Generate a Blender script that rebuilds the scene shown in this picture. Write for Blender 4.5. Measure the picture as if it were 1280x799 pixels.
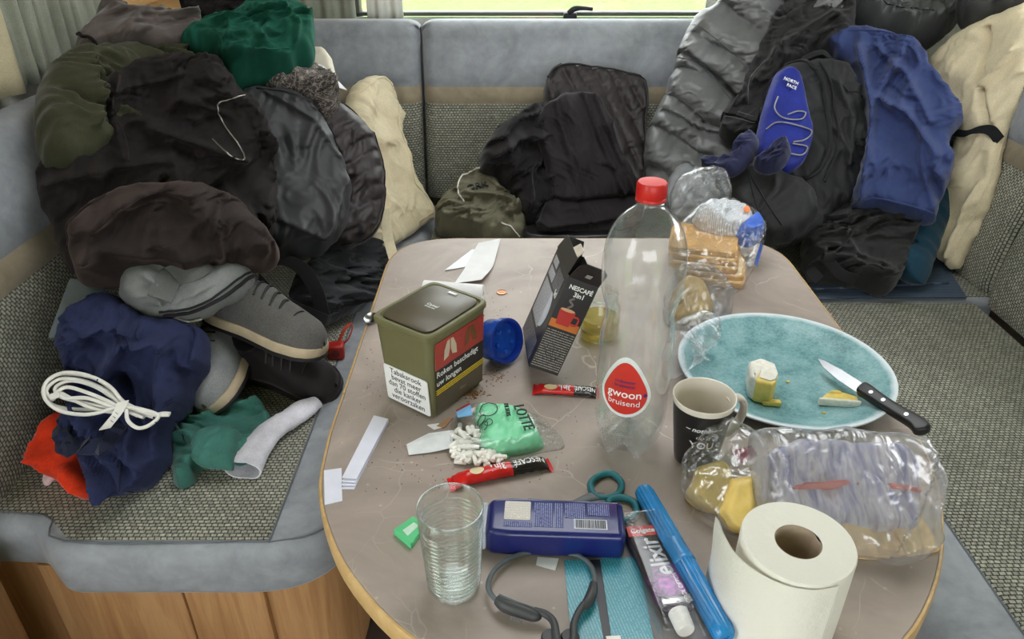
import bpy, bmesh, math, random
import numpy as np
from mathutils import Vector, Matrix

for _o in list(bpy.data.objects):
    bpy.data.objects.remove(_o)
SC = bpy.context.scene
COL = SC.collection
random.seed(7)
rad = math.radians
PI = math.pi

# ------------------------------------------------------------------ camera
CAM_H = 1.33
PITCH = rad(30.0)
FPX = 924.0
cam = bpy.data.cameras.new('camera')
cam.sensor_width = 36.0
cam.lens = FPX / 1280.0 * 36.0
cam.clip_start = 0.02
cam.clip_end = 200
camo = bpy.data.objects.new('camera', cam)
camo.location = (0, 0, CAM_H)
camo.rotation_euler = (PI / 2 - PITCH, 0, 0)
COL.objects.link(camo)
SC.camera = camo

# ------------------------------------------------------------------ world and exposure
w = bpy.data.worlds.new('sky')
SC.world = w
w.use_nodes = True
bg = w.node_tree.nodes['Background']
bg.inputs['Color'].default_value = (0.97, 0.985, 1.0, 1)
bg.inputs['Strength'].default_value = 3.0
SC.view_settings.view_transform = 'Standard'
SC.view_settings.look = 'None'
SC.view_settings.gamma = 1.0
SC.view_settings.use_curve_mapping = False
SC.view_settings.exposure = 1.0
try:
    SC.cycles.max_bounces = 12
    SC.cycles.transparent_max_bounces = 24
    SC.cycles.caustics_reflective = False
    SC.cycles.caustics_refractive = False
except Exception:
    pass


# ------------------------------------------------------------------ measuring helpers (metres; X right, Y towards the rear window)
def ray(px, py):
    x = (px - 640) / FPX
    y = (py - 399.5) / FPX
    return np.array((x, math.cos(PITCH) - y * math.sin(PITCH), -math.sin(PITCH) - y * math.cos(PITCH)))


CAMP = np.array((0, 0, CAM_H))


def Z(px, py, z):
    r = ray(px, py)
    return CAMP + r * ((z - CAM_H) / r[2])


def Y(px, py, y):
    r = ray(px, py)
    return CAMP + r * (y / r[1])


TZ = 0.72     # table top
SZ = 0.46     # seat top


def T(px, py, dz=0.0):
    return Z(px, py, TZ + dz)


def S(px, py, dz=0.0):
    return Z(px, py, SZ + dz)


# ------------------------------------------------------------------ numeric noise
_rs = np.random.RandomState(3)
_G = _rs.rand(256) * 2 * np.pi
_PERM = _rs.permutation(256)


def gnoise(x, y, seed=0):
    x = np.asarray(x, float) + seed * 17.31
    y = np.asarray(y, float) + seed * 9.77
    xi = np.floor(x).astype(int)
    yi = np.floor(y).astype(int)
    xf = x - xi
    yf = y - yi

    def g(ix, iy, dx, dy):
        a = _G[_PERM[(_PERM[ix & 255] + iy) & 255]]
        return np.cos(a) * dx + np.sin(a) * dy
    u = xf * xf * xf * (xf * (xf * 6 - 15) + 10)
    v = yf * yf * yf * (yf * (yf * 6 - 15) + 10)
    n00 = g(xi, yi, xf, yf)
    n10 = g(xi + 1, yi, xf - 1, yf)
    n01 = g(xi, yi + 1, xf, yf - 1)
    n11 = g(xi + 1, yi + 1, xf - 1, yf - 1)
    return (n00 * (1 - u) + n10 * u) * (1 - v) + (n01 * (1 - u) + n11 * u) * v


# ------------------------------------------------------------------ materials
def lin(c):
    out = []
    for v in c[:3]:
        v = v / 255.0
        out.append(v / 12.92 if v <= 0.04045 else ((v + 0.055) / 1.055) ** 2.4)
    return (out[0], out[1], out[2], 1.0)


MATS = {}


class NT:
    def __init__(self, name):
        self.m = bpy.data.materials.new(name)
        self.m.use_nodes = True
        self.t = self.m.node_tree
        self.p = self.t.nodes['Principled BSDF']
        self.out = self.t.nodes['Material Output']

    def n(self, typ, **kw):
        nd = self.t.nodes.new(typ)
        for k, v in kw.items():
            if k.startswith('i_'):
                nd.inputs[k[2:].replace('_', ' ')].default_value = v
            else:
                setattr(nd, k, v)
        return nd

    def l(self, a, b):
        self.t.links.new(a, b)

    def coord(self, scale=(1, 1, 1), rot=(0, 0, 0), kind='Object'):
        tc = self.n('ShaderNodeTexCoord')
        mp = self.n('ShaderNodeMapping')
        mp.inputs['Scale'].default_value = scale
        mp.inputs['Rotation'].default_value = rot
        self.l(tc.outputs[kind], mp.inputs['Vector'])
        return mp.outputs['Vector']

    def noise(self, vec, scale, detail=3, rough=0.55, dist=0.0):
        nd = self.n('ShaderNodeTexNoise')
        nd.inputs['Scale'].default_value = scale
        nd.inputs['Detail'].default_value = detail
        nd.inputs['Roughness'].default_value = rough
        nd.inputs['Distortion'].default_value = dist
        if vec is not None:
            self.l(vec, nd.inputs['Vector'])
        return nd.outputs['Fac']

    def ramp(self, fac, stops):
        r = self.n('ShaderNodeValToRGB')
        el = r.color_ramp.elements
        el[0].position, el[0].color = stops[0]
        el[1].position, el[1].color = stops[-1]
        for p, c in stops[1:-1]:
            e = el.new(p)
            e.color = c
        self.l(fac, r.inputs['Fac'])
        return r.outputs['Color']

    def mix(self, fac, a, b):
        mx = self.n('ShaderNodeMix', data_type='RGBA')
        for s, v in ((mx.inputs[0], fac), (mx.inputs[6], a), (mx.inputs[7], b)):
            if hasattr(v, 'is_linked'):
                self.l(v, s)
            else:
                s.default_value = v
        return mx.outputs[2]

    def math(self, op, a, b=0.0):
        nd = self.n('ShaderNodeMath', operation=op)
        for s, v in ((nd.inputs[0], a), (nd.inputs[1], b)):
            if hasattr(v, 'is_linked'):
                self.l(v, s)
            else:
                s.default_value = v
        return nd.outputs[0]

    def bump(self, h, strength=0.3, dist=0.001):
        b = self.n('ShaderNodeBump')
        b.inputs['Strength'].default_value = strength
        b.inputs['Distance'].default_value = dist
        self.l(h, b.inputs['Height'])
        self.l(b.outputs['Normal'], self.p.inputs['Normal'])

    def set(self, **kw):
        for k, v in kw.items():
            s = self.p.inputs[k.replace('_', ' ')]
            if hasattr(v, 'is_linked'):
                self.l(v, s)
            else:
                s.default_value = v


def plain(name, c, rough=0.5, metal=0.0, var=0.06, scale=40.0, bump=0.0, coat=0.0, spec=0.5):
    if name in MATS:
        return MATS[name]
    t = NT(name)
    b = lin(c)
    v = t.coord()
    nz = t.noise(v, scale, 3)
    dk = tuple(x * (1 - var * 2) for x in b[:3]) + (1,)
    lt = tuple(min(1, x * (1 + var * 2)) for x in b[:3]) + (1,)
    t.set(Base_Color=t.ramp(nz, [(0.3, dk), (0.7, lt)]), Roughness=rough, Metallic=metal)
    t.p.inputs['Coat Weight'].default_value = coat
    t.p.inputs['Specular IOR Level'].default_value = spec
    if bump:
        t.bump(nz, bump, 0.001)
    MATS[name] = t.m
    return t.m


def fabric(name, c, rough=0.9, sheen=0.25, var=0.12, weave=900.0, bump=0.35, lump=14.0, tint=None, spec=0.2):
    if name in MATS:
        return MATS[name]
    t = NT(name)
    b = lin(c)
    v = t.coord()
    n1 = t.noise(v, lump, 4, 0.6)
    n2 = t.noise(v, weave, 2, 0.5)
    dk = tuple(x * (1 - var * 2) for x in b[:3]) + (1,)
    lt = tuple(min(1, x * (1 + var * 2)) for x in b[:3]) + (1,)
    base = t.ramp(n1, [(0.3, dk), (0.7, lt)])
    fine = t.ramp(n2, [(0.25, (0.72, 0.72, 0.72, 1)), (0.75, (1.25, 1.25, 1.25, 1))])
    mx = t.n('ShaderNodeMix', data_type='RGBA', blend_type='MULTIPLY')
    mx.inputs[0].default_value = 1.0
    t.l(base, mx.inputs[6])
    t.l(fine, mx.inputs[7])
    t.set(Base_Color=mx.outputs[2], Roughness=rough)
    t.p.inputs['Sheen Weight'].default_value = sheen
    t.p.inputs['Sheen Roughness'].default_value = 0.4
    t.p.inputs['Sheen Tint'].default_value = lin(tint) if tint else (1, 1, 1, 1)
    t.p.inputs['Specular IOR Level'].default_value = spec
    hsum = t.math('ADD', t.math('MULTIPLY', n2, 0.5), t.noise(v, 120.0, 3, 0.6))
    t.bump(hsum, bump, 0.0015)
    MATS[name] = t.m
    return t.m


def woven(name, light, dark, rot, bw=0.0100, rh=0.0072):
    """chunky two-tone basket weave upholstery"""
    t = NT(name)
    v = t.coord(rot=rot)
    wob = t.n('ShaderNodeTexNoise')
    wob.inputs['Scale'].default_value = 30
    t.l(v, wob.inputs['Vector'])
    ad = t.n('ShaderNodeVectorMath', operation='MULTIPLY_ADD')
    t.l(wob.outputs['Color'], ad.inputs[0])
    ad.inputs[1].default_value = (0.003, 0.003, 0.003)
    t.l(v, ad.inputs[2])
    br = t.n('ShaderNodeTexBrick')
    br.offset = 0.5
    br.inputs['Scale'].default_value = 1.0
    br.inputs['Brick Width'].default_value = bw
    br.inputs['Row Height'].default_value = rh
    br.inputs['Mortar Size'].default_value = 0.0016
    br.inputs['Mortar Smooth'].default_value = 0.9
    br.inputs['Bias'].default_value = 0.1
    br.inputs['Color1'].default_value = lin(light)
    br.inputs['Color2'].default_value = lin(tuple(x * 0.86 for x in light))
    br.inputs['Mortar'].default_value = lin(dark)
    t.l(ad.outputs[0], br.inputs['Vector'])
    var = t.ramp(t.noise(v, 5.0, 4), [(0.3, (0.8, 0.8, 0.8, 1)), (0.7, (1.12, 1.12, 1.1, 1))])
    yarn = t.ramp(t.noise(v, 260.0, 2), [(0.3, (0.6, 0.6, 0.62, 1)), (0.7, (1.25, 1.25, 1.2, 1))])
    m1 = t.n('ShaderNodeMix', data_type='RGBA', blend_type='MULTIPLY')
    m1.inputs[0].default_value = 1
    t.l(br.outputs['Color'], m1.inputs[6])
    t.l(var, m1.inputs[7])
    m2 = t.n('ShaderNodeMix', data_type='RGBA', blend_type='MULTIPLY')
    m2.inputs[0].default_value = 1
    t.l(m1.outputs[2], m2.inputs[6])
    t.l(yarn, m2.inputs[7])
    t.set(Base_Color=m2.outputs[2], Roughness=0.95)
    t.p.inputs['Specular IOR Level'].default_value = 0.15
    inv = t.math('SUBTRACT', 1.0, br.outputs['Fac'])
    t.bump(inv, 0.8, 0.0015)
    MATS[name] = t.m
    return t.m


def suede(name, c):
    t = NT(name)
    b = lin(c)
    v = t.coord()
    n1 = t.noise(v, 9.0, 5, 0.65, 0.6)
    n2 = t.noise(v, 38.0, 3, 0.6)
    s = t.math('ADD', t.math('MULTIPLY', n1, 0.7), t.math('MULTIPLY', n2, 0.3))
    t.set(Base_Color=t.ramp(s, [(0.34, tuple(x * 0.78 for x in b[:3]) + (1,)), (0.62, tuple(x * 1.2 for x in b[:3]) + (1,))]),
          Roughness=0.85)
    t.p.inputs['Sheen Weight'].default_value = 0.5
    t.p.inputs['Sheen Roughness'].default_value = 0.35
    t.p.inputs['Specular IOR Level'].default_value = 0.2
    t.bump(t.noise(v, 500.0, 2), 0.2, 0.0006)
    MATS[name] = t.m
    return t.m


def wood(name, c1, c2, axis='z', scale=1.0):
    t = NT(name)
    sc = {'z': (14, 14, 0.9), 'y': (14, 0.9, 14), 'x': (0.9, 14, 14)}[axis]
    v = t.coord(scale=tuple(x * scale for x in sc))
    n1 = t.noise(v, 2.2, 5, 0.6, 1.2)
    n2 = t.noise(v, 14.0, 3, 0.6)
    s = t.math('ADD', t.math('MULTIPLY', n1, 0.75), t.math('MULTIPLY', n2, 0.25))
    t.set(Base_Color=t.ramp(s, [(0.3, lin(c2)), (0.62, lin(c1))]), Roughness=0.45)
    t.bump(n2, 0.08, 0.0005)
    MATS[name] = t.m
    return t.m


def clear(name, tint=(255, 255, 255), haze=0.03, rough=0.06, edge=0.5, bump=0.0, bscale=60.0, base=0.05, hcol=None):
    """thin clear film or glass wall: see-through, mirror-like towards grazing angles, slightly milky"""
    t = NT(name)
    tr = t.n('ShaderNodeBsdfTransparent')
    tr.inputs['Color'].default_value = lin(tint)
    gl = t.n('ShaderNodeBsdfGlossy')
    gl.inputs['Roughness'].default_value = rough
    gl.inputs['Color'].default_value = (0.95, 0.96, 0.97, 1)
    df = t.n('ShaderNodeBsdfDiffuse')
    tl = t.n('ShaderNodeBsdfTranslucent')
    hc = lin(hcol if hcol else tint)
    df.inputs['Color'].default_value = hc
    tl.inputs['Color'].default_value = hc
    lw = t.n('ShaderNodeLayerWeight')
    lw.inputs['Blend'].default_value = 0.5
    if bump:
        v = t.coord()
        nz = t.noise(v, bscale, 4, 0.6, 0.8)
        b = t.n('ShaderNodeBump')
        b.inputs['Strength'].default_value = bump
        b.inputs['Distance'].default_value = 0.006
        t.l(nz, b.inputs['Height'])
        for nd in (gl, df, lw):
            t.l(b.outputs['Normal'], nd.inputs['Normal'])
    fac = t.math('ADD', t.math('MULTIPLY', t.math('POWER', lw.outputs['Facing'], 2.2), edge), base)
    fac = t.math('MINIMUM', fac, 1.0)
    m1 = t.n('ShaderNodeMixShader')
    t.l(fac, m1.inputs[0])
    t.l(tr.outputs[0], m1.inputs[1])
    t.l(gl.outputs[0], m1.inputs[2])
    m0 = t.n('ShaderNodeMixShader')
    m0.inputs[0].default_value = 0.5
    t.l(df.outputs[0], m0.inputs[1])
    t.l(tl.outputs[0], m0.inputs[2])
    m2 = t.n('ShaderNodeMixShader')
    m2.inputs[0].default_value = haze
    t.l(m1.outputs[0], m2.inputs[1])
    t.l(m0.outputs[0], m2.inputs[2])
    t.t.nodes.remove(t.p)
    t.l(m2.outputs[0], t.out.inputs['Surface'])
    MATS[name] = t.m
    return t.m


def smallprint(name, ground, ink, line=0.0028, size=0.55, gap=0.42, rot=0.0, rough=0.4, word=260.0):
    """flat print: rows of tiny unreadable text"""
    t = NT(name)
    v = t.coord(rot=(0, 0, rot))
    sep = t.n('ShaderNodeSeparateXYZ')
    t.l(v, sep.inputs[0])
    fr = t.math('FRACT', t.math('DIVIDE', sep.outputs['Y'], line))
    row = t.math('LESS_THAN', fr, size)
    fl = t.math('FLOOR', t.math('DIVIDE', sep.outputs['Y'], line))
    cv = t.n('ShaderNodeCombineXYZ')
    t.l(t.math('MULTIPLY', sep.outputs['X'], word), cv.inputs['X'])
    t.l(t.math('MULTIPLY', fl, 3.7), cv.inputs['Y'])
    nz = t.n('ShaderNodeTexNoise')
    nz.inputs['Scale'].default_value = 1.6
    nz.inputs['Detail'].default_value = 3
    t.l(cv.outputs[0], nz.inputs['Vector'])
    wd = t.math('GREATER_THAN', nz.outputs['Fac'], gap)
    m = t.math('MULTIPLY', row, wd)
    t.set(Base_Color=t.mix(m, lin(ground), lin(ink)), Roughness=rough)
    MATS[name] = t.m
    return t.m


# ------------------------------------------------------------------ object helpers
def tag(o, label=None, cat=None, group=None, kind=None):
    if label:
        o['label'] = label
    if cat:
        o['category'] = cat
    if group:
        o['group'] = group
    if kind:
        o['kind'] = kind
    return o


def empty(name, loc=(0, 0, 0), rot=(0, 0, 0), label=None, cat=None, group=None, kind=None):
    o = bpy.data.objects.new(name, None)
    o.empty_display_size = 0.02
    o.location = loc
    o.rotation_euler = rot
    COL.objects.link(o)
    return tag(o, label, cat, group, kind)


def link(name, me, m=None, parent=None, smooth=True, angle=None):
    if m is not None and len(me.materials) == 0:
        me.materials.append(m)
    o = bpy.data.objects.new(name, me)
    COL.objects.link(o)
    if parent is not None:
        o.parent = parent
    if smooth:
        me.polygons.foreach_set('use_smooth', [True] * len(me.polygons))
        if angle is not None:
            try:
                me.set_sharp_from_angle(angle=rad(angle))
            except Exception:
                pass
    return o


def mesh(name, verts, faces, m=None, parent=None, smooth=True, angle=None):
    me = bpy.data.meshes.new(name)
    me.from_pydata([tuple(map(float, v)) for v in verts], [], [tuple(map(int, f)) for f in faces])
    me.validate()
    me.update()
    return link(name, me, m, parent, smooth, angle)


def rebase(o, kids=True):
    """move a top-level mesh's origin to the middle of its base"""
    me = o.data
    n = len(me.vertices)
    co = np.empty(n * 3)
    me.vertices.foreach_get('co', co)
    co = co.reshape(-1, 3)
    c = np.array(((co[:, 0].min() + co[:, 0].max()) / 2, (co[:, 1].min() + co[:, 1].max()) / 2, co[:, 2].min()))
    me.vertices.foreach_set('co', (co - c).ravel())
    me.update()
    o.location = tuple(c)
    return c


def frombm(name, bm, m=None, parent=None, smooth=True, angle=35):
    bmesh.ops.recalc_face_normals(bm, faces=bm.faces)
    me = bpy.data.meshes.new(name)
    bm.to_mesh(me)
    bm.free()
    return link(name, me, m, parent, smooth, angle)


def box(name, lo, hi, m, parent=None, bev=0.0, seg=2, M=None):
    bm = bmesh.new()
    bmesh.ops.create_cube(bm, size=1)
    for v in bm.verts:
        v.co = Vector([lo[i] + (v.co[i] + 0.5) * (hi[i] - lo[i]) for i in range(3)])
    if bev:
        bmesh.ops.bevel(bm, geom=list(bm.edges), offset=bev, segments=seg, profile=0.5, affect='EDGES')
    if M is not None:
        bmesh.ops.transform(bm, matrix=M, verts=bm.verts)
    return frombm(name, bm, m, parent)


def prism(name, pts, z0, z1, m, parent=None, bev=0.0, seg=3, M=None, both=True):
    bm = bmesh.new()
    vs = [bm.verts.new((p[0], p[1], z0)) for p in pts]
    f = bm.faces.new(vs)
    r = bmesh.ops.extrude_face_region(bm, geom=[f])
    up = [g for g in r['geom'] if isinstance(g, bmesh.types.BMVert)]
    for v in up:
        v.co.z = z1
    bm.normal_update()
    if bev:
        es = [e for e in bm.edges if all(abs(v.co.z - z1) < 1e-6 for v in e.verts) or
              (both and all(abs(v.co.z - z0) < 1e-6 for v in e.verts))]
        bmesh.ops.bevel(bm, geom=es, offset=bev, segments=seg, profile=0.5, affect='EDGES')
    if M is not None:
        bmesh.ops.transform(bm, matrix=M, verts=bm.verts)
    return frombm(name, bm, m, parent)


def ngon(name, pts, m, parent=None, th=0.0004, M=None):
    return prism(name, pts, 0.0, th, m, parent, M=M)


def lathe(name, prof, m, parent=None, seg=40, M=None, fn=None, angle=50):
    vs, fs = [], []
    for r, z in prof:
        for k in range(seg):
            a = 2 * PI * k / seg
            p = (r * math.cos(a), r * math.sin(a), z)
            vs.append(fn(p, a) if fn else p)
    for i in range(len(prof) - 1):
        for k in range(seg):
            a, b = i * seg + k, i * seg + (k + 1) % seg
            fs.append((a, b, b + seg, a + seg))
    if prof[0][0] > 1e-5:
        pass
    if M is not None:
        vs = [tuple(M @ Vector(v)) for v in vs]
    bm = bmesh.new()
    bv = [bm.verts.new(v) for v in vs]
    for f in fs:
        try:
            bm.faces.new([bv[i] for i in f])
        except Exception:
            pass
    bmesh.ops.remove_doubles(bm, verts=bm.verts, dist=1e-6)
    return frombm(name, bm, m, parent, angle=angle)


def crom(pts, n=6, closed=False):
    pts = [np.array(p, float) for p in pts]
    out = []
    k = len(pts)
    rng = range(k) if closed else range(k - 1)
    for i in rng:
        p0 = pts[(i - 1) % k] if (closed or i > 0) else pts[0] * 2 - pts[1]
        p1 = pts[i]
        p2 = pts[(i + 1) % k]
        p3 = pts[(i + 2) % k] if (closed or i + 2 < k) else p2 * 2 - p1
        for s in range(n):
            t = s / n
            out.append(0.5 * ((2 * p1) + (-p0 + p2) * t + (2 * p0 - 5 * p1 + 4 * p2 - p3) * t * t + (-p0 + 3 * p1 - 3 * p2 + p3) * t ** 3))
    if not closed:
        out.append(pts[-1])
    return out


def tube(name, pts, r, m, parent=None, seg=10, closed=False, sm=5, flat=None):
    """round (or flattened) tube along a path; r may be a list, one per control point"""
    pts = [np.array(p, float) for p in pts]
    if isinstance(r, (int, float)):
        rr = [r] * len(pts)
    else:
        rr = list(r)
    full = [np.append(p, q) for p, q in zip(pts, rr)]
    if sm > 1:
        full = crom(full, sm, closed)
    P = [f[:3] for f in full]
    R = [max(1e-5, f[3]) for f in full]
    n = len(P)
    vs, fs = [], []
    nrm = None
    for i in range(n):
        a = P[(i - 1) % n] if (closed or i > 0) else P[i]
        b = P[(i + 1) % n] if (closed or i < n - 1) else P[i]
        t = b - a
        t = t / (np.linalg.norm(t) + 1e-12)
        if nrm is None:
            up = np.array((0, 0, 1.0)) if abs(t[2]) < 0.9 else np.array((1.0, 0, 0))
            nrm = up - t * up.dot(t)
        else:
            nrm = nrm - t * nrm.dot(t)
        nrm = nrm / (np.linalg.norm(nrm) + 1e-12)
        bn = np.cross(t, nrm)
        for k in range(seg):
            ang = 2 * PI * k / seg
            f1, f2 = (1.0, 1.0) if flat is None else flat
            vs.append(P[i] + R[i] * (f1 * math.cos(ang) * nrm + f2 * math.sin(ang) * bn))
    rows = n if closed else n - 1
    for i in range(rows):
        j = (i + 1) % n
        for k in range(seg):
            k2 = (k + 1) % seg
            fs.append((i * seg + k, i * seg + k2, j * seg + k2, j * seg + k))
    if not closed:
        fs.append(tuple(range(seg))[::-1])
        fs.append(tuple((n - 1) * seg + k for k in range(seg)))
    bm = bmesh.new()
    bv = [bm.verts.new(tuple(v)) for v in vs]
    for f in fs:
        try:
            bm.faces.new([bv[i] for i in f])
        except Exception:
            pass
    return frombm(name, bm, m, parent, angle=60)


def ribbon(name, pts, wvec, th, m, parent=None, sm=6):
    """a flat band: path of centre points, each with its own half-width vector"""
    full = [np.concatenate((np.array(p, float), np.array(q, float))) for p, q in zip(pts, wvec)]
    if sm > 1:
        full = crom(full, sm)
    vs, fs = [], []
    n = len(full)
    for i in range(n):
        p, q = full[i][:3], full[i][3:]
        t = full[min(i + 1, n - 1)][:3] - full[max(i - 1, 0)][:3]
        nn = np.cross(t, q)
        nn = nn / (np.linalg.norm(nn) + 1e-12) * th / 2
        vs += [p - q - nn, p + q - nn, p + q + nn, p - q + nn]
    for i in range(n - 1):
        for k in range(4):
            a, b = i * 4 + k, i * 4 + (k + 1) % 4
            fs.append((a, b, b + 4, a + 4))
    fs += [(3, 2, 1, 0), tuple((n - 1) * 4 + k for k in range(4))]
    bm = bmesh.new()
    bv = [bm.verts.new(tuple(v)) for v in vs]
    for f in fs:
        bm.faces.new([bv[i] for i in f])
    return frombm(name, bm, m, parent, angle=40)


def frame(o, x, y):
    o, x, y = Vector(o), Vector(x).normalized(), Vector(y)
    z = x.cross(y).normalized()
    y = z.cross(x).normalized()
    M = Matrix.Identity(4)
    for i, c in enumerate((x, y, z)):
        for r in range(3):
            M[r][i] = c[r]
    for r in range(3):
        M[r][3] = o[r]
    return M


def text(s, size, m, parent, M, align='CENTER', ext=0.0002, name='lettering', warp=None, bold=0.0, shear=0.0, sx=1.0, res=3):
    cu = bpy.data.curves.new(name, 'FONT')
    cu.body = s
    cu.size = size
    cu.align_x = align
    cu.align_y = 'CENTER'
    cu.resolution_u = res
    cu.extrude = 0.0 if warp else ext
    cu.offset = bold
    cu.shear = shear
    tmp = bpy.data.objects.new('tmp', cu)
    COL.objects.link(tmp)
    dg = bpy.context.evaluated_depsgraph_get()
    me = bpy.data.meshes.new_from_object(tmp.evaluated_get(dg))
    bpy.data.objects.remove(tmp)
    me.name = name
    if sx != 1.0:
        for v in me.vertices:
            v.co.x *= sx
    if warp:
        bm = bmesh.new()
        bm.from_mesh(me)
        bmesh.ops.triangulate(bm, faces=bm.faces)
        for v in bm.verts:
            v.co = Vector(warp(v.co))
        bm.to_mesh(me)
        bm.free()
    else:
        me.transform(M)
    me.update()
    me.materials.clear()
    return link(name, me, m, parent, smooth=False)


# ------------------------------------------------------------------ cloth heaps
def chaikin(p, it):
    p = np.array(p, float)
    for _ in range(it):
        q = np.roll(p, -1, axis=0)
        a = p * 0.75 + q * 0.25
        b = p * 0.25 + q * 0.75
        p = np.stack((a, b), 1).reshape(-1, 2)
    return p


def segdist(P, A, B):
    """distance from points P(n,2) to segments A-B(m,2) -> (n,m) distance and nearest"""
    d = B - A
    L = (d * d).sum(1) + 1e-12
    t = ((P[:, None, :] - A[None]) * d[None]).sum(2) / L[None]
    t = np.clip(t, 0, 1)
    q = A[None] + t[..., None] * d[None]
    D = np.sqrt(((P[:, None, :] - q) ** 2).sum(2))
    return D, q


def sofa_clamp(v, zmin):
    """keep soft things in front of the backrests and above what they lie on"""
    v[:, 2] = np.maximum(v[:, 2], zmin)
    k = np.clip((v[:, 2] - SZ) / 0.5, 0, 1)
    low = v[:, 2] < 0.985
    lx = -0.83 - 0.08 * k
    v[:, 0] = np.where(low & (v[:, 0] < lx), lx, v[:, 0])
    v[:, 0] = np.maximum(v[:, 0], -0.955)
    rx = 1.165 + 0.07 * k
    v[:, 0] = np.where(low & (v[:, 0] > rx), rx, v[:, 0])
    v[:, 0] = np.minimum(v[:, 0], 1.30)
    by = 2.285 + 0.10 * k
    v[:, 1] = np.where(low & (v[:, 1] > by), by, v[:, 1])
    v[:, 1] = np.minimum(v[:, 1], 2.48)
    return v


class Drape:
    pass


def drape(name, plane, outline, m, H=0.05, R=0.06, TH=0.06, res=0.0045, wr=0.012, L=0.07, ang=60.0, aniso=2.2, lump=0.012,
          folds=(), quilt=None, seed=1, smooth=2, zmin=SZ + 0.002, label=None, cat=None, group=None, kind=None, parent=None,
          clamp=True, jit=0.007, back=True, ridge=1.0, sag=None):
    A, B, C = [np.array(p, float) for p in plane]
    n = np.cross(B - A, C - A)
    n /= np.linalg.norm(n)
    if n.dot(CAMP - A) < 0:
        n = -n
    up = np.array((0, 0, 1.0)) - n * n[2]
    if np.linalg.norm(up) < 0.05:
        up = np.array((0, 1.0, 0)) - n * n[1]
    e2 = up / np.linalg.norm(up)
    e1 = np.cross(e2, n)

    def uv(px, py):
        r = ray(px, py)
        t = (A - CAMP).dot(n) / r.dot(n)
        q = CAMP + r * t - A
        return np.array((q.dot(e1), q.dot(e2)))
    poly = np.array([uv(*p) for p in outline])
    poly = chaikin(poly, smooth)
    # resample
    dense = []
    for i in range(len(poly)):
        a, b = poly[i], poly[(i + 1) % len(poly)]
        k = max(1, int(np.linalg.norm(b - a) / (res * 1.2)))
        for s in range(k):
            dense.append(a + (b - a) * s / k)
    poly = np.array(dense)
    if jit:
        poly = poly + jit * np.stack((gnoise(poly[:, 0] / 0.03, poly[:, 1] / 0.03, seed), gnoise(poly[:, 0] / 0.03, poly[:, 1] / 0.03, seed + 5)), 1)
    PA, PB = poly, np.roll(poly, -1, axis=0)
    fuv = [(np.array([uv(*p) for p in f[0]]), f[1], f[2]) for f in folds]
    ca, sa = math.cos(rad(ang)), math.sin(rad(ang))
    L = L * 0.8

    RR = R * 0.6
    HH = H * 0.85
    WR = wr * 2.5

    def height(P, d):
        t = np.clip(d / RR, 0, 1)
        h = HH * np.maximum(0, 1 - (1 - t) ** 2.4) ** 0.6
        ramp = np.clip(d / 0.010, 0, 1)
        ramp = ramp * ramp * (3 - 2 * ramp)
        x, y = P[:, 0], P[:, 1]
        if lump:
            h = h + ramp * lump * 1.8 * gnoise(x / 0.09, y / 0.09, seed + 11)
        if wr:
            big = gnoise(x / 0.13, y / 0.13, seed + 51) * 1.1
            c2, s2 = np.cos(rad(ang) + big), np.sin(rad(ang) + big)
            wx = x + 0.7 * L * gnoise(x / (L * 1.5), y / (L * 1.5), seed + 2)
            wy = y + 0.7 * L * gnoise(x / (L * 1.5), y / (L * 1.5), seed + 3)
            a = (wx * ca + wy * sa) / (L * aniso)
            b = (-wx * sa + wy * ca) / L
            g1 = np.abs(gnoise(a, b, seed))
            r1 = 1 - np.minimum(g1 * 3.2, 1.35) ** 0.85
            g2 = np.abs(gnoise(a * 1.7 + 3 + big * 0.4, b * 2.2, seed + 7))
            r2 = 1 - np.minimum(g2 * 3.2, 1.35) ** 0.85
            a3 = (wx * c2 + wy * s2) / (L * 0.9)
            b3 = (-wx * s2 + wy * c2) / (L * 0.30)
            g3 = np.abs(gnoise(a3, b3, seed + 13))
            r3 = 1 - np.minimum(g3 * 3.0, 1.3) ** 0.9
            amp = 0.35 + 1.15 * np.clip(gnoise(x / 0.10, y / 0.10, seed + 21) * 1.4 + 0.45, 0, 1)
            h = h + ramp * WR * amp * (ridge * (r1 * 0.55 + r2 * 0.38) + 0.20 * r3)
        if quilt:
            qa, sp, qamp, warp = quilt
            s = x * math.cos(rad(qa)) + y * math.sin(rad(qa)) + warp * gnoise(x / 0.16, y / 0.16, seed + 31)
            tt = -x * math.sin(rad(qa)) + y * math.cos(rad(qa))
            c = np.abs(np.sin(PI * s / sp))
            gath = gnoise(tt / (sp * 0.22), s / (sp * 1.2), seed + 41) * (1 - c) ** 1.0
            h = h + ramp * qamp * (c ** 0.55 - 0.5 + 0.55 * gath)
        for F, wd, am in fuv:
            D, q = segdist(P, F[:-1], F[1:])
            dd = D.min(1)
            h = h + ramp * am * 2.1 * np.exp(-(dd / wd) ** 1.3)
        return h

    def edge(P):
        out_d = np.empty(len(P))
        out_q = np.empty((len(P), 2))
        for s in range(0, len(P), 4000):
            D, q = segdist(P[s:s + 4000], PA, PB)
            k = D.argmin(1)
            rng = np.arange(len(k))
            out_d[s:s + 4000] = D[rng, k]
            out_q[s:s + 4000] = q[rng, k]
        return out_d, out_q

    def inside(P):
        x, y = P[:, 0][:, None], P[:, 1][:, None]
        c = (PA[None, :, 1] > y) != (PB[None, :, 1] > y)
        xi = (PB[:, 0] - PA[:, 0])[None] * (y - PA[None, :, 1]) / ((PB[:, 1] - PA[:, 1])[None] + 1e-15) + PA[None, :, 0]
        return ((c & (x < xi)).sum(1) % 2) == 1
    lo, hi = poly.min(0) - res, poly.max(0) + res
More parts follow.
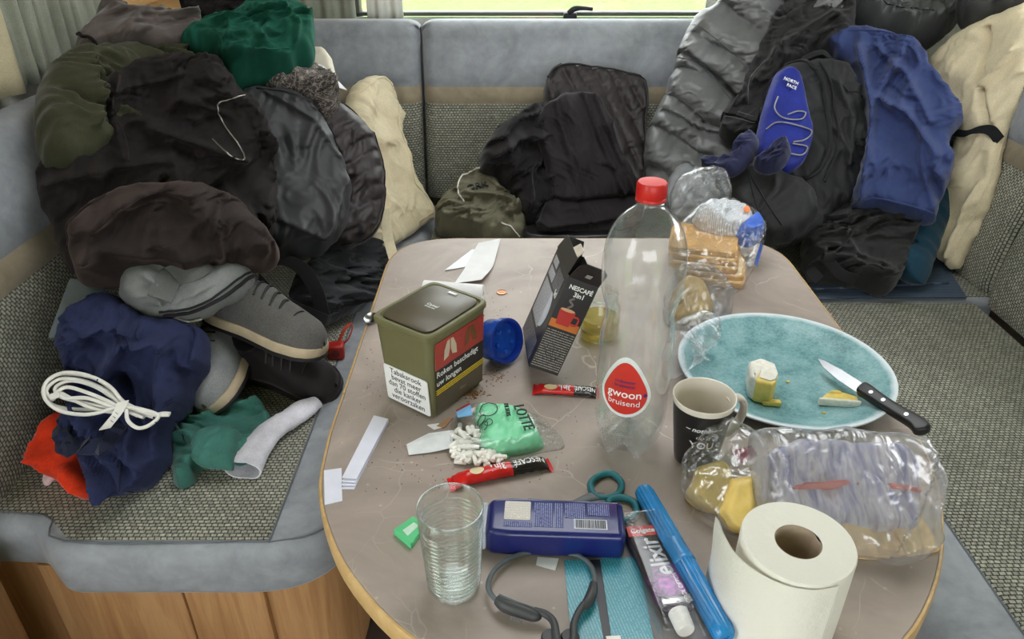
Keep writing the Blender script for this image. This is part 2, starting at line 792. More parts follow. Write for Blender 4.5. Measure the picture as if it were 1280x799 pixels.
    nx, ny = int((hi[0] - lo[0]) / res) + 2, int((hi[1] - lo[1]) / res) + 2
    gx, gy = np.meshgrid(lo[0] + np.arange(nx) * res, lo[1] + np.arange(ny) * res, indexing='ij')
    G = np.stack((gx.ravel(), gy.ravel()), 1)
    cx = (G.reshape(nx, ny, 2)[:-1, :-1] + res / 2).reshape(-1, 2)
    cin = np.concatenate([inside(cx[s:s + 4000]) for s in range(0, len(cx), 4000)]).reshape(nx - 1, ny - 1)
    cnt = np.zeros((nx, ny), int)
    for dx in (0, 1):
        for dy in (0, 1):
            cnt[dx:nx - 1 + dx, dy:ny - 1 + dy] += cin
    used = (cnt > 0).ravel()
    rim = ((cnt > 0) & (cnt < 4)).ravel()
    idx = -np.ones(nx * ny, int)
    idx[used] = np.arange(used.sum())
    P = G[used].copy()
    rm = rim[used]
    d, q = edge(P)
    P[rm] = q[rm]
    d[rm] = 0
    h = height(P, d)
    h[rm] = 0
    dome = HH * np.maximum(0, 1 - (1 - np.clip(d / RR, 0, 1)) ** 2.4) ** 0.6
    sl = (h - dome) * (0.75 if sag is None else sag)
    sl[rm] = 0
    sl = sl * np.clip(d / 0.02, 0, 1)
    top = A + P[:, :1] * e1 + P[:, 1:] * e2 + n * h[:, None] - e2 * sl[:, None]
    ij = np.argwhere(cin)
    f0 = idx[ij[:, 0] * ny + ij[:, 1]]
    f1 = idx[(ij[:, 0] + 1) * ny + ij[:, 1]]
    f2 = idx[(ij[:, 0] + 1) * ny + ij[:, 1] + 1]
    f3 = idx[ij[:, 0] * ny + ij[:, 1] + 1]
    faces = [tuple(f) for f in np.stack((f0, f1, f2, f3), 1)]
    V = top
    if back:
        bidx = np.arange(len(P))
        inner = np.where(~rm)[0]
        bidx[inner] = len(P) + np.arange(len(inner))
        t = np.clip(d[inner] / max(RR, TH * 0.8), 0, 1)
        bh = np.minimum(h[inner], 0) - TH * np.sqrt(np.maximum(0, 1 - (1 - t) ** 2)) - 0.0006
        Bv = A + P[inner][:, :1] * e1 + P[inner][:, 1:] * e2 + n * bh[:, None]
        V = np.concatenate((top, Bv))
        faces += [(bidx[f[3]], bidx[f[2]], bidx[f[1]], bidx[f[0]]) for f in faces]
    if clamp:
        V = sofa_clamp(V, zmin)
    else:
        V[:, 2] = np.maximum(V[:, 2], zmin)
    o = mesh(name, V, faces, m, parent)
    c = rebase(o) if parent is None else np.zeros(3)
    tag(o, label, cat, group, kind)
    D = Drape()
    D.o = o
    D.n = n
    D.e1, D.e2 = e1, e2
    D.c = c

    def surf(px, py, lift=0.0, sub=True):
        P1 = uv(px, py)[None]
        dd, _ = edge(P1)
        if not inside(P1)[0]:
            dd[:] = 0
        hh = height(P1, dd)[0]
        dm = HH * max(0, 1 - (1 - min(1, dd[0] / RR)) ** 2.4) ** 0.6
        sl1 = (hh - dm) * (0.75 if sag is None else sag) * min(1, dd[0] / 0.02)
        w3 = A + P1[0, 0] * e1 + P1[0, 1] * e2 + n * (hh + lift + 0.0005) - e2 * sl1
        w3 = sofa_clamp(w3[None].copy(), zmin)[0] if clamp else w3
        return w3 - c if sub else w3
    D.surf = surf
    return D


def line_on(D, name, pts, r, m, lift=0.0, sm=4, seg=6, dens=6, flat=None):
    """a seam, zip or cord following a cloth surface"""
    q = crom([np.array(p, float) for p in pts], dens)
    return tube(name, [D.surf(p[0], p[1], lift) for p in q], r, m, D.o, seg=seg, sm=1, flat=flat)


def band_on(D, name, pts, half, th, m, lift=0.002, dens=6):
    """a flat strap following a cloth surface"""
    q = crom([np.array(p, float) for p in pts], dens)
    P = [D.surf(p[0], p[1], lift) for p in q]
    W = []
    for i in range(len(P)):
        t = P[min(i + 1, len(P) - 1)] - P[max(i - 1, 0)]
        wv = np.cross(D.n, t)
        W.append(wv / (np.linalg.norm(wv) + 1e-9) * half)
    return ribbon(name, P, W, th, m, D.o, sm=1)


def drop(o, z):
    return o


def rounded(pts, rs, n=8):
    """polygon with each corner filleted by its own radius"""
    out = []
    k = len(pts)
    for i in range(k):
        p, a, b = [np.array(q, float) for q in (pts[i], pts[i - 1], pts[(i + 1) % k])]
        r = rs[i] if isinstance(rs, (list, tuple)) else rs
        if r <= 1e-6:
            out.append(tuple(p))
            continue
        u = (a - p) / np.linalg.norm(a - p)
        w_ = (b - p) / np.linalg.norm(b - p)
        ang = math.acos(max(-1, min(1, u.dot(w_))))
        d = min(r / math.tan(ang / 2), np.linalg.norm(a - p) * 0.49, np.linalg.norm(b - p) * 0.49)
        s, e = p + u * d, p + w_ * d
        for j in range(n + 1):
            t_ = j / n
            out.append(tuple((1 - t_) ** 2 * s + 2 * t_ * (1 - t_) * p + t_ * t_ * e))
    return out



# ------------------------------------------------------------------ shared materials
M_SUEDE = suede('blue_grey_suede', (150, 154, 160))
M_TAN = suede('tan_suede', (150, 138, 118))
WL, WD = (186, 185, 172), (66, 68, 66)
M_WSEAT = woven('woven_seat', WL, WD, (0, 0, 0))
M_WBACK = woven('woven_back', WL, WD, (rad(90), 0, 0))
M_WSIDE = woven('woven_side', WL, WD, (0, rad(90), 0))
M_WOOD = wood('cabinet_wood', (205, 160, 112), (168, 118, 74), 'z')
M_WOODE = wood('cabinet_wood_edge', (150, 112, 74), (118, 84, 52), 'z')
M_BAND = wood('table_edge_wood', (214, 180, 128), (188, 150, 100), 'x')
M_WALL = plain('wall_panel', (206, 204, 192), 0.6)
M_CEIL = plain('ceiling_panel', (232, 230, 224), 0.7)
M_PIPE = fabric('seam_piping', (108, 112, 118), sheen=0.1)
M_DARK = plain('black_rubber', (18, 18, 20), 0.55)

# ------------------------------------------------------------------ the room shell
XL, XR, YB, YF, ZC = -1.04, 1.40, 2.62, -2.6, 2.02
t = NT('vinyl_floor')
v = t.coord(scale=(9, 0.8, 9))
t.set(Base_Color=t.ramp(t.noise(v, 3, 4, 0.6, 1.0), [(0.3, lin((38, 26, 20))), (0.7, lin((72, 52, 40)))]), Roughness=0.55)
tag(box('floor', (XL, YF, -0.03), (XR, YB, 0.0), t.m), kind='structure')


def wall_hole(name, axis, pos, th, a0, a1, z0, z1, ha0, ha1, hz0, hz1, m):
    """a wall with one rectangular window opening"""
    bm = bmesh.new()

    def quad_box(u0, u1, w0, w1):
        if u1 - u0 < 1e-4 or w1 - w0 < 1e-4:
            return
        r = bmesh.ops.create_cube(bm, size=1)
        for v_ in r['verts']:
            u = u0 + (v_.co.x + 0.5) * (u1 - u0)
            tt = pos + (v_.co.y + 0.5) * th
            z_ = w0 + (v_.co.z + 0.5) * (w1 - w0)
            v_.co = Vector((u, tt, z_)) if axis == 'x' else Vector((tt, u, z_))
    quad_box(a0, a1, z0, hz0)
    quad_box(a0, a1, hz1, z1)
    quad_box(a0, ha0, hz0, hz1)
    quad_box(ha1, a1, hz0, hz1)
    return tag(frombm(name, bm, m, smooth=False), kind='structure')


WX0, WX1, WZ0, WZ1 = -0.52, 0.86, 0.956, 1.62
wall_hole('wall_back', 'x', YB, 0.04, XL - 0.04, XR + 0.04, 0, ZC, WX0, WX1, WZ0, WZ1, M_WALL)
wall_hole('wall_left', 'y', XL - 0.04, 0.04, YF, YB, 0, ZC, -0.65, 0.05, 0.05, 1.85, M_WALL)
wall_hole('wall_right', 'y', XR, 0.04, YF, YB, 0, ZC, 0.9, 1.9, 1.12, 1.5, M_WALL)  # unseen side window, its opening narrowed to darken the left side
# ceiling with its roof hatch, and the far end of the caravan with the front window
bm = bmesh.new()
for (x0, x1, y0, y1) in ((XL, XR, YF, 0.85), (XL, XR, 1.75, YB), (XL, -0.22, 0.85, 1.75), (0.58, XR, 0.85, 1.75)):
    r = bmesh.ops.create_cube(bm, size=1)
    for v_ in r['verts']:
        v_.co = Vector((x0 + (v_.co.x + 0.5) * (x1 - x0), y0 + (v_.co.y + 0.5) * (y1 - y0), ZC + (v_.co.z + 0.5) * 0.03))
tag(frombm('ceiling', bm, M_CEIL, smooth=False), kind='structure')
wall_hole('wall_front', 'x', YF - 0.04, 0.04, XL - 0.04, XR + 0.04, 0, ZC, XL + 0.1, XR - 0.1, 0.75, 1.85, M_WALL)

# lawn outside, seen through the rear window
t = NT('lawn_grass')
v = t.coord()
g1 = t.noise(v, 0.55, 4, 0.6)
g2 = t.noise(v, 9.0, 4, 0.7)
green = t.ramp(g2, [(0.3, lin((78, 118, 40))), (0.7, lin((118, 150, 70)))])
fac = t.ramp(g1, [(0.56, (0, 0, 0, 1)), (0.68, (1, 1, 1, 1))])
t.set(Base_Color=t.mix(fac, green, lin((150, 124, 80))), Roughness=0.95)
t.bump(g2, 0.6, 0.05)
tag(box('ground', (-40, -40, -0.62), (40, 70, -0.55), t.m), kind='structure')

# rear window
M_FRAME = plain('window_frame_grey', (196, 198, 194), 0.4)
M_FRAMED = plain('window_frame_dark', (84, 84, 78), 0.5)
M_PANE = clear('window_acrylic', (250, 252, 250), haze=0.01, rough=0.03, edge=0.4, base=0.03)
win = empty('window_1', ((WX0 + WX1) / 2, YB + 0.02, WZ0), kind='structure')
wx, wz = (WX1 - WX0) / 2, WZ1 - WZ0
box('window_frame', (-wx, -0.035, -0.03), (wx, -0.022, 0.020), M_FRAME, win, 0.004)
box('window_frame', (-wx, -0.03, 0.022), (wx, 0.02, 0.034), M_FRAMED, win, 0.003)
for s in (-1, 1):
    box('window_frame', (s * wx - 0.02, -0.03, 0.0), (s * wx + 0.02, 0.02, wz), M_FRAMED, win, 0.004)
box('window_frame', (-wx, -0.03, wz - 0.03), (wx, 0.02, wz), M_FRAMED, win, 0.004)
box('pane', (-wx, 0.004, 0.03), (wx, 0.007, wz - 0.02), M_PANE, win)
hx = 0.190 - (WX0 + WX1) / 2
lat = box('latch', (hx - 0.022, -0.062, 0.010), (hx + 0.022, -0.036, 0.036), M_DARK, win, 0.006)
box('latch_base', (hx - 0.012, -0.07, 0.0), (hx + 0.014, -0.04, 0.018), M_DARK, lat, 0.003)
tube('latch_lever', [(hx - 0.006, -0.056, 0.034), (hx + 0.012, -0.058, 0.048), (hx + 0.04, -0.058, 0.050), (hx + 0.072, -0.058, 0.047)],
     [0.009, 0.009, 0.0065, 0.0055], M_DARK, lat)

# curtains: each a wavy hanging sheet with real depth
M_NET = fabric('net_curtain', (226, 226, 214), sheen=0.1, var=0.05, lump=6)
M_CURT = fabric('pleated_curtain', (156, 160, 146), sheen=0.1, var=0.10, lump=8)
M_CURTB = fabric('beige_curtain', (204, 192, 160), sheen=0.1, var=0.08, lump=6)


def curtain(name, a, b, z0, z1, amp, folds, m, label, th=0.004):
    a, b = np.array(a, float), np.array(b, float)
    L_ = np.linalg.norm(b - a)
    tdir = (b - a) / L_
    nd = np.array((-tdir[1], tdir[0]))
    nu, nv = max(24, int(folds * 12)), 14
    vs, fs = [], []
    for side in (0, 1):
        for j in range(nv + 1):
            for i in range(nu + 1):
                s = i / nu
                zz = z0 + (z1 - z0) * j / nv
                o_ = amp * math.sin(2 * PI * folds * s + 0.4 * math.sin(3 * zz)) + amp * 0.4 * math.sin(2 * PI * folds * 2.3 * s + 1)
                p = a + tdir * L_ * s + nd * (o_ + (th if side else 0))
                vs.append((p[0], p[1], zz))
    k = (nu + 1) * (nv + 1)
    for j in range(nv):
        for i in range(nu):
            q = j * (nu + 1) + i
            fs.append((q, q + 1, q + nu + 2, q + nu + 1))
            fs.append((k + q + nu + 1, k + q + nu + 2, k + q + 1, k + q))
    for j in range(nv):
        for i in (0, nu):
            q = j * (nu + 1) + i
            fs.append((q, q + nu + 1, k + q + nu + 1, k + q))
    for i in range(nu):
        for j in (0, nv):
            q = j * (nu + 1) + i
            fs.append((q, q + 1, k + q + 1, k + q))
    o = mesh(name, vs, fs, m)
    rebase(o)
    bm_ = bmesh.new()
    bm_.from_mesh(o.data)
    bmesh.ops.recalc_face_normals(bm_, faces=bm_.faces)
    bm_.to_mesh(o.data)
    bm_.free()
    tag(o, label, 'curtain')
    return o


curtain('curtain', (-0.985, 0.55), (-0.985, 1.53), 0.985, 1.555, 0.014, 7, M_CURTB, 'cream curtain hanging at the side window above the clothes heap')
curtain('curtain', (-0.995, 1.55), (-0.995, 1.98), 0.985, 1.555, 0.010, 9, M_CURT, 'grey green pleated curtain beside the cream curtain')
curtain('curtain', (-0.92, 2.565), (-0.505, 2.565), 0.90, 1.95, 0.006, 6, M_CURT, 'pale grey pleated curtain at the end of the rear window')
curtain('curtain', (-0.47, 2.572), (-0.352, 2.572), 0.955, 1.95, 0.005, 2, M_NET, 'white net curtain hanging by the pale grey pleated curtain')
curtain('curtain', (0.625, 2.572), (0.82, 2.572), 0.955, 1.95, 0.005, 3, M_NET, 'white net curtain hanging above the grey puffer jackets')
# corner shelf of wood above the clothes
sh = empty('corner_shelf', (-0.94, 2.25, 1.03), label='small wooden corner shelf behind the clothes heap', cat='shelf')
prism('shelf_board', rounded([(-0.09, -0.25), (0.05, -0.25), (0.07, 0.25), (-0.09, 0.25)], [0, 0.05, 0, 0]), 0.0, 0.03, M_BAND, sh, 0.005)
box('shelf_back', (-0.095, -0.25, 0.03), (-0.075, 0.25, 0.40), M_BAND, sh, 0.004)
box('shelf_upright', (0.125, 0.27, -0.05), (0.155, 0.33, 0.40), M_BAND, sh, 0.004)


# ------------------------------------------------------------------ upholstery
def back_cushion(label, p0, p1, dvec, wmat, z0=SZ, zb=0.755, zt=0.805, z1=0.99, lean=0.10, depth=0.15, r_end=0.045, corner=0.0):
    p0, p1, dvec = np.array(p0, float), np.array(p1, float), np.array(dvec, float)
    L_ = np.linalg.norm(p1 - p0)
    tdir = (p1 - p0) / L_
    root = empty('back_cushion', tuple((p0 + p1) / 2 + dvec * depth / 2) + (z0,), label=label, cat='cushion', group='caravan back cushions')
    base = np.array(root.location)

    def lean_at(z):
        return lean * (z - z0) / (z1 - z0)

    def strip(name, prof, m, nu):
        # prof: list of (depth, z, outward bulge allowed)
        nu = max(8, nu)
        vs, fs = [], []
        ss = sorted(set(list(np.linspace(0, 1, nu)) + [0.002, 0.006, 0.012, 0.02, 0.03, 0.97, 0.98, 0.988, 0.994, 0.998]))
        for d_, z_ in prof:
            for s in ss:
                e = min(s, 1 - s) * L_
                k = max(0.0, 1 - e / r_end)
                inset = r_end * (1 - math.sqrt(max(0, 1 - k * k)))
                zz = z_ - inset * 0.5 if z_ > z1 - 0.06 else z_
                p = p0 + tdir * (L_ * s) + dvec * (min(d_ + inset, depth - 0.005) if d_ < depth - 0.03 else d_)
                vs.append(np.append(p, zz) - base)
        k = len(ss)
        for j in range(len(prof) - 1):
            for i in range(k - 1):
                q = j * k + i
                fs.append((q, q + 1, q + k + 1, q + k))
        bm_ = bmesh.new()
        bv = [bm_.verts.new(tuple(v_)) for v_ in vs]
        for f in fs:
            bm_.faces.new([bv[i] for i in f])
        me = bpy.data.meshes.new(name)
        bm_.to_mesh(me)
        bm_.free()
        o = link(name, me, m, root)
        return o

    def seg(a, b, n, bulge):
        out = []
        for i in range(n + 1):
            t_ = i / n
            z_ = a + (b - a) * t_
            out.append((lean_at(z_) - bulge * math.sin(PI * t_) ** 0.6 + 0.003, z_))
        return out
    nu = int(L_ / 0.03)
    strip('woven_panel', seg(z0 + 0.001, zb, 12, 0.016), wmat, nu)
    strip('tan_band', seg(zb, zt, 5, 0.006), M_TAN, nu)
    pr = seg(zt, z1 - 0.05, 8, 0.012)
    for i in range(1, 9):
        a = PI / 2 * i / 8
        pr.append((lean_at(z1 - 0.05) + 0.003 + 0.05 * (1 - math.cos(a)), z1 - 0.05 + 0.05 * math.sin(a)))
    pr.append((depth + 0.02, z1))
    for i in range(1, 7):
        a = PI / 2 * i / 6
        pr.append((depth + 0.02 + 0.03 * math.sin(a), z1 - 0.03 * (1 - math.cos(a))))
    pr.append((depth + 0.05, z0 + 0.001))
    strip('suede_top', pr, M_SUEDE, nu)
    return root


# rear bench: two cushions side by side
back_cushion('short blue-grey back cushion against the rear wall beside the cream pillow', (-0.80, 2.295), (-0.286, 2.295), (0, 1), M_WBACK)
back_cushion('long blue-grey back cushion under the rear window latch', (-0.278, 2.295), (1.10, 2.295), (0, 1), M_WBACK)
back_cushion('blue-grey back cushion beside the cream curtain and navy sweater', (-0.84, 2.20), (-0.84, 0.72), (-1, 0), M_WSIDE, lean=0.08, z1=0.965, zb=0.72, zt=0.775, depth=0.13)
back_cushion('grey woven back cushion with the cream pillow and black strap leaning on it', (1.175, 2.2), (1.175, 1.62), (1, 0), M_WSIDE, lean=0.07, depth=0.13)
back_cushion('grey woven back cushion beside the ribbed blue mat and empty bench seat', (1.15, 1.60), (1.15, 0.3), (1, 0), M_WSIDE, lean=0.07, z1=0.98, depth=0.15)


ZB = 0.355
# left seat
sl = empty('seat_cushion', (-0.55, 1.5, ZB), label='seat cushion with rounded blue-grey suede corner under the navy sweater', cat='cushion')
off = lambda pts: [(p[0] + 0.55, p[1] - 1.5) for p in pts]
prism('cushion_body', off(rounded([(-0.98, 0.865), (-0.765, 0.855), (-0.70, 0.795), (-0.26, 0.795), (-0.245, 2.28), (-0.98, 2.28)],
                                  [0.02, 0.05, 0.05, 0.16, 0.02, 0.02])), 0, SZ - ZB - 0.002, M_SUEDE, sl, 0.028, 4)
prism('woven_panel', off(rounded([(-0.97, 0.888), (-0.752, 0.878), (-0.69, 0.824), (-0.378, 0.824), (-0.375, 2.27), (-0.97, 2.27)],
                                 [0.0, 0.03, 0.03, 0.004, 0.0, 0.0])), SZ - ZB - 0.01, SZ - ZB, M_WSEAT, sl, 0.003, 2)
tube('piping', [(p[0], p[1], SZ - ZB - 0.001) for p in off([(-0.97, 0.886), (-0.756, 0.876), (-0.694, 0.821), (-0.376, 0.821)])], 0.0016, M_PIPE, sl, sm=4)
tube('piping', [(p[0], p[1], SZ - ZB - 0.001) for p in off([(-0.376, 0.821), (-0.374, 1.4), (-0.373, 2.26)])], 0.0016, M_PIPE, sl, sm=4)
tube('piping', [(p[0], p[1], SZ - ZB - 0.004) for p in off([(-0.378, 0.821), (-0.31, 0.84), (-0.262, 0.90)])], 0.0016, M_PIPE, sl, sm=4)
# rear seat
sr = empty('seat_cushion', (0.45, 1.95, ZB), label='woven seat cushion of the rear bench under the khaki bag', cat='cushion')
prism('cushion_body', rounded([(-0.69, -0.345), (0.75, -0.345), (0.75, 0.345), (-0.69, 0.345)], 0.02), 0, SZ - ZB - 0.002, M_SUEDE, sr, 0.02, 3)
prism('woven_panel', rounded([(-0.685, -0.33), (0.745, -0.33), (0.745, 0.34), (-0.685, 0.34)], 0.015), SZ - ZB - 0.02, SZ - ZB, M_WSEAT, sr, 0.008, 3)
# right seat
sg = empty('seat_cushion', (0.86, 0.95, ZB), label='empty woven seat cushion beside the plate with the knife', cat='cushion')
prism('cushion_body', rounded([(-0.28, -0.75), (0.28, -0.75), (0.28, 0.645), (-0.28, 0.645)], [0.1, 0.02, 0.02, 0.02]), 0, SZ - ZB - 0.002, M_SUEDE, sg, 0.028, 4)
prism('woven_panel', rounded([(-0.165, -0.70), (0.275, -0.70), (0.275, 0.64), (-0.165, 0.64)], 0.01), SZ - ZB - 0.02, SZ - ZB, M_WSEAT, sg, 0.006, 3)
tube('piping', [(-0.166, -0.70, SZ - ZB - 0.001), (-0.166, 0, SZ - ZB - 0.001), (-0.166, 0.63, SZ - ZB - 0.001)], 0.0016, M_PIPE, sg, sm=4)
tube('piping', [(-0.28, 0.0, 0.10), (-0.23, 0.02, SZ - ZB), (-0.166, 0.03, SZ - ZB)], 0.0014, M_PIPE, sg, sm=4)
# wooden bench boxes
bl = empty('bench_cabinet', (-0.55, 1.55, 0), label='wooden bench cabinet with rounded corner under the navy sweater', cat='cabinet')
prism('body', [(p[0] + 0.55, p[1] - 1.55) for p in rounded([(-1.02, 0.885), (-0.30, 0.885), (-0.30, 2.30), (-1.02, 2.30)], [0, 0.13, 0, 0])], 0, ZB - 0.002, M_WOOD, bl, 0.0)
for x0, x1 in ((-0.80, -0.572), (-0.568, -0.43)):
    box('front_panel', (x0 + 0.55, -0.679, 0.01), (x1 + 0.55, -0.665, ZB - 0.006), M_WOOD, bl, 0.002)
br_ = empty('bench_cabinet', (0.45, 1.97, 0), label='wooden bench cabinet under the rear seat cushion', cat='cabinet')
box('body', (-0.68, -0.30, 0), (0.74, 0.33, ZB - 0.002), M_WOOD, br_, 0.003)
box('front_panel', (-0.4, -0.312, 0.02), (0.1, -0.30, ZB - 0.02), M_WOOD, br_, 0.003)
bg_ = empty('bench_cabinet', (0.9, 0.95, 0), label='wooden bench cabinet under the empty seat beside the table', cat='cabinet')
box('body', (-0.26, -0.72, 0), (0.30, 0.63, ZB - 0.002), M_WOOD, bg_, 0.003)
box('front_panel', (-0.272, -0.6, 0.02), (-0.26, 0.5, ZB - 0.02), M_WOOD, bg_, 0.003)
# unseen locker added along the side wall to shade the left bench
ol = empty('shade_locker', (-0.86, 1.3, 1.56), label='unseen wooden locker added above the side curtains as a shade', cat='cabinet')
box('body', (-0.175, -1.05, 0.0), (0.22, 1.05, 0.44), M_WOOD, ol, 0.006)
for k_ in range(3):
    dr_ = box('shade_locker_door', (0.221, -1.03 + 0.69 * k_, 0.03), (0.237, -0.36 + 0.69 * k_, 0.41), M_WOOD, ol, 0.004)
    box('handle', (0.237, -0.75 + 0.69 * k_, 0.05), (0.25, -0.64 + 0.69 * k_, 0.065), M_FRAMED, dr_, 0.003)
# wardrobe side by the left seat
wd = empty('cabinet', (-0.93, 0.55, 0), label='tall wooden cabinet end beside the rounded seat corner', cat='cabinet')
box('side_panel', (-0.10, -0.45, 0.0), (0.105, 0.225, 0.44), M_WOOD, wd, 0.004)
box('edge_trim', (0.103, 0.195, 0.0), (0.135, 0.245, 0.44), M_WOODE, wd, 0.006)

# ------------------------------------------------------------------ table
t = NT('table_stone_laminate')
v = t.coord()
b1 = t.noise(v, 7.0, 5, 0.6, 0.8)
base = t.ramp(b1, [(0.3, lin((152, 139, 131))), (0.7, lin((180, 166, 157)))])
wv = t.n('ShaderNodeTexNoise')
wv.inputs['Scale'].default_value = 3.5
wv.inputs['Detail'].default_value = 4
t.l(v, wv.inputs['Vector'])
va = t.n('ShaderNodeVectorMath', operation='MULTIPLY_ADD')
t.l(wv.outputs['Color'], va.inputs[0])
va.inputs[1].default_value = (0.22, 0.22, 0.22)
t.l(v, va.inputs[2])
vo = t.n('ShaderNodeTexVoronoi', feature='DISTANCE_TO_EDGE')
vo.inputs['Scale'].default_value = 8.0
t.l(va.outputs[0], vo.inputs['Vector'])
vein = t.ramp(vo.outputs['Distance'], [(0.0, (1, 1, 1, 1)), (0.007, (0, 0, 0, 1))])
msk = t.ramp(t.noise(v, 8.0, 3), [(0.48, (0, 0, 0, 1)), (0.62, (1, 1, 1, 1))])
vm = t.math('MULTIPLY', vein, msk)
sp = t.n('ShaderNodeTexVoronoi')
sp.inputs['Scale'].default_value = 70
t.l(v, sp.inputs['Vector'])
spk = t.math('MULTIPLY', t.ramp(sp.outputs['Distance'], [(0.10, (1, 1, 1, 1)), (0.16, (0, 0, 0, 1))]),
             t.ramp(t.noise(v, 22.0, 2), [(0.58, (0, 0, 0, 1)), (0.64, (1, 1, 1, 1))]))
vo2 = t.n('ShaderNodeTexVoronoi', feature='DISTANCE_TO_EDGE')
vo2.inputs['Scale'].default_value = 13.0
t.l(va.outputs[0], vo2.inputs['Vector'])
vein2 = t.ramp(vo2.outputs['Distance'], [(0.0, (1, 1, 1, 1)), (0.010, (0, 0, 0, 1))])
msk2 = t.ramp(t.noise(v, 5.0, 3), [(0.54, (0, 0, 0, 1)), (0.68, (1, 1, 1, 1))])
vm = t.math('MAXIMUM', vm, t.math('MULTIPLY', t.math('MULTIPLY', vein2, msk2), 0.5))
c1 = t.mix(t.math('MULTIPLY', vm, 0.6), base, lin((226, 216, 206)))
c2 = t.mix(t.math('MULTIPLY', spk, 0.45), c1, lin((222, 212, 202)))
t.set(Base_Color=c2, Roughness=0.42)
t.p.inputs['Specular IOR Level'].default_value = 0.35
M_TOP = t.m
tb = empty('table', (0.145, 0.85, 0), label='oval-ended caravan table with grey stone laminate top and wood edge', cat='table')
TO = []
xl, xr, yf = -0.236, 0.530, 1.388
TO = list(rounded([(xl, 0.76), (xl, yf), (xr, yf), (xr, 0.83)], [0, 0.13, 0.12, 0], 10))
near = crom([(xr, 0.83), (0.520, 0.72), (0.488, 0.62), (0.435, 0.525), (0.365, 0.450), (0.27, 0.395), (0.145, 0.375), (0.02, 0.397),
             (-0.091, 0.455), (-0.163, 0.528), (-0.205, 0.60), (-0.228, 0.67), (xl, 0.76)], 4)
TO += [tuple(p) for p in near[1:-1]]
TOl = [(p[0] - 0.145, p[1] - 0.85) for p in TO]
prism('table_top', TOl, TZ - 0.026, TZ, M_TOP, tb, 0.0015, 1)
cen = np.array(TOl).mean(0)
bo = []
for i in range(len(TOl)):
    a, b = np.array(TOl[i - 1]), np.array(TOl[(i + 1) % len(TOl)])
    tn = b - a
    tn = tn / np.linalg.norm(tn)
    nn = np.array((-tn[1], tn[0]))
    if nn.dot(np.array(TOl[i]) - cen) < 0:
        nn = -nn
    bo.append((np.array(TOl[i]), nn))
vs, fs = [], []
prof = [(0.0, -0.0005), (0.0025, -0.0012), (0.004, -0.004), (0.004, -0.026), (0.0025, -0.029), (0.0, -0.030)]
for p, nn in bo:
    for d_, z_ in prof:
        q = p + nn * d_
        vs.append((q[0], q[1], TZ + z_))
k = len(prof)
nb = len(bo)
for i in range(nb):
    j = (i + 1) % nb
    for q in range(k):
        q2 = (q + 1) % k
        fs.append((i * k + q, j * k + q, j * k + q2, i * k + q2))
e_ = mesh('edge_band', vs, fs, M_BAND, tb, angle=40)
M_LEG = plain('table_leg_metal', (90, 88, 84), 0.35, 0.8)
lathe('leg', [(0.05, 0.03), (0.034, 0.06), (0.03, 0.35), (0.03, 0.66), (0.07, 0.685), (0.07, TZ - 0.03)], M_LEG, tb, 24)
box('foot_plate', (-0.18, -0.25, 0.0), (0.18, 0.25, 0.03), M_LEG, tb, 0.01)

# ------------------------------------------------------------------ fabrics
F_BLACKF = fabric('black_fleece', (30, 27, 27), sheen=0.35, tint=(120, 110, 108))
F_VELOUR = fabric('brown_black_velour', (40, 33, 32), sheen=0.6, tint=(150, 128, 122), rough=0.8)
F_TECH = fabric('dark_grey_shell', (52, 53, 55), sheen=0.05, rough=0.55, var=0.05, bump=0.12, spec=0.4)
F_QUILT = fabric('plum_black_quilt', (42, 34, 36), sheen=0.1, rough=0.5, bump=0.15, spec=0.4)
F_OLIVE = fabric('olive_cotton', (62, 63, 46), sheen=0.2)
F_GREYB = fabric('grey_brown_fleece', (92, 83, 80), sheen=0.35)
F_GREEN = fabric('bottle_green_fleece', (22, 78, 62), sheen=0.35, tint=(90, 160, 140))
F_CHAR = fabric('charcoal_jersey', (58, 60, 64), sheen=0.15)
F_NAVY = fabric('navy_sweatshirt', (46, 52, 86), sheen=0.3, tint=(110, 116, 150))
F_NAVYRIB = fabric('navy_rib', (34, 38, 60), sheen=0.2)
F_RED = fabric('orange_red_cotton', (226, 62, 30), sheen=0.2)
F_TEAL = fabric('teal_jersey', (66, 118, 108), sheen=0.2)
F_SOCK = fabric('white_sock', (224, 222, 232), sheen=0.3)
F_CREAM = fabric('cream_satin', (214, 200, 168), sheen=0.2, rough=0.55, bump=0.12, var=0.06, spec=0.4)
F_KHAKI = fabric('khaki_nylon', (116, 112, 94), sheen=0.05, rough=0.6, bump=0.15)
F_BLACKJ = fabric('black_jersey', (34, 31, 34), sheen=0.15)
F_LEG = fabric('black_leggings', (40, 35, 39), sheen=0.1, rough=0.7, bump=0.15)
F_PUFF = fabric('grey_puffer', (104, 105, 106), sheen=0.05, rough=0.42, bump=0.1, var=0.05, spec=0.5)
F_PUFFD = fabric('dark_grey_puffer', (80, 82, 82), sheen=0.05, rough=0.42, bump=0.1, var=0.05, spec=0.5)
F_PUFFL = fabric('light_grey_lining', (140, 142, 146), sheen=0.05, rough=0.45, bump=0.1)
F_DENIM = fabric('black_denim', (48, 47, 48), sheen=0.15, weave=1500, bump=0.5)
F_PACK = fabric('black_pack_nylon', (42, 42, 44), sheen=0.05, rough=0.6, bump=0.3)
F_PACKB = fabric('cobalt_mesh', (30, 42, 128), sheen=0.2, rough=0.6, bump=0.5)
F_SHEET = fabric('navy_cotton_sheet', (56, 68, 112), sheen=0.2, var=0.06)
F_DTEAL = fabric('dark_teal_cotton', (28, 62, 80), sheen=0.2)
F_WEB = fabric('black_webbing', (34, 34, 36), sheen=0.1, rough=0.7)
F_GWEB = fabric('grey_webbing', (96, 98, 96), sheen=0.1, rough=0.6)
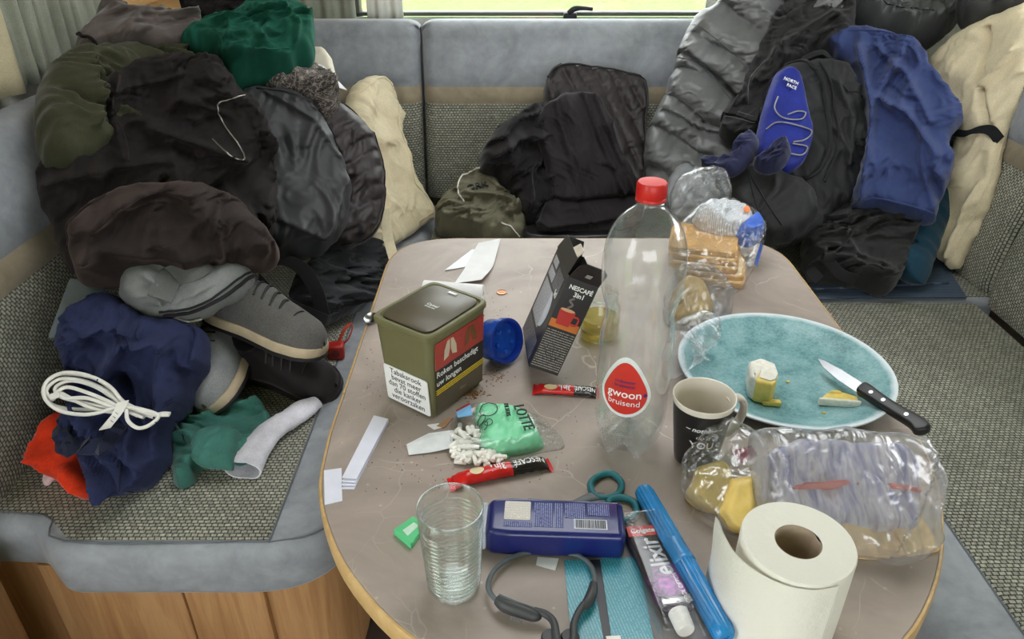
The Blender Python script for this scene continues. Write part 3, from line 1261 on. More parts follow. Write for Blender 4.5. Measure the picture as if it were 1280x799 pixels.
F_BAG = fabric('grey_bag_nylon', (128, 130, 130), sheen=0.05, rough=0.5, bump=0.15)
F_SCARF = None
t = NT('printed_scarf')
v = t.coord()
wvt = t.noise(v, 38.0, 2, 0.5, 2.5)
t.set(Base_Color=t.ramp(wvt, [(0.42, lin((56, 50, 50))), (0.5, lin((150, 142, 132))), (0.56, lin((70, 62, 62)))]), Roughness=0.8)
F_SCARF = t.m
M_ZIP = plain('metal_zip', (176, 172, 164), 0.35, 0.8)
M_PAPER = plain('white_paper', (236, 236, 238), 0.7, var=0.02)
M_WPLAS = plain('white_plastic', (236, 234, 230), 0.35, var=0.02)
M_LEATHER = plain('black_leather', (28, 28, 30), 0.35, bump=0.2, scale=300)


def hem(D, pts, m, r=0.0022, name='seam'):
    return line_on(D, name, pts, r, m, lift=0.0005)


def slab(name, corners, th, m, label=None, cat=None, bev=0.002, group=None, parent=None, rnd=0.0):
    """a thin rigid sheet from world corners"""
    c = [np.array(p, float) for p in corners]
    o = c[0]
    x = c[1] - c[0]
    x /= np.linalg.norm(x)
    n = np.cross(c[1] - c[0], c[-1] - c[0])
    n /= np.linalg.norm(n)
    if n.dot(CAMP - o) < 0:
        n = -n
    y = np.cross(n, x)
    pts = [((p - o).dot(x), (p - o).dot(y)) for p in c]
    if rnd:
        pts = rounded(pts, rnd, 5)
    ob = prism(name, pts, -th / 2, th / 2, m, parent, bev, 2)
    M = frame(o, x, y)
    ob.matrix_world = M
    if parent is None:
        tag(ob, label, cat, group)
    return ob, M, pts


# ------------------------------------------------------------------ heap of clothes on the left bench
D = drape('pillow', (S(470, 318, 0.01), S(540, 272, 0.01), Y(465, 95, 2.27)),
          [(428, 118), (466, 90), (488, 112), (494, 160), (512, 230), (543, 266), (520, 292), (470, 318), (440, 320), (430, 220)], F_CREAM,
          H=0.055, R=0.09, TH=0.03, wr=0.0045, L=0.08, ang=100, label='cream satin pillow leaning beside the plum quilted jacket', cat='pillow', smooth=1)
hem(D, [(436, 124), (464, 104), (480, 122), (484, 165), (500, 228), (524, 262), (508, 282)], F_CREAM, 0.002, 'flange_seam')
ribbon('fabric_strip', [Y(481, 262, 1.80), Y(484, 290, 1.70), Y(489, 312, 1.60), Y(495, 330, 1.50)], [np.array((0.012, 0, 0.003))] * 4, 0.002, F_CREAM)
o = bpy.data.objects['fabric_strip']
rebase(o)
tag(o, 'narrow cream fabric strip hanging between pillow and table edge', 'strip')

drape('cardboard_box', (Y(395, 110, 1.98), Y(425, 110, 1.98), Y(410, 60, 2.05)), [(388, 60), (412, 62), (424, 110), (392, 118)], plain('cream_card', (222, 214, 196), 0.7),
      H=0.03, R=0.02, TH=0.05, wr=0.0, lump=0.0, smooth=1, jit=0, label='cream paper carton behind the white papers', cat='box')
# charcoal tee on the seat
D = drape('t_shirt', (S(400, 412, 0.02), S(478, 350, 0.02), Y(430, 305, 1.70)),
          [(376, 330), (410, 312), (440, 302), (468, 308), (480, 330), (472, 362), (455, 388), (420, 402), (395, 415), (372, 404), (360, 365)], F_CHAR,
          H=0.035, R=0.05, TH=0.04, wr=0.018, L=0.05, ang=170, aniso=3, seed=4, label='charcoal jersey t-shirt crumpled beside the table edge', cat='shirt',
          folds=[([(400, 345), (445, 360), (470, 352)], 0.008, 0.012), ([(395, 372), (430, 380), (455, 375)], 0.007, 0.01)])
# quilted jacket
D = drape('quilted_jacket', (Y(478, 290, 1.66), Y(430, 140, 1.82), Y(410, 312, 1.60)),
          [(372, 128), (398, 124), (428, 132), (455, 152), (475, 186), (483, 232), (478, 280), (458, 304), (424, 313), (392, 312), (380, 250)], F_QUILT,
          H=0.075, R=0.09, TH=0.10, wr=0.006, L=0.06, quilt=(112, 0.034, 0.007, 0.01), seed=6,
          label='plum black quilted jacket next to the cream pillow', cat='jacket')
hem(D, [(430, 137), (456, 156), (474, 188), (480, 232), (474, 278), (456, 301), (426, 309)], F_BLACKJ, 0.003, 'binding')
# tech jacket
D = drape('shell_jacket', (Y(310, 315, 1.44), Y(430, 300, 1.52), Y(350, 118, 1.74)),
          [(290, 118), (330, 112), (372, 122), (408, 146), (424, 190), (440, 232), (436, 280), (412, 312), (378, 322), (330, 322), (300, 290), (285, 200)], F_TECH,
          H=0.07, R=0.09, TH=0.10, wr=0.012, L=0.11, ang=70, aniso=2.5, seed=9, label='dark grey shell jacket in the middle of the heap', cat='jacket',
          folds=[([(345, 280), (400, 305), (430, 235)], 0.012, 0.012), ([(330, 130), (390, 165), (435, 225)], 0.006, 0.006)])
hem(D, [(322, 128), (360, 132), (400, 152), (420, 190)], F_BLACKJ, 0.0022)
q = [D.surf(*p, 0.003) for p in ((327, 266), (340, 262), (338, 270), (328, 277))]
mesh('care_tag', q + [a - D.n * 0.002 for a in q], [(0, 1, 2, 3), (7, 6, 5, 4), (0, 4, 5, 1), (1, 5, 6, 2), (2, 6, 7, 3), (3, 7, 4, 0)], M_PAPER, D.o, smooth=False)
# papers and scarf under the green fleece
slab('paper_sheet', [Y(296, 112, 1.735), Y(345, 118, 1.74), Y(352, 96, 1.80), Y(300, 92, 1.79)], 0.0015, M_PAPER, 'white paper corner sticking out under the green fleece', 'paper', 0)
slab('paper_sheet', [Y(372, 92, 1.82), Y(434, 113, 1.82), Y(405, 80, 1.90), Y(378, 74, 1.90)], 0.0015, M_PAPER, 'white paper sheet pointing from the heap towards the pillow', 'paper', 0)
D = drape('scarf', (Y(330, 130, 1.68), Y(420, 140, 1.72), Y(375, 88, 1.84)),
          [(318, 100), (345, 90), (378, 84), (408, 96), (426, 122), (424, 138), (400, 142), (370, 128), (335, 118)], F_SCARF,
          H=0.045, R=0.05, TH=0.07, wr=0.010, L=0.05, ang=20, seed=12, label='grey printed scarf under the green fleece', cat='scarf')
# back of heap
drape('black_sweater', (Y(225, 30, 1.93), Y(320, 30, 1.93), Y(270, -20, 2.05)),
      [(222, 12), (245, -8), (290, -20), (320, -15), (325, 25), (290, 45), (250, 40)], F_BLACKF, H=0.05, R=0.05, TH=0.14, wr=0.012, seed=14,
      label='black sweater at the very top behind the green fleece', cat='sweater')
D = drape('fleece_jumper', (Y(100, 72, 1.60), Y(250, 74, 1.74), Y(170, -20, 1.86)),
          [(92, 58), (100, 46), (116, 30), (124, 14), (142, 10), (166, 24), (200, 28), (228, 26), (248, 30), (258, 45), (240, 68), (205, 76), (150, 72), (112, 78), (98, 74)], F_GREYB,
          H=0.06, R=0.07, TH=0.16, wr=0.013, L=0.09, ang=25, seed=15, label='grey brown fleece jumper on top beside the pleated curtain', cat='jumper',
          folds=[([(140, 65), (165, 40), (205, 28)], 0.010, 0.010)])
hem(D, [(97, 58), (104, 66), (120, 72)], F_BLACKF, 0.004, 'hem')
D = drape('fleece_jacket', (Y(230, 98, 1.66), Y(392, 92, 1.76), Y(310, 12, 1.90)),
          [(222, 68), (235, 50), (262, 38), (298, 32), (304, 14), (345, 8), (386, 18), (395, 48), (394, 78), (372, 82), (364, 95), (318, 98), (286, 112), (278, 92), (240, 76)], F_GREEN,
          H=0.07, R=0.07, TH=0.16, wr=0.016, L=0.08, ang=20, seed=17, label='bottle green fleece jacket on top of the heap', cat='jacket',
          folds=[([(275, 55), (310, 50), (350, 38)], 0.008, 0.012), ([(270, 100), (290, 70), (285, 50)], 0.006, 0.008), ([(352, 35), (372, 60), (366, 90)], 0.007, 0.010)])
hem(D, [(278, 106), (280, 84), (268, 62)], F_GREEN, 0.002)
hem(D, [(318, 92), (350, 88), (362, 84)], F_GREEN, 0.002)
D = drape('cotton_shirt', (Y(50, 190, 1.29), Y(200, 190, 1.46), Y(130, 70, 1.63)),
          [(44, 130), (50, 96), (66, 80), (92, 78), (120, 72), (145, 64), (168, 66), (172, 82), (215, 62), (230, 75), (215, 130), (160, 190), (100, 205), (62, 196), (48, 170)], F_OLIVE,
          H=0.06, R=0.07, TH=0.14, wr=0.012, L=0.08, ang=110, seed=19, label='olive green cotton shirt over the back cushion by the cream curtain', cat='shirt',
          folds=[([(90, 85), (92, 130), (104, 180)], 0.010, 0.012)])
# black hooded fleece
D = drape('hooded_fleece', (Y(60, 290, 1.27), Y(345, 290, 1.42), Y(210, 80, 1.62)),
          [(150, 96), (172, 80), (232, 73), (280, 88), (296, 116), (322, 134), (340, 170), (346, 230), (350, 300), (290, 330), (200, 345), (110, 350), (82, 335), (66, 290), (44, 240), (46, 206), (100, 186), (112, 150), (130, 115)], F_BLACKF,
          H=0.07, R=0.08, TH=0.16, wr=0.018, L=0.10, ang=60, seed=21, label='black hooded fleece with a silver zip spread over the heap', cat='jacket',
          folds=[([(150, 110), (140, 160), (155, 210)], 0.010, 0.014), ([(190, 178), (240, 195), (300, 215)], 0.012, 0.020), ([(150, 130), (200, 122), (228, 112)], 0.006, 0.008),
                 ([(60, 245), (130, 225), (210, 212)], 0.012, 0.014), ([(222, 110), (215, 150), (195, 175)], 0.008, 0.010)])
line_on(D, 'zip', [(300, 137), (282, 145), (269, 152), (278, 176), (292, 196), (298, 209), (290, 214), (276, 207), (262, 192)], 0.0013, M_ZIP, 0.005)
hem(D, [(150, 112), (142, 150), (158, 190), (160, 215)], F_VELOUR, 0.0022)
q = [D.surf(*p, 0.006) for p in ((206, 187), (216, 188), (215, 197), (204, 196))]
mesh('care_tag', q + [a - D.n * 0.002 for a in q], [(0, 1, 2, 3), (7, 6, 5, 4), (0, 4, 5, 1), (1, 5, 6, 2), (2, 6, 7, 3), (3, 7, 4, 0)], F_VELOUR, D.o, smooth=False)
D2 = drape('pocket_flap', (Y(190, 180, 1.45), Y(300, 215, 1.42), Y(240, 165, 1.50)),
           [(190, 172), (220, 168), (262, 185), (296, 212), (270, 212), (235, 200), (205, 186)], F_VELOUR, H=0.02, R=0.02, TH=0.03, wr=0.006, L=0.04, ang=150, seed=22, parent=D.o)
D2.o.location = tuple(-D.c)
# brown velour robe
D = drape('velour_robe', (Y(95, 350, 1.17), Y(345, 345, 1.27), Y(220, 232, 1.34)),
          [(88, 330), (86, 295), (100, 272), (128, 248), (178, 233), (240, 231), (295, 246), (330, 282), (350, 312), (352, 332), (318, 338), (285, 344), (240, 350), (185, 352), (140, 356), (108, 358), (95, 348)], F_VELOUR,
          H=0.08, R=0.09, TH=0.14, wr=0.014, L=0.11, ang=35, seed=25, label='dark brown velour robe lying over the grey shoulder bag', cat='robe',
          folds=[([(120, 330), (130, 295), (165, 262)], 0.014, 0.016), ([(165, 262), (215, 245), (280, 250)], 0.012, 0.010), ([(145, 322), (200, 330), (280, 325)], 0.012, 0.010)])
hem(D, [(97, 340), (92, 300), (108, 275), (140, 255)], F_VELOUR, 0.003, 'hem')
# tablet in its sleeve
tb1, M1, _ = slab('tablet', [Y(58, 430, 1.085), Y(122, 392, 1.15), Y(135, 364, 1.20), Y(88, 348, 1.20)], 0.012, plain('slate_case', (104, 114, 118), 0.45), 'slate grey tablet case resting on the navy sweater', 'tablet', 0.003, rnd=0.008)
# shoulder bag
D = drape('shoulder_bag', (Y(155, 398, 1.125), Y(320, 385, 1.21), Y(240, 322, 1.24)),
          [(150, 352), (158, 336), (190, 322), (225, 320), (255, 330), (300, 328), (322, 345), (318, 362), (296, 376), (262, 395), (238, 404), (212, 406), (190, 404), (166, 392), (150, 372)], F_BAG,
          H=0.045, R=0.05, TH=0.06, wr=0.005, L=0.09, ang=30, seed=27, label='grey nylon shoulder bag lying on the navy sweater', cat='bag',
          folds=[([(200, 380), (196, 355), (180, 345)], 0.008, 0.012)])
band_on(D, 'strap', [(198, 372), (212, 356), (240, 344), (270, 328)], 0.020, 0.003, F_GWEB, 0.008)
line_on(D, 'zip', [(206, 400), (238, 396), (270, 382), (300, 364), (318, 348)], 0.004, F_WEB, 0.002)
line_on(D, 'piping', [(200, 396), (236, 391), (268, 376), (298, 358), (315, 344)], 0.0025, F_WEB, 0.002)
tube('zip_pull', [D.surf(218, 402, 0.006), D.surf(235, 404, 0.007), D.surf(252, 400, 0.006)], 0.003, M_ZIP, D.o)
# webbing straps beside the bag
sw = empty('webbing_strap', tuple(Y(365, 400, 1.36)), label='black webbing strap looped over the charcoal t-shirt', cat='strap')
swo = np.array(sw.location)


def rb(name, pts, half, wdir, m, parent, org):
    return ribbon(name, [p - org for p in pts], [np.array(wdir) * half] * len(pts), 0.003, m, parent)


rb('band', [Y(338, 332, 1.40), Y(358, 326, 1.41), Y(380, 338, 1.41), Y(396, 365, 1.39), Y(405, 398, 1.37)], 0.017, (0.75, 0.2, 0.45), F_WEB, sw, swo)
rb('band', [Y(322, 350, 1.36), Y(345, 372, 1.36), Y(375, 388, 1.37), Y(408, 402, 1.36)], 0.016, (0.3, 0.35, 0.75), F_WEB, sw, swo)
bk = box('buckle', (-0.014, -0.01, -0.006), (0.014, 0.01, 0.006), M_DARK, sw, 0.003)
bk.location = tuple(Y(330, 362, 1.345) - swo)
bk.rotation_euler = (0.4, 0.2, -0.5)
text('n', 0.012, M_PAPER, sw, frame(Y(331, 361, 1.330) - swo, (0.8, -0.2, -0.35), (0.2, 0.4, 0.9)))
text('d', 0.012, M_PAPER, sw, frame(Y(338, 371, 1.330) - swo, (0.8, -0.2, -0.35), (0.2, 0.4, 0.9)))


# ------------------------------------------------------------------ shoes
def shoe(label, heel, toe, upv, m_up, m_sole, m_out, size=0.28, laces=True, toecap=None):
    heel, toe, upv = np.array(heel), np.array(toe), np.array(upv, float)
    x = (toe - heel) / np.linalg.norm(toe - heel)
    z = upv - x * upv.dot(x)
    z /= np.linalg.norm(z)
    y = np.cross(z, x)
    root = empty('shoe', label=label, cat='shoe')
    M = frame(heel, x, y)
    root.matrix_world = M
    Ls = size
    ss = np.concatenate((np.linspace(0, 0.06, 5), np.linspace(0.1, 0.86, 20), np.linspace(0.89, 1.0, 7)))
    wk = np.interp(ss, [0, 0.02, 0.06, 0.15, 0.4, 0.55, 0.72, 0.88, 0.95, 0.98, 1.0], [0.004, 0.018, 0.027, 0.032, 0.032, 0.038, 0.045, 0.040, 0.029, 0.019, 0.004])
    hk = np.interp(ss, [0, 0.05, 0.2, 0.35, 0.5, 0.65, 0.8, 0.92, 0.98, 1.0], [0.055, 0.095, 0.088, 0.092, 0.088, 0.068, 0.056, 0.046, 0.032, 0.018])

    def body(z0, fh, grow, nm, m):
        vs, fs = [], []
        nk = 16
        for s, w_, h_ in zip(ss, wk, hk):
            for k_ in range(nk + 1):
                a = PI * k_ / nk
                ca, sa_ = math.cos(a), math.sin(a)
                yy = (w_ + grow) * np.sign(ca) * abs(ca) ** 0.65
                zz = z0 + (h_ * fh) * abs(sa_) ** 0.8
                vs.append((s * Ls, yy, zz))
        for i in range(len(ss) - 1):
            for k_ in range(nk):
                q_ = i * (nk + 1) + k_
                fs.append((q_, q_ + nk + 1, q_ + nk + 2, q_ + 1))
            fs.append((i * (nk + 1), i * (nk + 1) + nk, (i + 1) * (nk + 1) + nk, (i + 1) * (nk + 1)))
        o_ = mesh(nm, vs, fs, m, root)
        b_ = bmesh.new()
        b_.from_mesh(o_.data)
        bmesh.ops.recalc_face_normals(b_, faces=b_.faces)
        b_.to_mesh(o_.data)
        b_.free()
        return o_
    body(0.018, 1.0, 0.0, 'upper', m_up)
    out = [(s * Ls, w_ + 0.005) for s, w_ in zip(ss, wk)] + [(s * Ls, -w_ - 0.005) for s, w_ in zip(ss[::-1], wk[::-1])]
    prism('midsole', out, 0.007, 0.026, m_sole, root, 0.004, 2)
    prism('outsole', out, 0.0, 0.008, m_out, root, 0.002, 1)
    inset_pts = [(0.13 * Ls + 0.22 * Ls * (0.5 + 0.5 * math.cos(a)), 0.022 * math.sin(a)) for a in np.linspace(0, 2 * PI, 24, endpoint=False)]
    prism('collar_dark_inset', inset_pts, 0.1, 0.112, M_DARK, root, 0.003, 2)  # solid dark disc, colour stands in for the shade of the hollow opening
    cap = [(s, w_) for s, w_ in zip(ss, wk) if s > 0.78]
    tube('toe_seam', [(0.80 * Ls, 0.038, 0.035), (0.78 * Ls, 0.022, 0.068), (0.775 * Ls, 0, 0.078), (0.78 * Ls, -0.022, 0.068), (0.80 * Ls, -0.038, 0.035)], 0.0014, m_out, root)
    if laces:
        for i in range(4):
            s = 0.42 + 0.07 * i
            hh = 0.018 + np.interp(s, ss, hk)
            tube('lace', [(s * Ls, 0.026, hh - 0.012), (s * Ls + 0.006, 0.0, hh + 0.003), (s * Ls + 0.012, -0.026, hh - 0.014)], 0.0024, m_out, root, seg=6)
    return root


M_SHG = fabric('grey_knit_shoe', (98, 96, 94), rough=0.8, sheen=0.15, weave=500)
M_SHG2 = fabric('light_grey_shoe', (136, 138, 140), rough=0.6, sheen=0.1, weave=600)
M_SHB = fabric('black_shoe', (38, 33, 34), rough=0.7, sheen=0.1)
M_SOLB = plain('beige_sole', (196, 178, 150), 0.6)
M_SOLW = plain('pale_sole', (186, 182, 172), 0.6)
M_SOLK = plain('black_sole', (26, 26, 27), 0.6)
shoe('black shoe under the grey knitted shoe', S(308, 462, 0.004), S(404, 487, 0.002), (0.05, -0.45, 1), M_SHB, M_SHB, M_SOLK, 0.23)
shoe('dark grey knitted shoe with beige sole beside the red key fob', Y(262, 398, 1.27), Y(397, 447, 1.165), (0.25, 0.12, 1.0), M_SHG, M_SOLB, M_SOLK, 0.27)
shoe('light grey shoe with round toe poking from the navy sweater', S(320, 415, 0.05), S(272, 516, 0.028), (-0.55, 0.15, 1.0), M_SHG2, M_SOLB, M_SOLK, 0.27)

# ------------------------------------------------------------------ navy sweater and small clothes
D = drape('sweater', (S(110, 612, 0.01), S(250, 590, 0.01), Y(165, 372, 1.19)),
          [(76, 430), (95, 405), (118, 372), (140, 366), (165, 384), (200, 402), (240, 404), (262, 418), (264, 450), (246, 480), (234, 515), (216, 530), (212, 590), (178, 624), (140, 626), (112, 612), (96, 560), (86, 512), (100, 482), (78, 455)], F_NAVY,
          H=0.07, R=0.07, TH=0.10, wr=0.017, L=0.06, ang=115, aniso=2.6, seed=33, label='navy blue sweatshirt in the front of the heap under the white cable', cat='sweater',
          folds=[([(150, 470), (175, 430), (225, 420)], 0.012, 0.020), ([(225, 425), (215, 470), (222, 520)], 0.010, 0.022), ([(100, 430), (150, 415), (200, 412)], 0.009, 0.014),
                 ([(110, 545), (130, 590), (150, 615)], 0.012, 0.012), ([(165, 480), (185, 520), (200, 540)], 0.008, -0.016)])
band_on(D, 'neckband', [(88, 520), (104, 545), (130, 556), (158, 552), (170, 536)], 0.012, 0.006, F_NAVYRIB, 0.012)
hem(D, [(165, 560), (168, 590), (172, 618)], F_NAVYRIB, 0.002)
SW = D
D = drape('t_shirt', (S(60, 615, 0.005), S(120, 625, 0.005), Y(85, 515, 1.03)),
          [(52, 572), (60, 540), (76, 516), (90, 508), (104, 540), (112, 580), (124, 618), (104, 628), (84, 612), (66, 598), (54, 590)], F_RED,
          H=0.04, R=0.045, TH=0.05, wr=0.016, L=0.05, ang=115, seed=41, label='orange red t-shirt bunched between navy sweater and back cushion', cat='shirt')
D = drape('sock_toe', (S(55, 604, 0.004), S(72, 604, 0.004), S(62, 585, 0.02)), [(54, 602), (58, 588), (66, 584), (72, 592), (66, 602), (60, 608)],
          fabric('pale_pink_cotton', (226, 200, 204)), H=0.012, R=0.012, TH=0.012, wr=0.002, L=0.02, res=0.003, label='small pale pink cloth end under the orange t-shirt', cat='cloth')
D = drape('jersey_shirt', (S(225, 610, 0.004), S(340, 560, 0.004), Y(280, 512, 1.16)),
          [(214, 560), (222, 540), (246, 536), (270, 520), (310, 508), (335, 514), (346, 535), (330, 560), (305, 585), (270, 586), (250, 588), (244, 606), (226, 614), (214, 600)], F_TEAL,
          H=0.03, R=0.035, TH=0.03, wr=0.012, L=0.06, ang=15, seed=43, res=0.005, label='teal green jersey shirt beside the white sock', cat='shirt')
D2 = drape('cuff', (S(245, 590, 0.035), S(300, 580, 0.035), S(270, 535, 0.05)), [(242, 545), (256, 538), (298, 538), (302, 545), (292, 584), (288, 586), (240, 578), (236, 568)], F_TEAL,
           H=0.012, R=0.012, TH=0.02, wr=0.002, L=0.03, seed=44, res=0.004, parent=D.o, smooth=1)
D2.o.location = tuple(-D.c)
line_on(D, 'seam', [(244, 584), (238, 560), (256, 540)], 0.0015, plain('dark_teal_thread', (24, 52, 50), 0.8), 0.016)
# white sock: a flattened tube with an open cuff
sk = [S(303, 588, 0.020), S(320, 560, 0.021), S(342, 536, 0.018), S(362, 524, 0.016), S(382, 510, 0.016), S(396, 503, 0.012)]
so = tube('sock', sk, [0.030, 0.026, 0.023, 0.022, 0.022, 0.014], F_SOCK, seg=20, flat=(0.7, 1.1))
bmx = bmesh.new()
bmx.from_mesh(so.data)
for f in list(bmx.faces):
    if len(f.verts) > 10:
        bmx.faces.remove(f)
for v_ in bmx.verts:
    v_.co.z += 0.004 * gnoise(v_.co.x / 0.018, v_.co.y / 0.018, 3)
    v_.co.z = max(v_.co.z, SZ + 0.001)
bmx.to_mesh(so.data)
bmx.free()
so.modifiers.new('thick', 'SOLIDIFY').thickness = 0.0025
rebase(so)
tag(so, 'white ankle sock with open cuff on the seat edge', 'sock')
dirv = (sk[1] - sk[0]) / np.linalg.norm(sk[1] - sk[0])
# red key fob
kf = empty('key_fob', tuple(S(421, 447)), (0, 0, 0.15), label='small red square key fob with loop on the seat edge', cat='key fob')
box('fob_body', (-0.018, -0.012, 0.0), (0.018, 0.016, 0.034), plain('red_plastic', (170, 36, 28), 0.35), kf, 0.005, 3)
tube('loop', [(0.006, 0.014, 0.028), (0.02, 0.03, 0.05), (0.034, 0.045, 0.056), (0.036, 0.04, 0.045), (0.026, 0.022, 0.03), (0.012, 0.014, 0.024)], 0.0035, fabric('red_cord', (168, 62, 44)), kf, flat=(0.5, 1.2))
lathe('speaker_ring', [(0.0, -0.0005), (0.009, -0.0005), (0.009, 0.001), (0.0, 0.001)], plain('dark_red', (110, 22, 20), 0.5), kf, 20,
      M=Matrix.Translation((0, -0.0125, 0.017)) @ Matrix.Rotation(PI / 2, 4, 'X'))
# white cable coil
cc = empty('charging_cable', tuple(SW.surf(140, 510, 0.004, False)), label='white charging cable coiled and tied on the navy sweater', cat='cable')
c0 = np.array(cc.location)
M_CAB = plain('white_cable', (240, 238, 234), 0.4, var=0.02)


def cab(pts, z=0.006, r=0.0031):
    P = []
    for i, p in enumerate(pts):
        P.append(Y(p[0], p[1], 1.015 + (620 - p[1]) * 0.0001) - c0)
    return P


def lay(pts, lift):
    return [SW.surf(p[0], p[1], lift, False) - c0 for p in pts]


loops = [[(150, 510), (110, 512), (70, 508), (54, 490), (64, 472), (88, 468), (120, 474), (142, 490), (156, 506), (176, 516), (192, 522)],
         [(152, 514), (112, 505), (76, 496), (70, 484), (90, 476), (120, 484), (144, 500), (160, 512), (182, 520)],
         [(150, 516), (120, 512), (92, 500), (72, 490), (66, 500), (58, 488), (74, 474), (104, 476), (132, 488), (150, 504), (172, 520)],
         [(148, 512), (110, 498), (84, 498), (72, 492), (84, 484), (112, 492), (140, 504), (158, 514), (180, 522)],
         [(150, 508), (112, 518), (76, 514), (56, 498), (58, 478), (80, 466), (112, 470), (138, 484), (154, 502), (178, 514), (196, 520)],
         [(158, 512), (160, 526), (172, 535), (186, 532), (198, 520), (178, 512), (156, 508)]]
zc = 0.0
for i, lp in enumerate(loops):
    pts = crom([np.array(p, float) for p in lp], 3)
    base_l = max(0.012, 0.0) + 0.006 * i
    P = []
    for p in pts:
        a = Y(p[0], p[1], 0.985) - c0
        # the coil lies on one tilted plane resting on the sweater
        A3 = SW.surf(150, 512, 0.024, False)
        nrm = np.array((0.0, -0.62, 0.78))
        r_ = ray(p[0], p[1])
        tt = (A3 + nrm * 0.0035 * i - CAMP).dot(nrm) / r_.dot(nrm)
        P.append(CAMP + r_ * tt - c0)
    tube('cable_loop', P, 0.0031, M_CAB, cc, seg=8, sm=2)
A3 = SW.surf(150, 512, 0.024, False)
nrm = np.array((0.0, -0.62, 0.78))


def onc(px, py, lift=0.0):
    r_ = ray(px, py)
    return CAMP + r_ * ((A3 + nrm * lift - CAMP).dot(nrm) / r_.dot(nrm)) - c0


tube('plug', [onc(190, 520, 0.012), onc(202, 518, 0.012), onc(212, 518, 0.012)], [0.003, 0.005, 0.0045], M_WPLAS, cc, flat=(0.6, 1.2))
ribbon('cable_tie', [onc(154, 502, 0.024), onc(148, 515, 0.026), onc(136, 530, 0.020), onc(131, 536, 0.016)], [np.array((0.0075, 0.003, 0.0))] * 4, 0.003, M_WPLAS, cc)
for k_ in range(3):
    text('I', 0.008, M_DARK, cc, frame(onc(140 + 3 * k_, 527 - 5 * k_, 0.030), (0.5, 0.6, 0.45), (-0.8, 0.45, 0.3)))
tgc = prism('cable_flag', rounded([(-0.007, -0.005), (0.007, -0.005), (0.007, 0.005), (-0.007, 0.005)], 0.001, 3), 0, 0.002, M_WPLAS, cc, 0)
tgc.matrix_local = frame(onc(69, 495, 0.014), (0.9, 0.3, 0.2), (-0.2, 0.7, 0.6))

# ------------------------------------------------------------------ rear bench: sleeve, hoodie, leggings, khaki bag
D = drape('laptop_sleeve', (S(700, 292, 0.02), S(800, 288, 0.02), Y(745, 88, 2.30)),
          [(680, 104), (690, 88), (704, 82), (745, 86), (795, 96), (809, 106), (808, 160), (804, 230), (801, 292), (690, 292), (672, 200), (678, 140)], F_QUILT,
          H=0.035, R=0.03, TH=0.03, wr=0.002, L=0.05, quilt=(20, 0.042, 0.008, 0.008), seed=51, smooth=1, jit=0.001,
          label='black quilted sleeve leaning on the long back cushion', cat='sleeve')
line_on(D, 'zip', [(684, 98), (704, 87), (745, 90), (796, 101), (805, 112), (804, 170), (801, 230)], 0.003, M_DARK, 0.003)
tube('zip_pull', [D.surf(700, 86, 0.006), D.surf(690, 93, 0.010), D.surf(684, 102, 0.008)], 0.004, M_DARK, D.o)
D = drape('hoodie', (S(610, 292, 0.02), S(690, 285, 0.02), Y(660, 135, 2.25)),
          [(598, 205), (604, 182), (620, 160), (648, 142), (676, 130), (700, 140), (705, 200), (704, 290), (668, 292), (648, 272), (640, 244), (618, 222), (602, 218)], F_BLACKJ,
          H=0.07, R=0.06, TH=0.08, wr=0.018, L=0.08, ang=50, seed=53, label='black jersey hoodie beside the folded leggings', cat='hoodie',
          folds=[([(612, 200), (640, 180), (680, 172)], 0.012, 0.018), ([(650, 272), (656, 230), (668, 205)], 0.010, 0.016)])
line_on(D, 'drawstring', [(660, 250), (656, 225), (664, 208), (672, 206)], 0.002, M_DARK, 0.003)
D = drape('leggings', (S(680, 298, 0.03), S(800, 292, 0.03), Y(720, 118, 2.20)),
          [(663, 150), (680, 134), (700, 120), (726, 116), (750, 118), (762, 150), (776, 190), (800, 232), (806, 262), (798, 288), (760, 298), (700, 294), (664, 288), (678, 262), (688, 238), (676, 190)], F_LEG,
          H=0.030, R=0.03, TH=0.04, wr=0.006, L=0.08, ang=105, aniso=4, seed=55, smooth=1, label='folded black leggings draped over the quilted sleeve', cat='leggings',
          folds=[([(692, 132), (706, 190), (722, 246)], 0.005, 0.007), ([(726, 120), (748, 180), (778, 250)], 0.005, 0.010), ([(740, 120), (762, 180), (790, 246)], 0.004, 0.008),
                 ([(676, 252), (730, 256), (796, 250)], 0.008, -0.012), ([(672, 282), (740, 276), (796, 262)], 0.010, 0.014)])
hem(D, [(700, 122), (714, 180), (728, 248)], F_LEG, 0.0018)
drape('leather_pouch', (S(655, 300, 0.03), S(790, 300, 0.03), S(720, 284, 0.045)), [(650, 290), (664, 283), (720, 286), (790, 286), (800, 296), (780, 304), (700, 304), (656, 302)], M_LEATHER,
      H=0.02, R=0.025, TH=0.03, wr=0.001, lump=0.002, jit=0, label='black leather pouch lying under the folded leggings', cat='pouch')
D = drape('drawstring_bag', (S(550, 296, 0.01), S(655, 300, 0.01), Y(600, 228, 2.16)),
          [(543, 284), (547, 262), (562, 246), (574, 232), (596, 224), (616, 226), (630, 244), (646, 258), (660, 276), (658, 296), (630, 300), (600, 302), (565, 296), (546, 292)], F_KHAKI,
          H=0.07, R=0.06, TH=0.05, wr=0.014, L=0.06, ang=40, seed=57, label='khaki nylon drawstring bag slumped on the rear seat', cat='bag',
          folds=[([(590, 260), (620, 262), (650, 270)], 0.008, 0.014), ([(560, 285), (580, 262), (600, 250)], 0.010, 0.012)])
line_on(D, 'cord', [(584, 272), (575, 256), (580, 240), (594, 230), (608, 230)], 0.0024, M_CAB, 0.004)
text('ORK', 0.030, plain('dark_ink', (38, 40, 42), 0.7), D.o, frame(D.surf(600, 254, 0.006), D.e1 + D.e2 * 0.35, D.e2 - D.e1 * 0.35), ext=0.003)
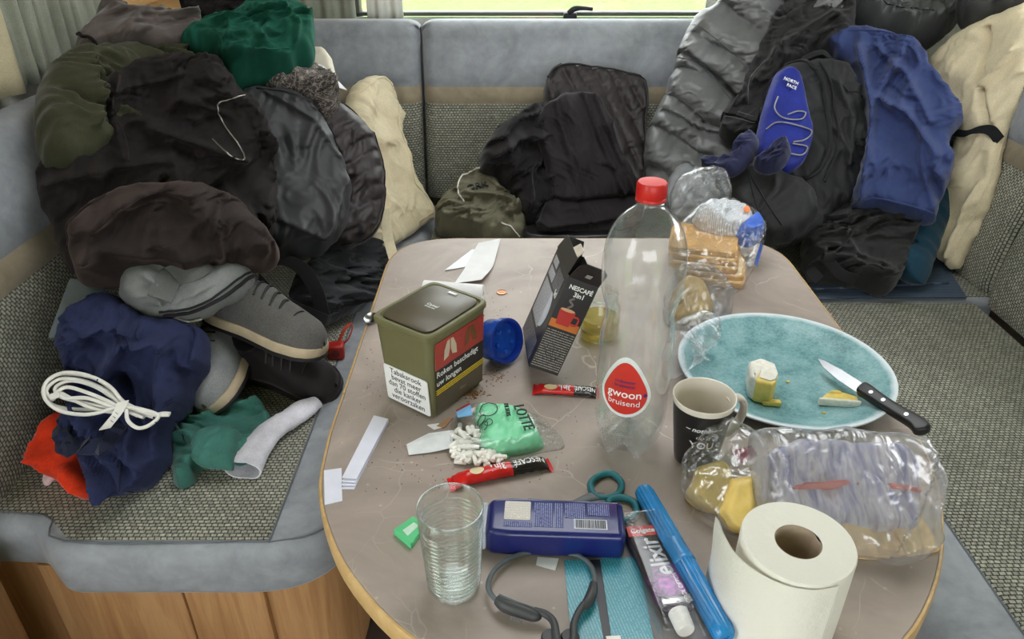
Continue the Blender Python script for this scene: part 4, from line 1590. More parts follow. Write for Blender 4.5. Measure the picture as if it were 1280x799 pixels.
line_on(D, 'cord', [(628, 294), (640, 296), (650, 297)], 0.002, M_CAB, 0.003)

# ------------------------------------------------------------------ jackets and backpack at the right of the rear bench
drape('blue_scarf', (Y(865, 40, 2.36), Y(900, 40, 2.36), Y(880, 10, 2.44)), [(868, 26), (884, 16), (910, 14), (905, 50), (870, 48)], F_DTEAL,
      H=0.03, R=0.03, TH=0.05, wr=0.006, seed=60, label='scrap of petrol blue cloth behind the grey puffer jacket', cat='cloth')
D = drape('puffer_jacket', (Y(815, 265, 2.02), Y(960, 230, 2.0), Y(930, 5, 2.34)),
          [(858, 40), (872, 22), (892, 14), (905, -8), (930, -22), (1070, -22), (1060, 40), (1000, 110), (950, 180), (930, 230), (920, 262), (880, 268), (835, 266), (812, 250), (803, 215), (806, 170), (826, 130), (842, 88), (850, 58)], F_PUFF,
          H=0.10, R=0.09, TH=0.14, wr=0.004, L=0.05, ang=20, quilt=(62, 0.095, 0.030, 0.035), seed=62, label='large grey down puffer jacket heaped against the back cushion', cat='jacket',
          folds=[([(848, 75), (890, 110), (930, 150)], 0.006, -0.018), ([(830, 150), (880, 180), (905, 185)], 0.006, -0.014)])
for sp_ in ([(848, 82), (880, 104), (912, 140)], [(832, 126), (866, 150), (900, 172)], [(862, 42), (900, 70), (930, 100)]):
    hem(D, sp_, F_PUFFD, 0.0016, 'stitching')
drape('jacket_lining', (Y(830, 265, 1.93), Y(905, 262, 1.90), Y(860, 200, 2.0)), [(828, 240), (840, 214), (858, 200), (874, 214), (890, 240), (908, 262), (902, 285), (860, 280), (835, 270)], F_PUFFL,
      H=0.035, R=0.04, TH=0.06, wr=0.008, L=0.05, seed=64, label='light grey padded hood beside the backpack pouch', cat='hood')
D = drape('puffer_jacket', (Y(1070, 50, 2.18), Y(1200, 50, 2.14), Y(1130, -15, 2.32)),
          [(1062, 10), (1068, -22), (1212, -22), (1206, 12), (1190, 36), (1160, 52), (1120, 48), (1085, 34)], F_PUFFD,
          H=0.08, R=0.06, TH=0.12, wr=0.008, L=0.05, quilt=(20, 0.075, 0.022, 0.05), seed=66, label='dark grey down puffer jacket above the navy sheet', cat='jacket')
hem(D, [(1078, 18), (1110, 34), (1150, 40)], F_BLACKJ, 0.0016, 'stitching')
drape('puffer_jacket', (Y(1205, 25, 2.02), Y(1290, 20, 1.94), Y(1250, -20, 2.10)), [(1190, 12), (1205, -25), (1300, -25), (1300, 12), (1250, 20), (1215, 28)], fabric('black_puffer', (50, 50, 50), rough=0.45, sheen=0.05, bump=0.1, spec=0.5),
      H=0.05, R=0.05, TH=0.10, wr=0.006, quilt=(15, 0.07, 0.014, 0.03), seed=67, label='black puffer jacket lying on top of the cream pillow', cat='jacket')
D = drape('denim_jacket', (Y(930, 170, 1.97), Y(1060, 60, 2.10), Y(980, 20, 2.24)),
          [(952, 55), (968, 22), (1000, -12), (1066, -22), (1072, 40), (1040, 62), (1010, 78), (975, 92), (962, 130), (952, 165), (940, 184), (896, 178), (904, 146), (926, 120), (934, 92)], F_DENIM,
          H=0.05, R=0.04, TH=0.06, wr=0.014, L=0.07, ang=60, seed=68, label='black denim jacket with its sleeve beside the backpack', cat='jacket',
          folds=[([(945, 110), (975, 70), (1040, 30)], 0.012, 0.016), ([(935, 140), (930, 110), (945, 85)], 0.008, 0.012)])
band_on(D, 'cuff', [(905, 146), (925, 150), (948, 158)], 0.020, 0.006, F_DENIM, 0.004)
for yy in (0, 8):
    line_on(D, 'stitching', [(902, 150 + yy), (924, 154 + yy), (944, 160 + yy)], 0.0010, F_GWEB, 0.008)
hem(D, [(936, 142), (938, 112), (956, 88)], F_GWEB, 0.0012, 'stitching')
# right cream pillow
D = drape('pillow', (S(1195, 336, 0.02), Y(1178, 80, 2.06), Y(1278, 30, 1.92)),
          [(1163, 78), (1186, 52), (1210, 34), (1250, 18), (1300, -4), (1310, 40), (1290, 112), (1262, 176), (1258, 230), (1236, 280), (1213, 312), (1197, 342), (1172, 322), (1148, 306), (1168, 262), (1186, 214), (1204, 150), (1178, 112)], F_CREAM,
          H=0.045, R=0.06, TH=0.05, wr=0.0045, L=0.09, ang=70, aniso=2.5, seed=70, smooth=1, label='large cream satin pillow with black strap against the woven cushion', cat='pillow',
          folds=[([(1245, 40), (1238, 110), (1250, 170)], 0.006, -0.012), ([(1238, 110), (1268, 80), (1285, 60)], 0.006, 0.010), ([(1240, 230), (1210, 290), (1198, 320)], 0.006, 0.010)])
hem(D, [(1262, 176), (1246, 240), (1212, 300), (1200, 328)], F_CREAM, 0.002, 'flange_seam')
PW = D
st = empty('webbing_strap', tuple(PW.surf(1225, 168, 0.0, False)), label='black webbing strap crossing the large cream pillow', cat='strap')
so_ = np.array(st.location)
ribbon('band', [PW.surf(*p, 0.012, False) - so_ for p in ((1190, 166), (1206, 170), (1224, 170), (1240, 164), (1254, 166), (1262, 178))],
       [np.array((0.0, -0.004, 0.010))] * 3 + [np.array((0.003, -0.006, 0.012))] * 3, 0.002, F_WEB, st)
# ribbed mat
t = NT('ribbed_blue_mat')
v = t.coord()
sep = t.n('ShaderNodeSeparateXYZ')
t.l(v, sep.inputs[0])
ln = t.math('SINE', t.math('MULTIPLY', sep.outputs['Y'], 2 * PI / 0.006))
t.set(Base_Color=t.ramp(ln, [(0.35, lin((52, 66, 84))), (0.65, lin((88, 106, 128)))]), Roughness=0.8)
t.bump(ln, 0.5, 0.001)
mt = empty('folding_mat', tuple(S(1110, 350)), label='blue ribbed folding mat lying on the seat under the clothes', cat='mat')
mo = np.array(mt.location)
for nm, cs, z_ in (('lower_leaf', ((1016, 373), (1208, 372), (1176, 322), (1020, 330)), 0.003), ('upper_leaf', ((1014, 362), (1186, 354), (1172, 320), (1016, 326)), 0.010)):
    pts = [S(a, b, z_) - mo for a, b in cs]
    prism(nm, [(p[0], p[1]) for p in pts], pts[0][2] - 0.003, pts[0][2] + 0.003, t.m, mt, 0.001, 1)
# dark jeans, teal shirt under the sheet
D = drape('jeans', (S(1010, 352, 0.03), S(1130, 362, 0.03), Y(1080, 255, 1.86)),
          [(1000, 300), (1020, 275), (1060, 258), (1110, 256), (1146, 268), (1140, 310), (1128, 345), (1116, 366), (1090, 366), (1078, 354), (1046, 352), (1014, 348), (1002, 330)], F_DENIM,
          H=0.05, R=0.05, TH=0.06, wr=0.016, L=0.06, ang=30, seed=72, label='black jeans bunched on the blue ribbed mat', cat='jeans',
          folds=[([(1060, 340), (1090, 350), (1114, 356)], 0.010, 0.018), ([(1040, 300), (1060, 330), (1100, 345)], 0.010, 0.012)])
D = drape('cotton_shirt', (S(1120, 345, 0.03), Y(1180, 260, 1.78), Y(1200, 190, 1.95)),
          [(1184, 182), (1200, 180), (1209, 192), (1198, 214), (1184, 250), (1168, 290), (1150, 345), (1130, 350), (1112, 344), (1122, 300), (1140, 250), (1160, 200)], F_DTEAL,
          H=0.035, R=0.04, TH=0.06, wr=0.010, L=0.06, ang=80, seed=74, label='dark petrol cotton shirt hanging below the navy sheet', cat='shirt')
# backpack
bp = drape('backpack', (Y(930, 300, 1.80), Y(1075, 250, 1.84), Y(1020, 80, 2.04)),
           [(958, 108), (968, 92), (985, 82), (1010, 80), (1040, 76), (1058, 88), (1070, 125), (1081, 160), (1077, 210), (1064, 245), (1040, 275), (1004, 302), (975, 312), (950, 300), (930, 262), (935, 210), (945, 160)], F_PACK,
           H=0.09, R=0.07, TH=0.08, wr=0.006, L=0.09, ang=100, lump=0.01, seed=76, label='black backpack with cobalt blue front and bungee cord', cat='backpack',
           folds=[([(1030, 110), (1048, 150), (1046, 210)], 0.010, 0.010)])


def onto(name, D, plane_shift, outline, m, **kw):
    """an overlay panel that rides on a cloth body"""
    pts = [D.surf(*p, plane_shift, False) for p in (outline[0], outline[len(outline) // 3], outline[2 * len(outline) // 3])]
    x = drape(name, pts, outline, m, parent=D.o, **kw)
    x.o.location = tuple(-D.c)
    return x


bl_p = drape('front_panel', (Y(950, 205, 1.745), Y(1010, 205, 1.755), Y(985, 85, 1.935)),
             [(962, 110), (968, 92), (984, 84), (998, 92), (1004, 112), (1010, 145), (1016, 172), (1006, 204), (984, 220), (960, 212), (944, 196), (946, 170), (954, 135)], F_PACKB,
             H=0.028, R=0.03, TH=0.05, wr=0.002, lump=0.004, jit=0.001, seed=78, parent=bp.o)
bl_p.o.location = tuple(-bp.c)
M_BUNG = fabric('grey_bungee', (150, 150, 150), sheen=0.0)


def on_panel(Dp, D, pts, lift=0.004):
    return [Dp.surf(p[0], p[1], lift, False) - D.c for p in crom([np.array(q, float) for q in pts], 5)]


tube('bungee', on_panel(bl_p, bp, [(966, 128), (962, 142), (972, 154), (992, 156), (1000, 148), (990, 146), (978, 150)]), 0.0018, M_BUNG, bp.o, sm=1, seg=6)
tube('bungee', on_panel(bl_p, bp, [(952, 168), (966, 160), (988, 163), (1006, 170), (1000, 180), (985, 184)]), 0.0018, M_BUNG, bp.o, sm=1, seg=6)
tube('bungee', on_panel(bl_p, bp, [(984, 186), (1002, 190), (996, 200), (980, 198)]), 0.0018, M_BUNG, bp.o, sm=1, seg=6)
nrm_p = bl_p.n
text('NORTH', 0.012, M_PAPER, bp.o, frame(bl_p.surf(981, 110, 0.008, False) - bp.c, bl_p.e1 * 0.9 - bl_p.e2 * 0.45, bl_p.e2), ext=0.0015, sx=0.9)
text('FACE', 0.012, M_PAPER, bp.o, frame(bl_p.surf(982, 117, 0.008, False) - bp.c, bl_p.e1 * 0.9 - bl_p.e2 * 0.45, bl_p.e2), ext=0.0015, sx=0.9)
for sp_, r_ in (([(1000, 92), (1012, 112), (1020, 150), (1022, 190), (1008, 222), (985, 232)], 0.006), ([(1010, 88), (1024, 120), (1030, 160), (1030, 200), (1016, 234)], 0.0035),
                ([(978, 86), (996, 86), (1008, 104)], 0.005)):
    line_on(bp, 'zip', sp_, r_, F_WEB, 0.004)
tube('grab_handle', [bp.surf(1000, 84, 0.0), bp.surf(1002, 78, 0.03), bp.surf(1022, 72, 0.035), bp.surf(1036, 80, 0.0)], 0.007, F_WEB, bp.o, flat=(0.5, 1.3))
band_on(bp, 'side_strap', [(1040, 122), (1056, 120), (1070, 124)], 0.012, 0.004, F_WEB, 0.003)
pc = drape('lower_pouch', (Y(900, 255, 1.72), Y(1010, 270, 1.66), Y(940, 205, 1.78)),
           [(890, 226), (905, 214), (935, 207), (968, 214), (1000, 226), (1024, 246), (1020, 276), (1000, 296), (972, 308), (952, 304), (932, 282), (912, 256)], F_PACK,
           H=0.065, R=0.06, TH=0.07, wr=0.004, lump=0.006, seed=80, parent=bp.o)
pc.o.location = tuple(-bp.c)
for sp_ in ([(925, 212), (945, 250), (978, 300)], [(932, 230), (940, 262), (952, 296), (966, 306)]):
    tube('elastic_cord', [pc.surf(p[0], p[1], 0.002, False) - bp.c for p in crom([np.array(q, float) for q in sp_], 5)], 0.0018, F_WEB, bp.o, sm=1, seg=6)
so2 = tube('compression_strap', [bp.surf(1035, 285, 0.0), bp.surf(1045, 300, -0.01), bp.surf(1030, 318, -0.02), bp.surf(1010, 322, -0.03)], 0.010, F_WEB, bp.o, flat=(0.3, 1.2))
# navy socks lying on the backpack
F_NSOCK = fabric('navy_sock', (44, 46, 76))
drape('sock', (Y(880, 220, 1.70), Y(940, 200, 1.69), Y(935, 168, 1.78)), [(874, 206), (888, 198), (908, 204), (920, 188), (934, 170), (948, 168), (950, 184), (938, 202), (922, 216), (900, 222), (882, 218)], F_NSOCK,
      H=0.022, R=0.03, TH=0.02, wr=0.007, L=0.035, seed=84, res=0.003, label='navy sock draped over the pouch of the backpack', cat='sock')
drape('sock', (Y(940, 215, 1.665), Y(985, 205, 1.66), Y(975, 176, 1.72)), [(938, 206), (954, 192), (968, 180), (984, 176), (990, 188), (982, 206), (972, 216), (952, 218)], F_NSOCK,
      H=0.026, R=0.03, TH=0.02, wr=0.007, L=0.035, seed=85, res=0.003, label='navy sock lying against the blue backpack panel', cat='sock')
# navy sheet
D = drape('bed_sheet', (Y(1080, 270, 1.77), Y(1175, 260, 1.72), Y(1085, 42, 2.12)),
          [(1024, 54), (1050, 42), (1078, 37), (1128, 52), (1150, 58), (1158, 76), (1172, 98), (1194, 122), (1207, 146), (1192, 168), (1184, 182), (1196, 200), (1182, 236), (1172, 262), (1168, 282), (1130, 270), (1096, 262), (1066, 266), (1060, 250), (1070, 226), (1080, 180), (1078, 130), (1062, 92), (1040, 74)], F_SHEET,
          H=0.06, R=0.05, TH=0.08, wr=0.014, L=0.09, ang=100, aniso=3.2, seed=82, smooth=1, label='navy blue cotton sheet hanging over the backpack side', cat='sheet',
          folds=[([(1075, 70), (1092, 140), (1084, 220)], 0.010, 0.022), ([(1095, 70), (1130, 100), (1160, 160)], 0.010, 0.014), ([(1098, 130), (1130, 145), (1170, 200)], 0.010, 0.016),
                 ([(1150, 170), (1150, 220), (1164, 268)], 0.010, 0.012), ([(1082, 225), (1080, 250), (1072, 262)], 0.008, 0.016)])
hem(D, [(1064, 258), (1096, 256), (1130, 264), (1164, 274)], F_SHEET, 0.003, 'hem')
hem(D, [(1060, 52), (1100, 52), (1146, 62)], F_SHEET, 0.002, 'hem')
# strap with buckle hanging from backpack
bs = empty('buckle_strap', tuple(Y(1030, 330, 1.64)), label='black shoulder strap with buckle beside the black jeans', cat='strap')
b0 = np.array(bs.location)
ribbon('band', [Y(*p) - b0 for p in ((1066, 285, 1.70), (1058, 300, 1.66), (1040, 318, 1.63), (1024, 322, 1.62), (1012, 334, 1.62), (1024, 350, 1.61))], [np.array((0.010, 0.004, 0.008))] * 6, 0.004, F_WEB, bs)
ribbon('band', [Y(*p) - b0 for p in ((1012, 312, 1.66), (1030, 320, 1.62), (1050, 342, 1.60), (1070, 350, 1.60))], [np.array((0.006, 0.0, 0.012))] * 4, 0.004, F_WEB, bs)
bx_ = box('buckle', (-0.015, -0.008, -0.012), (0.015, 0.008, 0.012), M_DARK, bs, 0.004)
bx_.location = tuple(Y(1036, 320, 1.60) - b0)

# ------------------------------------------------------------------ things on the table
def superloft(name, secs, m, parent, seg=48, p=4.0, cap=True, M=None):
    """rounded-rectangle sections (hx, hy, z) skinned together"""
    vs, fs = [], []
    for s_ in secs:
        hx_, hy_, z_ = s_[:3]
        for k_ in range(seg):
            a = 2 * PI * (k_ + 0.5) / seg
            c_, s2 = math.cos(a), math.sin(a)
            vs.append((hx_ * np.sign(c_) * abs(c_) ** (2 / p), hy_ * np.sign(s2) * abs(s2) ** (2 / p), z_))
    for i in range(len(secs) - 1):
        for k_ in range(seg):
            a, b = i * seg + k_, i * seg + (k_ + 1) % seg
            fs.append((a, b, b + seg, a + seg))
    if cap:
        fs.append(tuple(range(seg))[::-1])
        fs.append(tuple((len(secs) - 1) * seg + k_ for k_ in range(seg)))
    o_ = mesh(name, vs, fs, m, parent, angle=40)
    if M is not None:
        o_.data.transform(M)
    return o_


def quad(name, x0, x1, y0, y1, m, parent, M, th=0.0004, rnd=0.0):
    pts = [(x0, y0), (x1, y0), (x1, y1), (x0, y1)]
    if rnd:
        pts = rounded(pts, rnd, 4)
    return prism(name, pts, 0, th, m, parent, 0, 1, M)


def drape_t(name, plane, outline, m, **kw):
    kw.setdefault('zmin', TZ + 0.0006)
    kw.setdefault('clamp', False)
    kw.setdefault('res', 0.003)
    return drape(name, plane, outline, m, **kw)


INK_W = plain('white_ink', (244, 244, 244), 0.5, var=0.01)
INK_K = plain('black_ink', (20, 20, 22), 0.5, var=0.01)

# tobacco tin -----------------------------------------------------------
M_TIN = plain('olive_plastic', (110, 107, 74), 0.42, var=0.02)
M_TIND = plain('olive_brown_plastic', (84, 76, 60), 0.4, var=0.02)
tin = empty('tobacco_tub', (-0.108, 0.858, TZ), (0, 0, rad(-36)), label='square olive tobacco tub with white warning label', cat='tub')
HT = 0.133
hb, ht_ = (0.043, 0.054), (0.049, 0.060)
superloft('body', [(hb[0] - 0.004, hb[1] - 0.004, 0), (hb[0] - 0.001, hb[1] - 0.001, 0.002), (hb[0], hb[1], 0.005), (ht_[0], ht_[1], HT - 0.008)], M_TIN, tin, 72, 10)
lid = superloft('lid', [(ht_[0] + 0.001, ht_[1] + 0.001, HT - 0.010), (ht_[0] + 0.0025, ht_[1] + 0.0025, HT - 0.007), (ht_[0] + 0.0025, ht_[1] + 0.0025, HT - 0.002),
                        (ht_[0] + 0.001, ht_[1] + 0.001, HT), (ht_[0] - 0.003, ht_[1] - 0.003, HT), (ht_[0] - 0.005, ht_[1] - 0.005, HT - 0.003)], M_TIN, tin, 72, 10)
superloft('lid_panel', [(ht_[0] - 0.006, ht_[1] - 0.006, HT - 0.0030), (ht_[0] - 0.006, ht_[1] - 0.006, HT + 0.0004), (ht_[0] - 0.0075, ht_[1] - 0.0075, HT + 0.0014)], M_TIND, lid, 64, 7)
box('catch', (-0.007, 0.0435, HT + 0.0014), (0.007, 0.0475, HT + 0.0022), INK_W, lid, 0.0)
ML = frame((0, 0.004, HT + 0.0016), (1, 0, 0), (0, 1, 0))
text('Camel', 0.0075, INK_W, lid, ML, shear=0.1)
text('SINCE 1913', 0.0035, INK_W, lid, frame((0, -0.002, HT + 0.0016), (1, 0, 0), (0, 1, 0)))
Lf = frame((0, -hb[1] - 0.0006, 0), (1, 0, 0), (0, -(ht_[1] - hb[1]), HT))
Rf = frame((hb[0] + 0.0006, 0, 0), (0, 1, 0), (ht_[0] - hb[0], 0, HT))
quad('warning_label', -0.0385, 0.0400, 0.004, 0.062, M_PAPER, tin, Lf, 0.0012, 0.004)
for i, s_ in enumerate(('Tabaksrook', 'bevat meer', 'dan 70 stoffen', 'die kanker', 'veroorzaken')):
    text(s_, 0.0122, INK_K, tin, Lf @ Matrix.Translation((0.001, 0.0545 - 0.0105 * i, 0.0013)), name='warning_text', sx=0.962)
quad('picture_panel', -0.049, 0.050, 0.076, 0.117, plain('red_print', (176, 66, 58), 0.45), tin, Rf, 0.0010)
M_LUNG = plain('bone_print', (206, 190, 168), 0.5)
M_LUNG2 = plain('brown_print', (120, 78, 44), 0.5)
for cx2, mm, k2 in ((-0.020, M_LUNG, 1.0), (0.022, M_LUNG2, 1.0)):
    for sg_ in (-1, 1):
        pts = [(cx2 + sg_ * 0.001, 0.113), (cx2 + sg_ * 0.006, 0.112), (cx2 + sg_ * 0.012, 0.099), (cx2 + sg_ * 0.013, 0.085), (cx2 + sg_ * 0.004, 0.088), (cx2 + sg_ * 0.001, 0.098)]
        if sg_ > 0:
            pts = pts[::-1]
        prism('lung_picture', pts, 0.0, 0.0013, mm, tin, 0, 1, Rf)
M_BLKP = plain('black_print', (32, 30, 28), 0.45)
quad('warning_panel', -0.049, 0.050, 0.036, 0.076, M_BLKP, tin, Rf, 0.0010)
text('Roken beschadigt', 0.0126, INK_W, tin, Rf @ Matrix.Translation((-0.048, 0.068, 0.0012)), align='LEFT', name='warning_text', sx=0.96)
text('uw longen', 0.0126, INK_W, tin, Rf @ Matrix.Translation((-0.048, 0.0545, 0.0012)), align='LEFT', name='warning_text', sx=0.96)
M_YEL = smallprint('yellow_print', (214, 186, 40), (70, 60, 20), 0.0032, 0.45, 0.40, 0, 0.5, 500)
yb = quad('helpline_band', -0.049, 0.050, 0.0, 0.0095, M_YEL, tin, None, 0.0014)
yb.matrix_local = Rf @ Matrix.Translation((0, 0.0355, 0))
quad('lower_panel', -0.049, 0.050, 0.006, 0.036, M_TIND, tin, Rf, 0.0008)
text('Camel', 0.005, plain('grey_print', (150, 140, 124), 0.5), tin, Rf @ Matrix.Translation((0.006, 0.021, 0.0010)))

# teaspoon behind the tub ----------------------------------------------
sp_o = empty('teaspoon', tuple(T(464, 401)), label='steel teaspoon bowl behind the olive tub', cat='spoon')
M_STEEL = plain('steel', (150, 150, 152), 0.22, 1.0, var=0.03)
lathe('bowl', [(0.0, 0.0015), (0.008, 0.0025), (0.011, 0.0055), (0.0115, 0.006), (0.008, 0.0035), (0.0, 0.0025)], M_STEEL, sp_o, 24, fn=lambda p, a: (p[0], p[1] * 1.5, p[2]))
tube('handle', [(0.008, 0.012, 0.006), (0.020, 0.022, 0.009), (0.045, 0.034, 0.008), (0.075, 0.045, 0.003)], [0.003, 0.002, 0.0025, 0.004], M_STEEL, sp_o, flat=(0.5, 1.2))

# paper roll behind the tub --------------------------------------------
pr = empty('paper_roll', tuple(T(568, 366)), label='white paper roll with an unrolled tail behind the olive tub', cat='paper roll')
p0 = np.array(pr.location)
a_, b_ = T(530, 362, 0.017) - p0, T(604, 368, 0.017) - p0
xd = (b_ - a_) / np.linalg.norm(b_ - a_)
Mr = frame(a_, (-xd[1], xd[0], 0), (0, 0, 1))
ln_ = np.linalg.norm(b_ - a_)
prof = [(0.005, 0), (0.0165, 0), (0.0165, ln_), (0.005, ln_), (0.005, 0)]
Mx = Matrix.Translation(Vector(a_)) @ Vector((0, 0, 1)).rotation_difference(Vector(xd)).to_matrix().to_4x4()
lathe('roll_body', prof, M_PAPER, pr, 32, M=Mx)
tail = [T(585, 352, 0.010), T(598, 335, 0.004), T(605, 318, 0.006), T(612, 301, 0.014)]
ribbon('paper_tail', [p - p0 for p in tail], [np.array((0.024, 0.003, 0.002)), np.array((0.026, 0.004, 0)), np.array((0.024, 0.004, 0)), np.array((0.022, 0.002, 0.004))], 0.0008, M_PAPER, pr)
flp, _, _ = slab('paper_sheet', [T(556, 338, 0.0015), T(604, 330, 0.0015), T(622, 304, 0.012), T(590, 312, 0.002)], 0.0008, plain('translucent_paper', (222, 228, 236), 0.3), 'thin bluish paper sheet lying behind the white paper roll', 'paper', 0)

# coin -----------------------------------------------------------------
coin = empty('coin', tuple(T(627, 366)), label='copper coin on the table behind the blue tub', cat='coin')
M_COP = plain('copper', (196, 128, 92), 0.3, 0.9)
lathe('coin_body', [(0, 0), (0.0085, 0), (0.009, 0.0004), (0.009, 0.0014), (0.0085, 0.0018), (0.0078, 0.0016), (0, 0.0016)], M_COP, coin, 28)
prism('relief', [(0.005 * math.cos(a), 0.003 * math.sin(a) + 0.001) for a in np.linspace(0, 2 * PI, 14, endpoint=False)], 0.0014, 0.0021, M_COP, coin)

# blue tub on its edge --------------------------------------------------
M_BLUE = clear('blue_acrylic', (60, 110, 220), haze=0.35, rough=0.1, edge=0.5)
M_BLUES = plain('blue_plastic', (26, 74, 170), 0.2, var=0.1, scale=120)
gt = empty('grinder', tuple(T(626, 449)), label='round translucent blue plastic grinder standing on edge', cat='grinder')
ax = Vector((0.72, -0.62, 0.30)).normalized()
Mg = Matrix.Translation(Vector((0, 0, 0.0335))) @ Vector((0, 0, 1)).rotation_difference(ax).to_matrix().to_4x4()
lathe('tub_wall', [(0, -0.022), (0.029, -0.022), (0.031, -0.020), (0.031, 0.004), (0.034, 0.005), (0.034, 0.014), (0.030, 0.014), (0.029, 0.006), (0, 0.006)], M_BLUES, gt, 40, M=Mg)
for k_ in range(5):
    a = 2 * PI * k_ / 5 + 0.3
    c_ = Mg @ Vector((0.016 * math.cos(a), 0.016 * math.sin(a), 0.006))
    lathe('grinder_tooth', [(0.0035, 0), (0.0035, 0.005), (0.002, 0.006), (0, 0.006)], M_BLUES, gt, 8, M=Matrix.Translation(c_) @ Vector((0, 0, 1)).rotation_difference(ax).to_matrix().to_4x4())
lathe('rim', [(0.026, 0.0065), (0.029, 0.0150), (0.032, 0.0158), (0.034, 0.0145)], M_BLUE, gt, 40, M=Mg)

# coffee carton ---------------------------------------------------------
rl, ph = rad(22), rad(8)
wB, WB, LB = 0.044, 0.135, 0.142
er = np.array((math.cos(rl), 0.0, -math.sin(rl)))
eu = np.array((math.sin(rl) * math.cos(ph), math.sin(ph), math.cos(rl) * math.cos(ph)))
el = np.cross(eu, er)
if el[1] < 0:
    el = -el
Oc = Z(661, 457, TZ + 0.036)
lowest = min((Oc + er * wB * i + el * WB * j)[2] for i in (0, 1) for j in (0, 1))
Oc = Oc + np.array((0, 0, TZ + 0.0008 - lowest))
cb = empty('coffee_carton', label='open black and red coffee carton tilted beside the blue grinder', cat='carton')
Mc = Matrix.Identity(4)
for i, c_ in enumerate((er, el, eu)):
    for r_ in range(3):
        Mc[r_][i] = c_[r_]
for r_ in range(3):
    Mc[r_][3] = Oc[r_]
cb.matrix_world = Mc
M_CBK = plain('carton_black', (36, 33, 34), 0.4, var=0.03)
M_CIN = plain('carton_inside', (196, 186, 172), 0.7)
tk = 0.0009
box('front_wall', (0, 0, 0), (wB, tk, LB), M_CBK, cb)
box('back_wall', (0, WB - tk, 0), (wB, WB, LB), M_CBK, cb)
box('side_wall', (0, tk, 0), (tk, WB - tk, LB), M_CBK, cb)
box('side_wall', (wB - tk, tk, 0), (wB, WB - tk, LB), M_CBK, cb)
box('bottom', (tk, tk, 0), (wB - tk, WB - tk, tk), M_CBK, cb)
# printed wide side (facing the tub)
Ms = frame((-0.0002, WB, 0), (0, -1, 0), (0, 0, 1))
tp = smallprint('carton_print', (205, 208, 216), (110, 112, 122), 0.0024, 0.42, 0.42, 0, 0.4, 600)
tpd = smallprint('carton_print_dark', (40, 38, 44), (150, 150, 160), 0.0026, 0.42, 0.44, 0, 0.4, 600)
for nm, x0, x1, y0, y1, mm in (('info_panel', 0.012, 0.085, 0.040, 0.098, tp), ('info_panel', 0.004, 0.120, 0.004, 0.034, tpd), ('info_panel', 0.012, 0.060, 0.103, 0.118, tp),
                               ('info_panel', 0.066, 0.120, 0.104, 0.132, tpd), ('info_panel', 0.012, 0.052, 0.122, 0.134, tp)):
    o_ = quad(nm, 0, x1 - x0, 0, y1 - y0, mm, cb, None, 0.0004)
    o_.matrix_local = Ms @ Matrix.Translation((x0, y0, 0))
prism('cup_outline', [(0.085 + 0.026 * math.cos(a), 0.072 + 0.027 * math.sin(a)) for a in np.linspace(-PI / 2, PI / 2, 16)], 0.0, 0.0005, plain('pale_print', (206, 212, 226), 0.4), cb, 0, 1, Ms)
text('5x1', 0.013, INK_W, cb, Ms @ Matrix.Translation((0.108, 0.104, 0.0006)), bold=0.0003)
# printed narrow side
Mn = frame((wB / 2, -0.0002, 0), (1, 0, 0), (0, 0, 1))
quad('glow_panel', -0.021, 0.021, 0.068, 0.080, plain('amber_print', (196, 110, 36), 0.45), cb, Mn, 0.0004)
M_MUGR = plain('mug_print', (186, 44, 38), 0.4)
prism('mug_picture', [(-0.013, 0.074), (0.006, 0.074), (0.008, 0.096), (-0.015, 0.096)], 0, 0.0007, M_MUGR, cb, 0, 1, Mn)
hd_ = tube('mug_picture', [(0.007, 0.091, 0.0004), (0.015, 0.090, 0.0004), (0.015, 0.080, 0.0004), (0.007, 0.078, 0.0004)], 0.0014, M_MUGR, cb, flat=(0.3, 1.0))
hd_.data.transform(Mn)
prism('crema_picture', [(-0.004 + 0.0105 * math.cos(a), 0.097 + 0.0022 * math.sin(a)) for a in np.linspace(0, 2 * PI, 18, endpoint=False)], 0, 0.0008, plain('cream_print', (220, 170, 130), 0.5), cb, 0, 1, Mn)
st_ = tube('steam_picture', [(-0.006, 0.100, 0.0004), (-0.001, 0.106, 0.0004), (-0.007, 0.111, 0.0004), (-0.002, 0.116, 0.0004)], 0.0016, plain('steam_print', (120, 112, 110), 0.6), cb, flat=(0.25, 1.0))
st_.data.transform(Mn)
text('NESCAFÉ', 0.0088, INK_W, cb, Mn @ Matrix.Translation((0.001, 0.130, 0.0006)), bold=0.0002, sx=0.95)
text('3in1', 0.0095, INK_W, cb, Mn @ Matrix.Translation((0.002, 0.121, 0.0006)), bold=0.0002)
o_ = quad('info_panel', 0, 0.041, 0, 0.060, smallprint('carton_small', (36, 33, 34), (160, 154, 148), 0.0036, 0.36, 0.45, 0, 0.4, 700), cb, None, 0.0004)
o_.matrix_local = Mn @ Matrix.Translation((-0.0205, 0.005, 0))
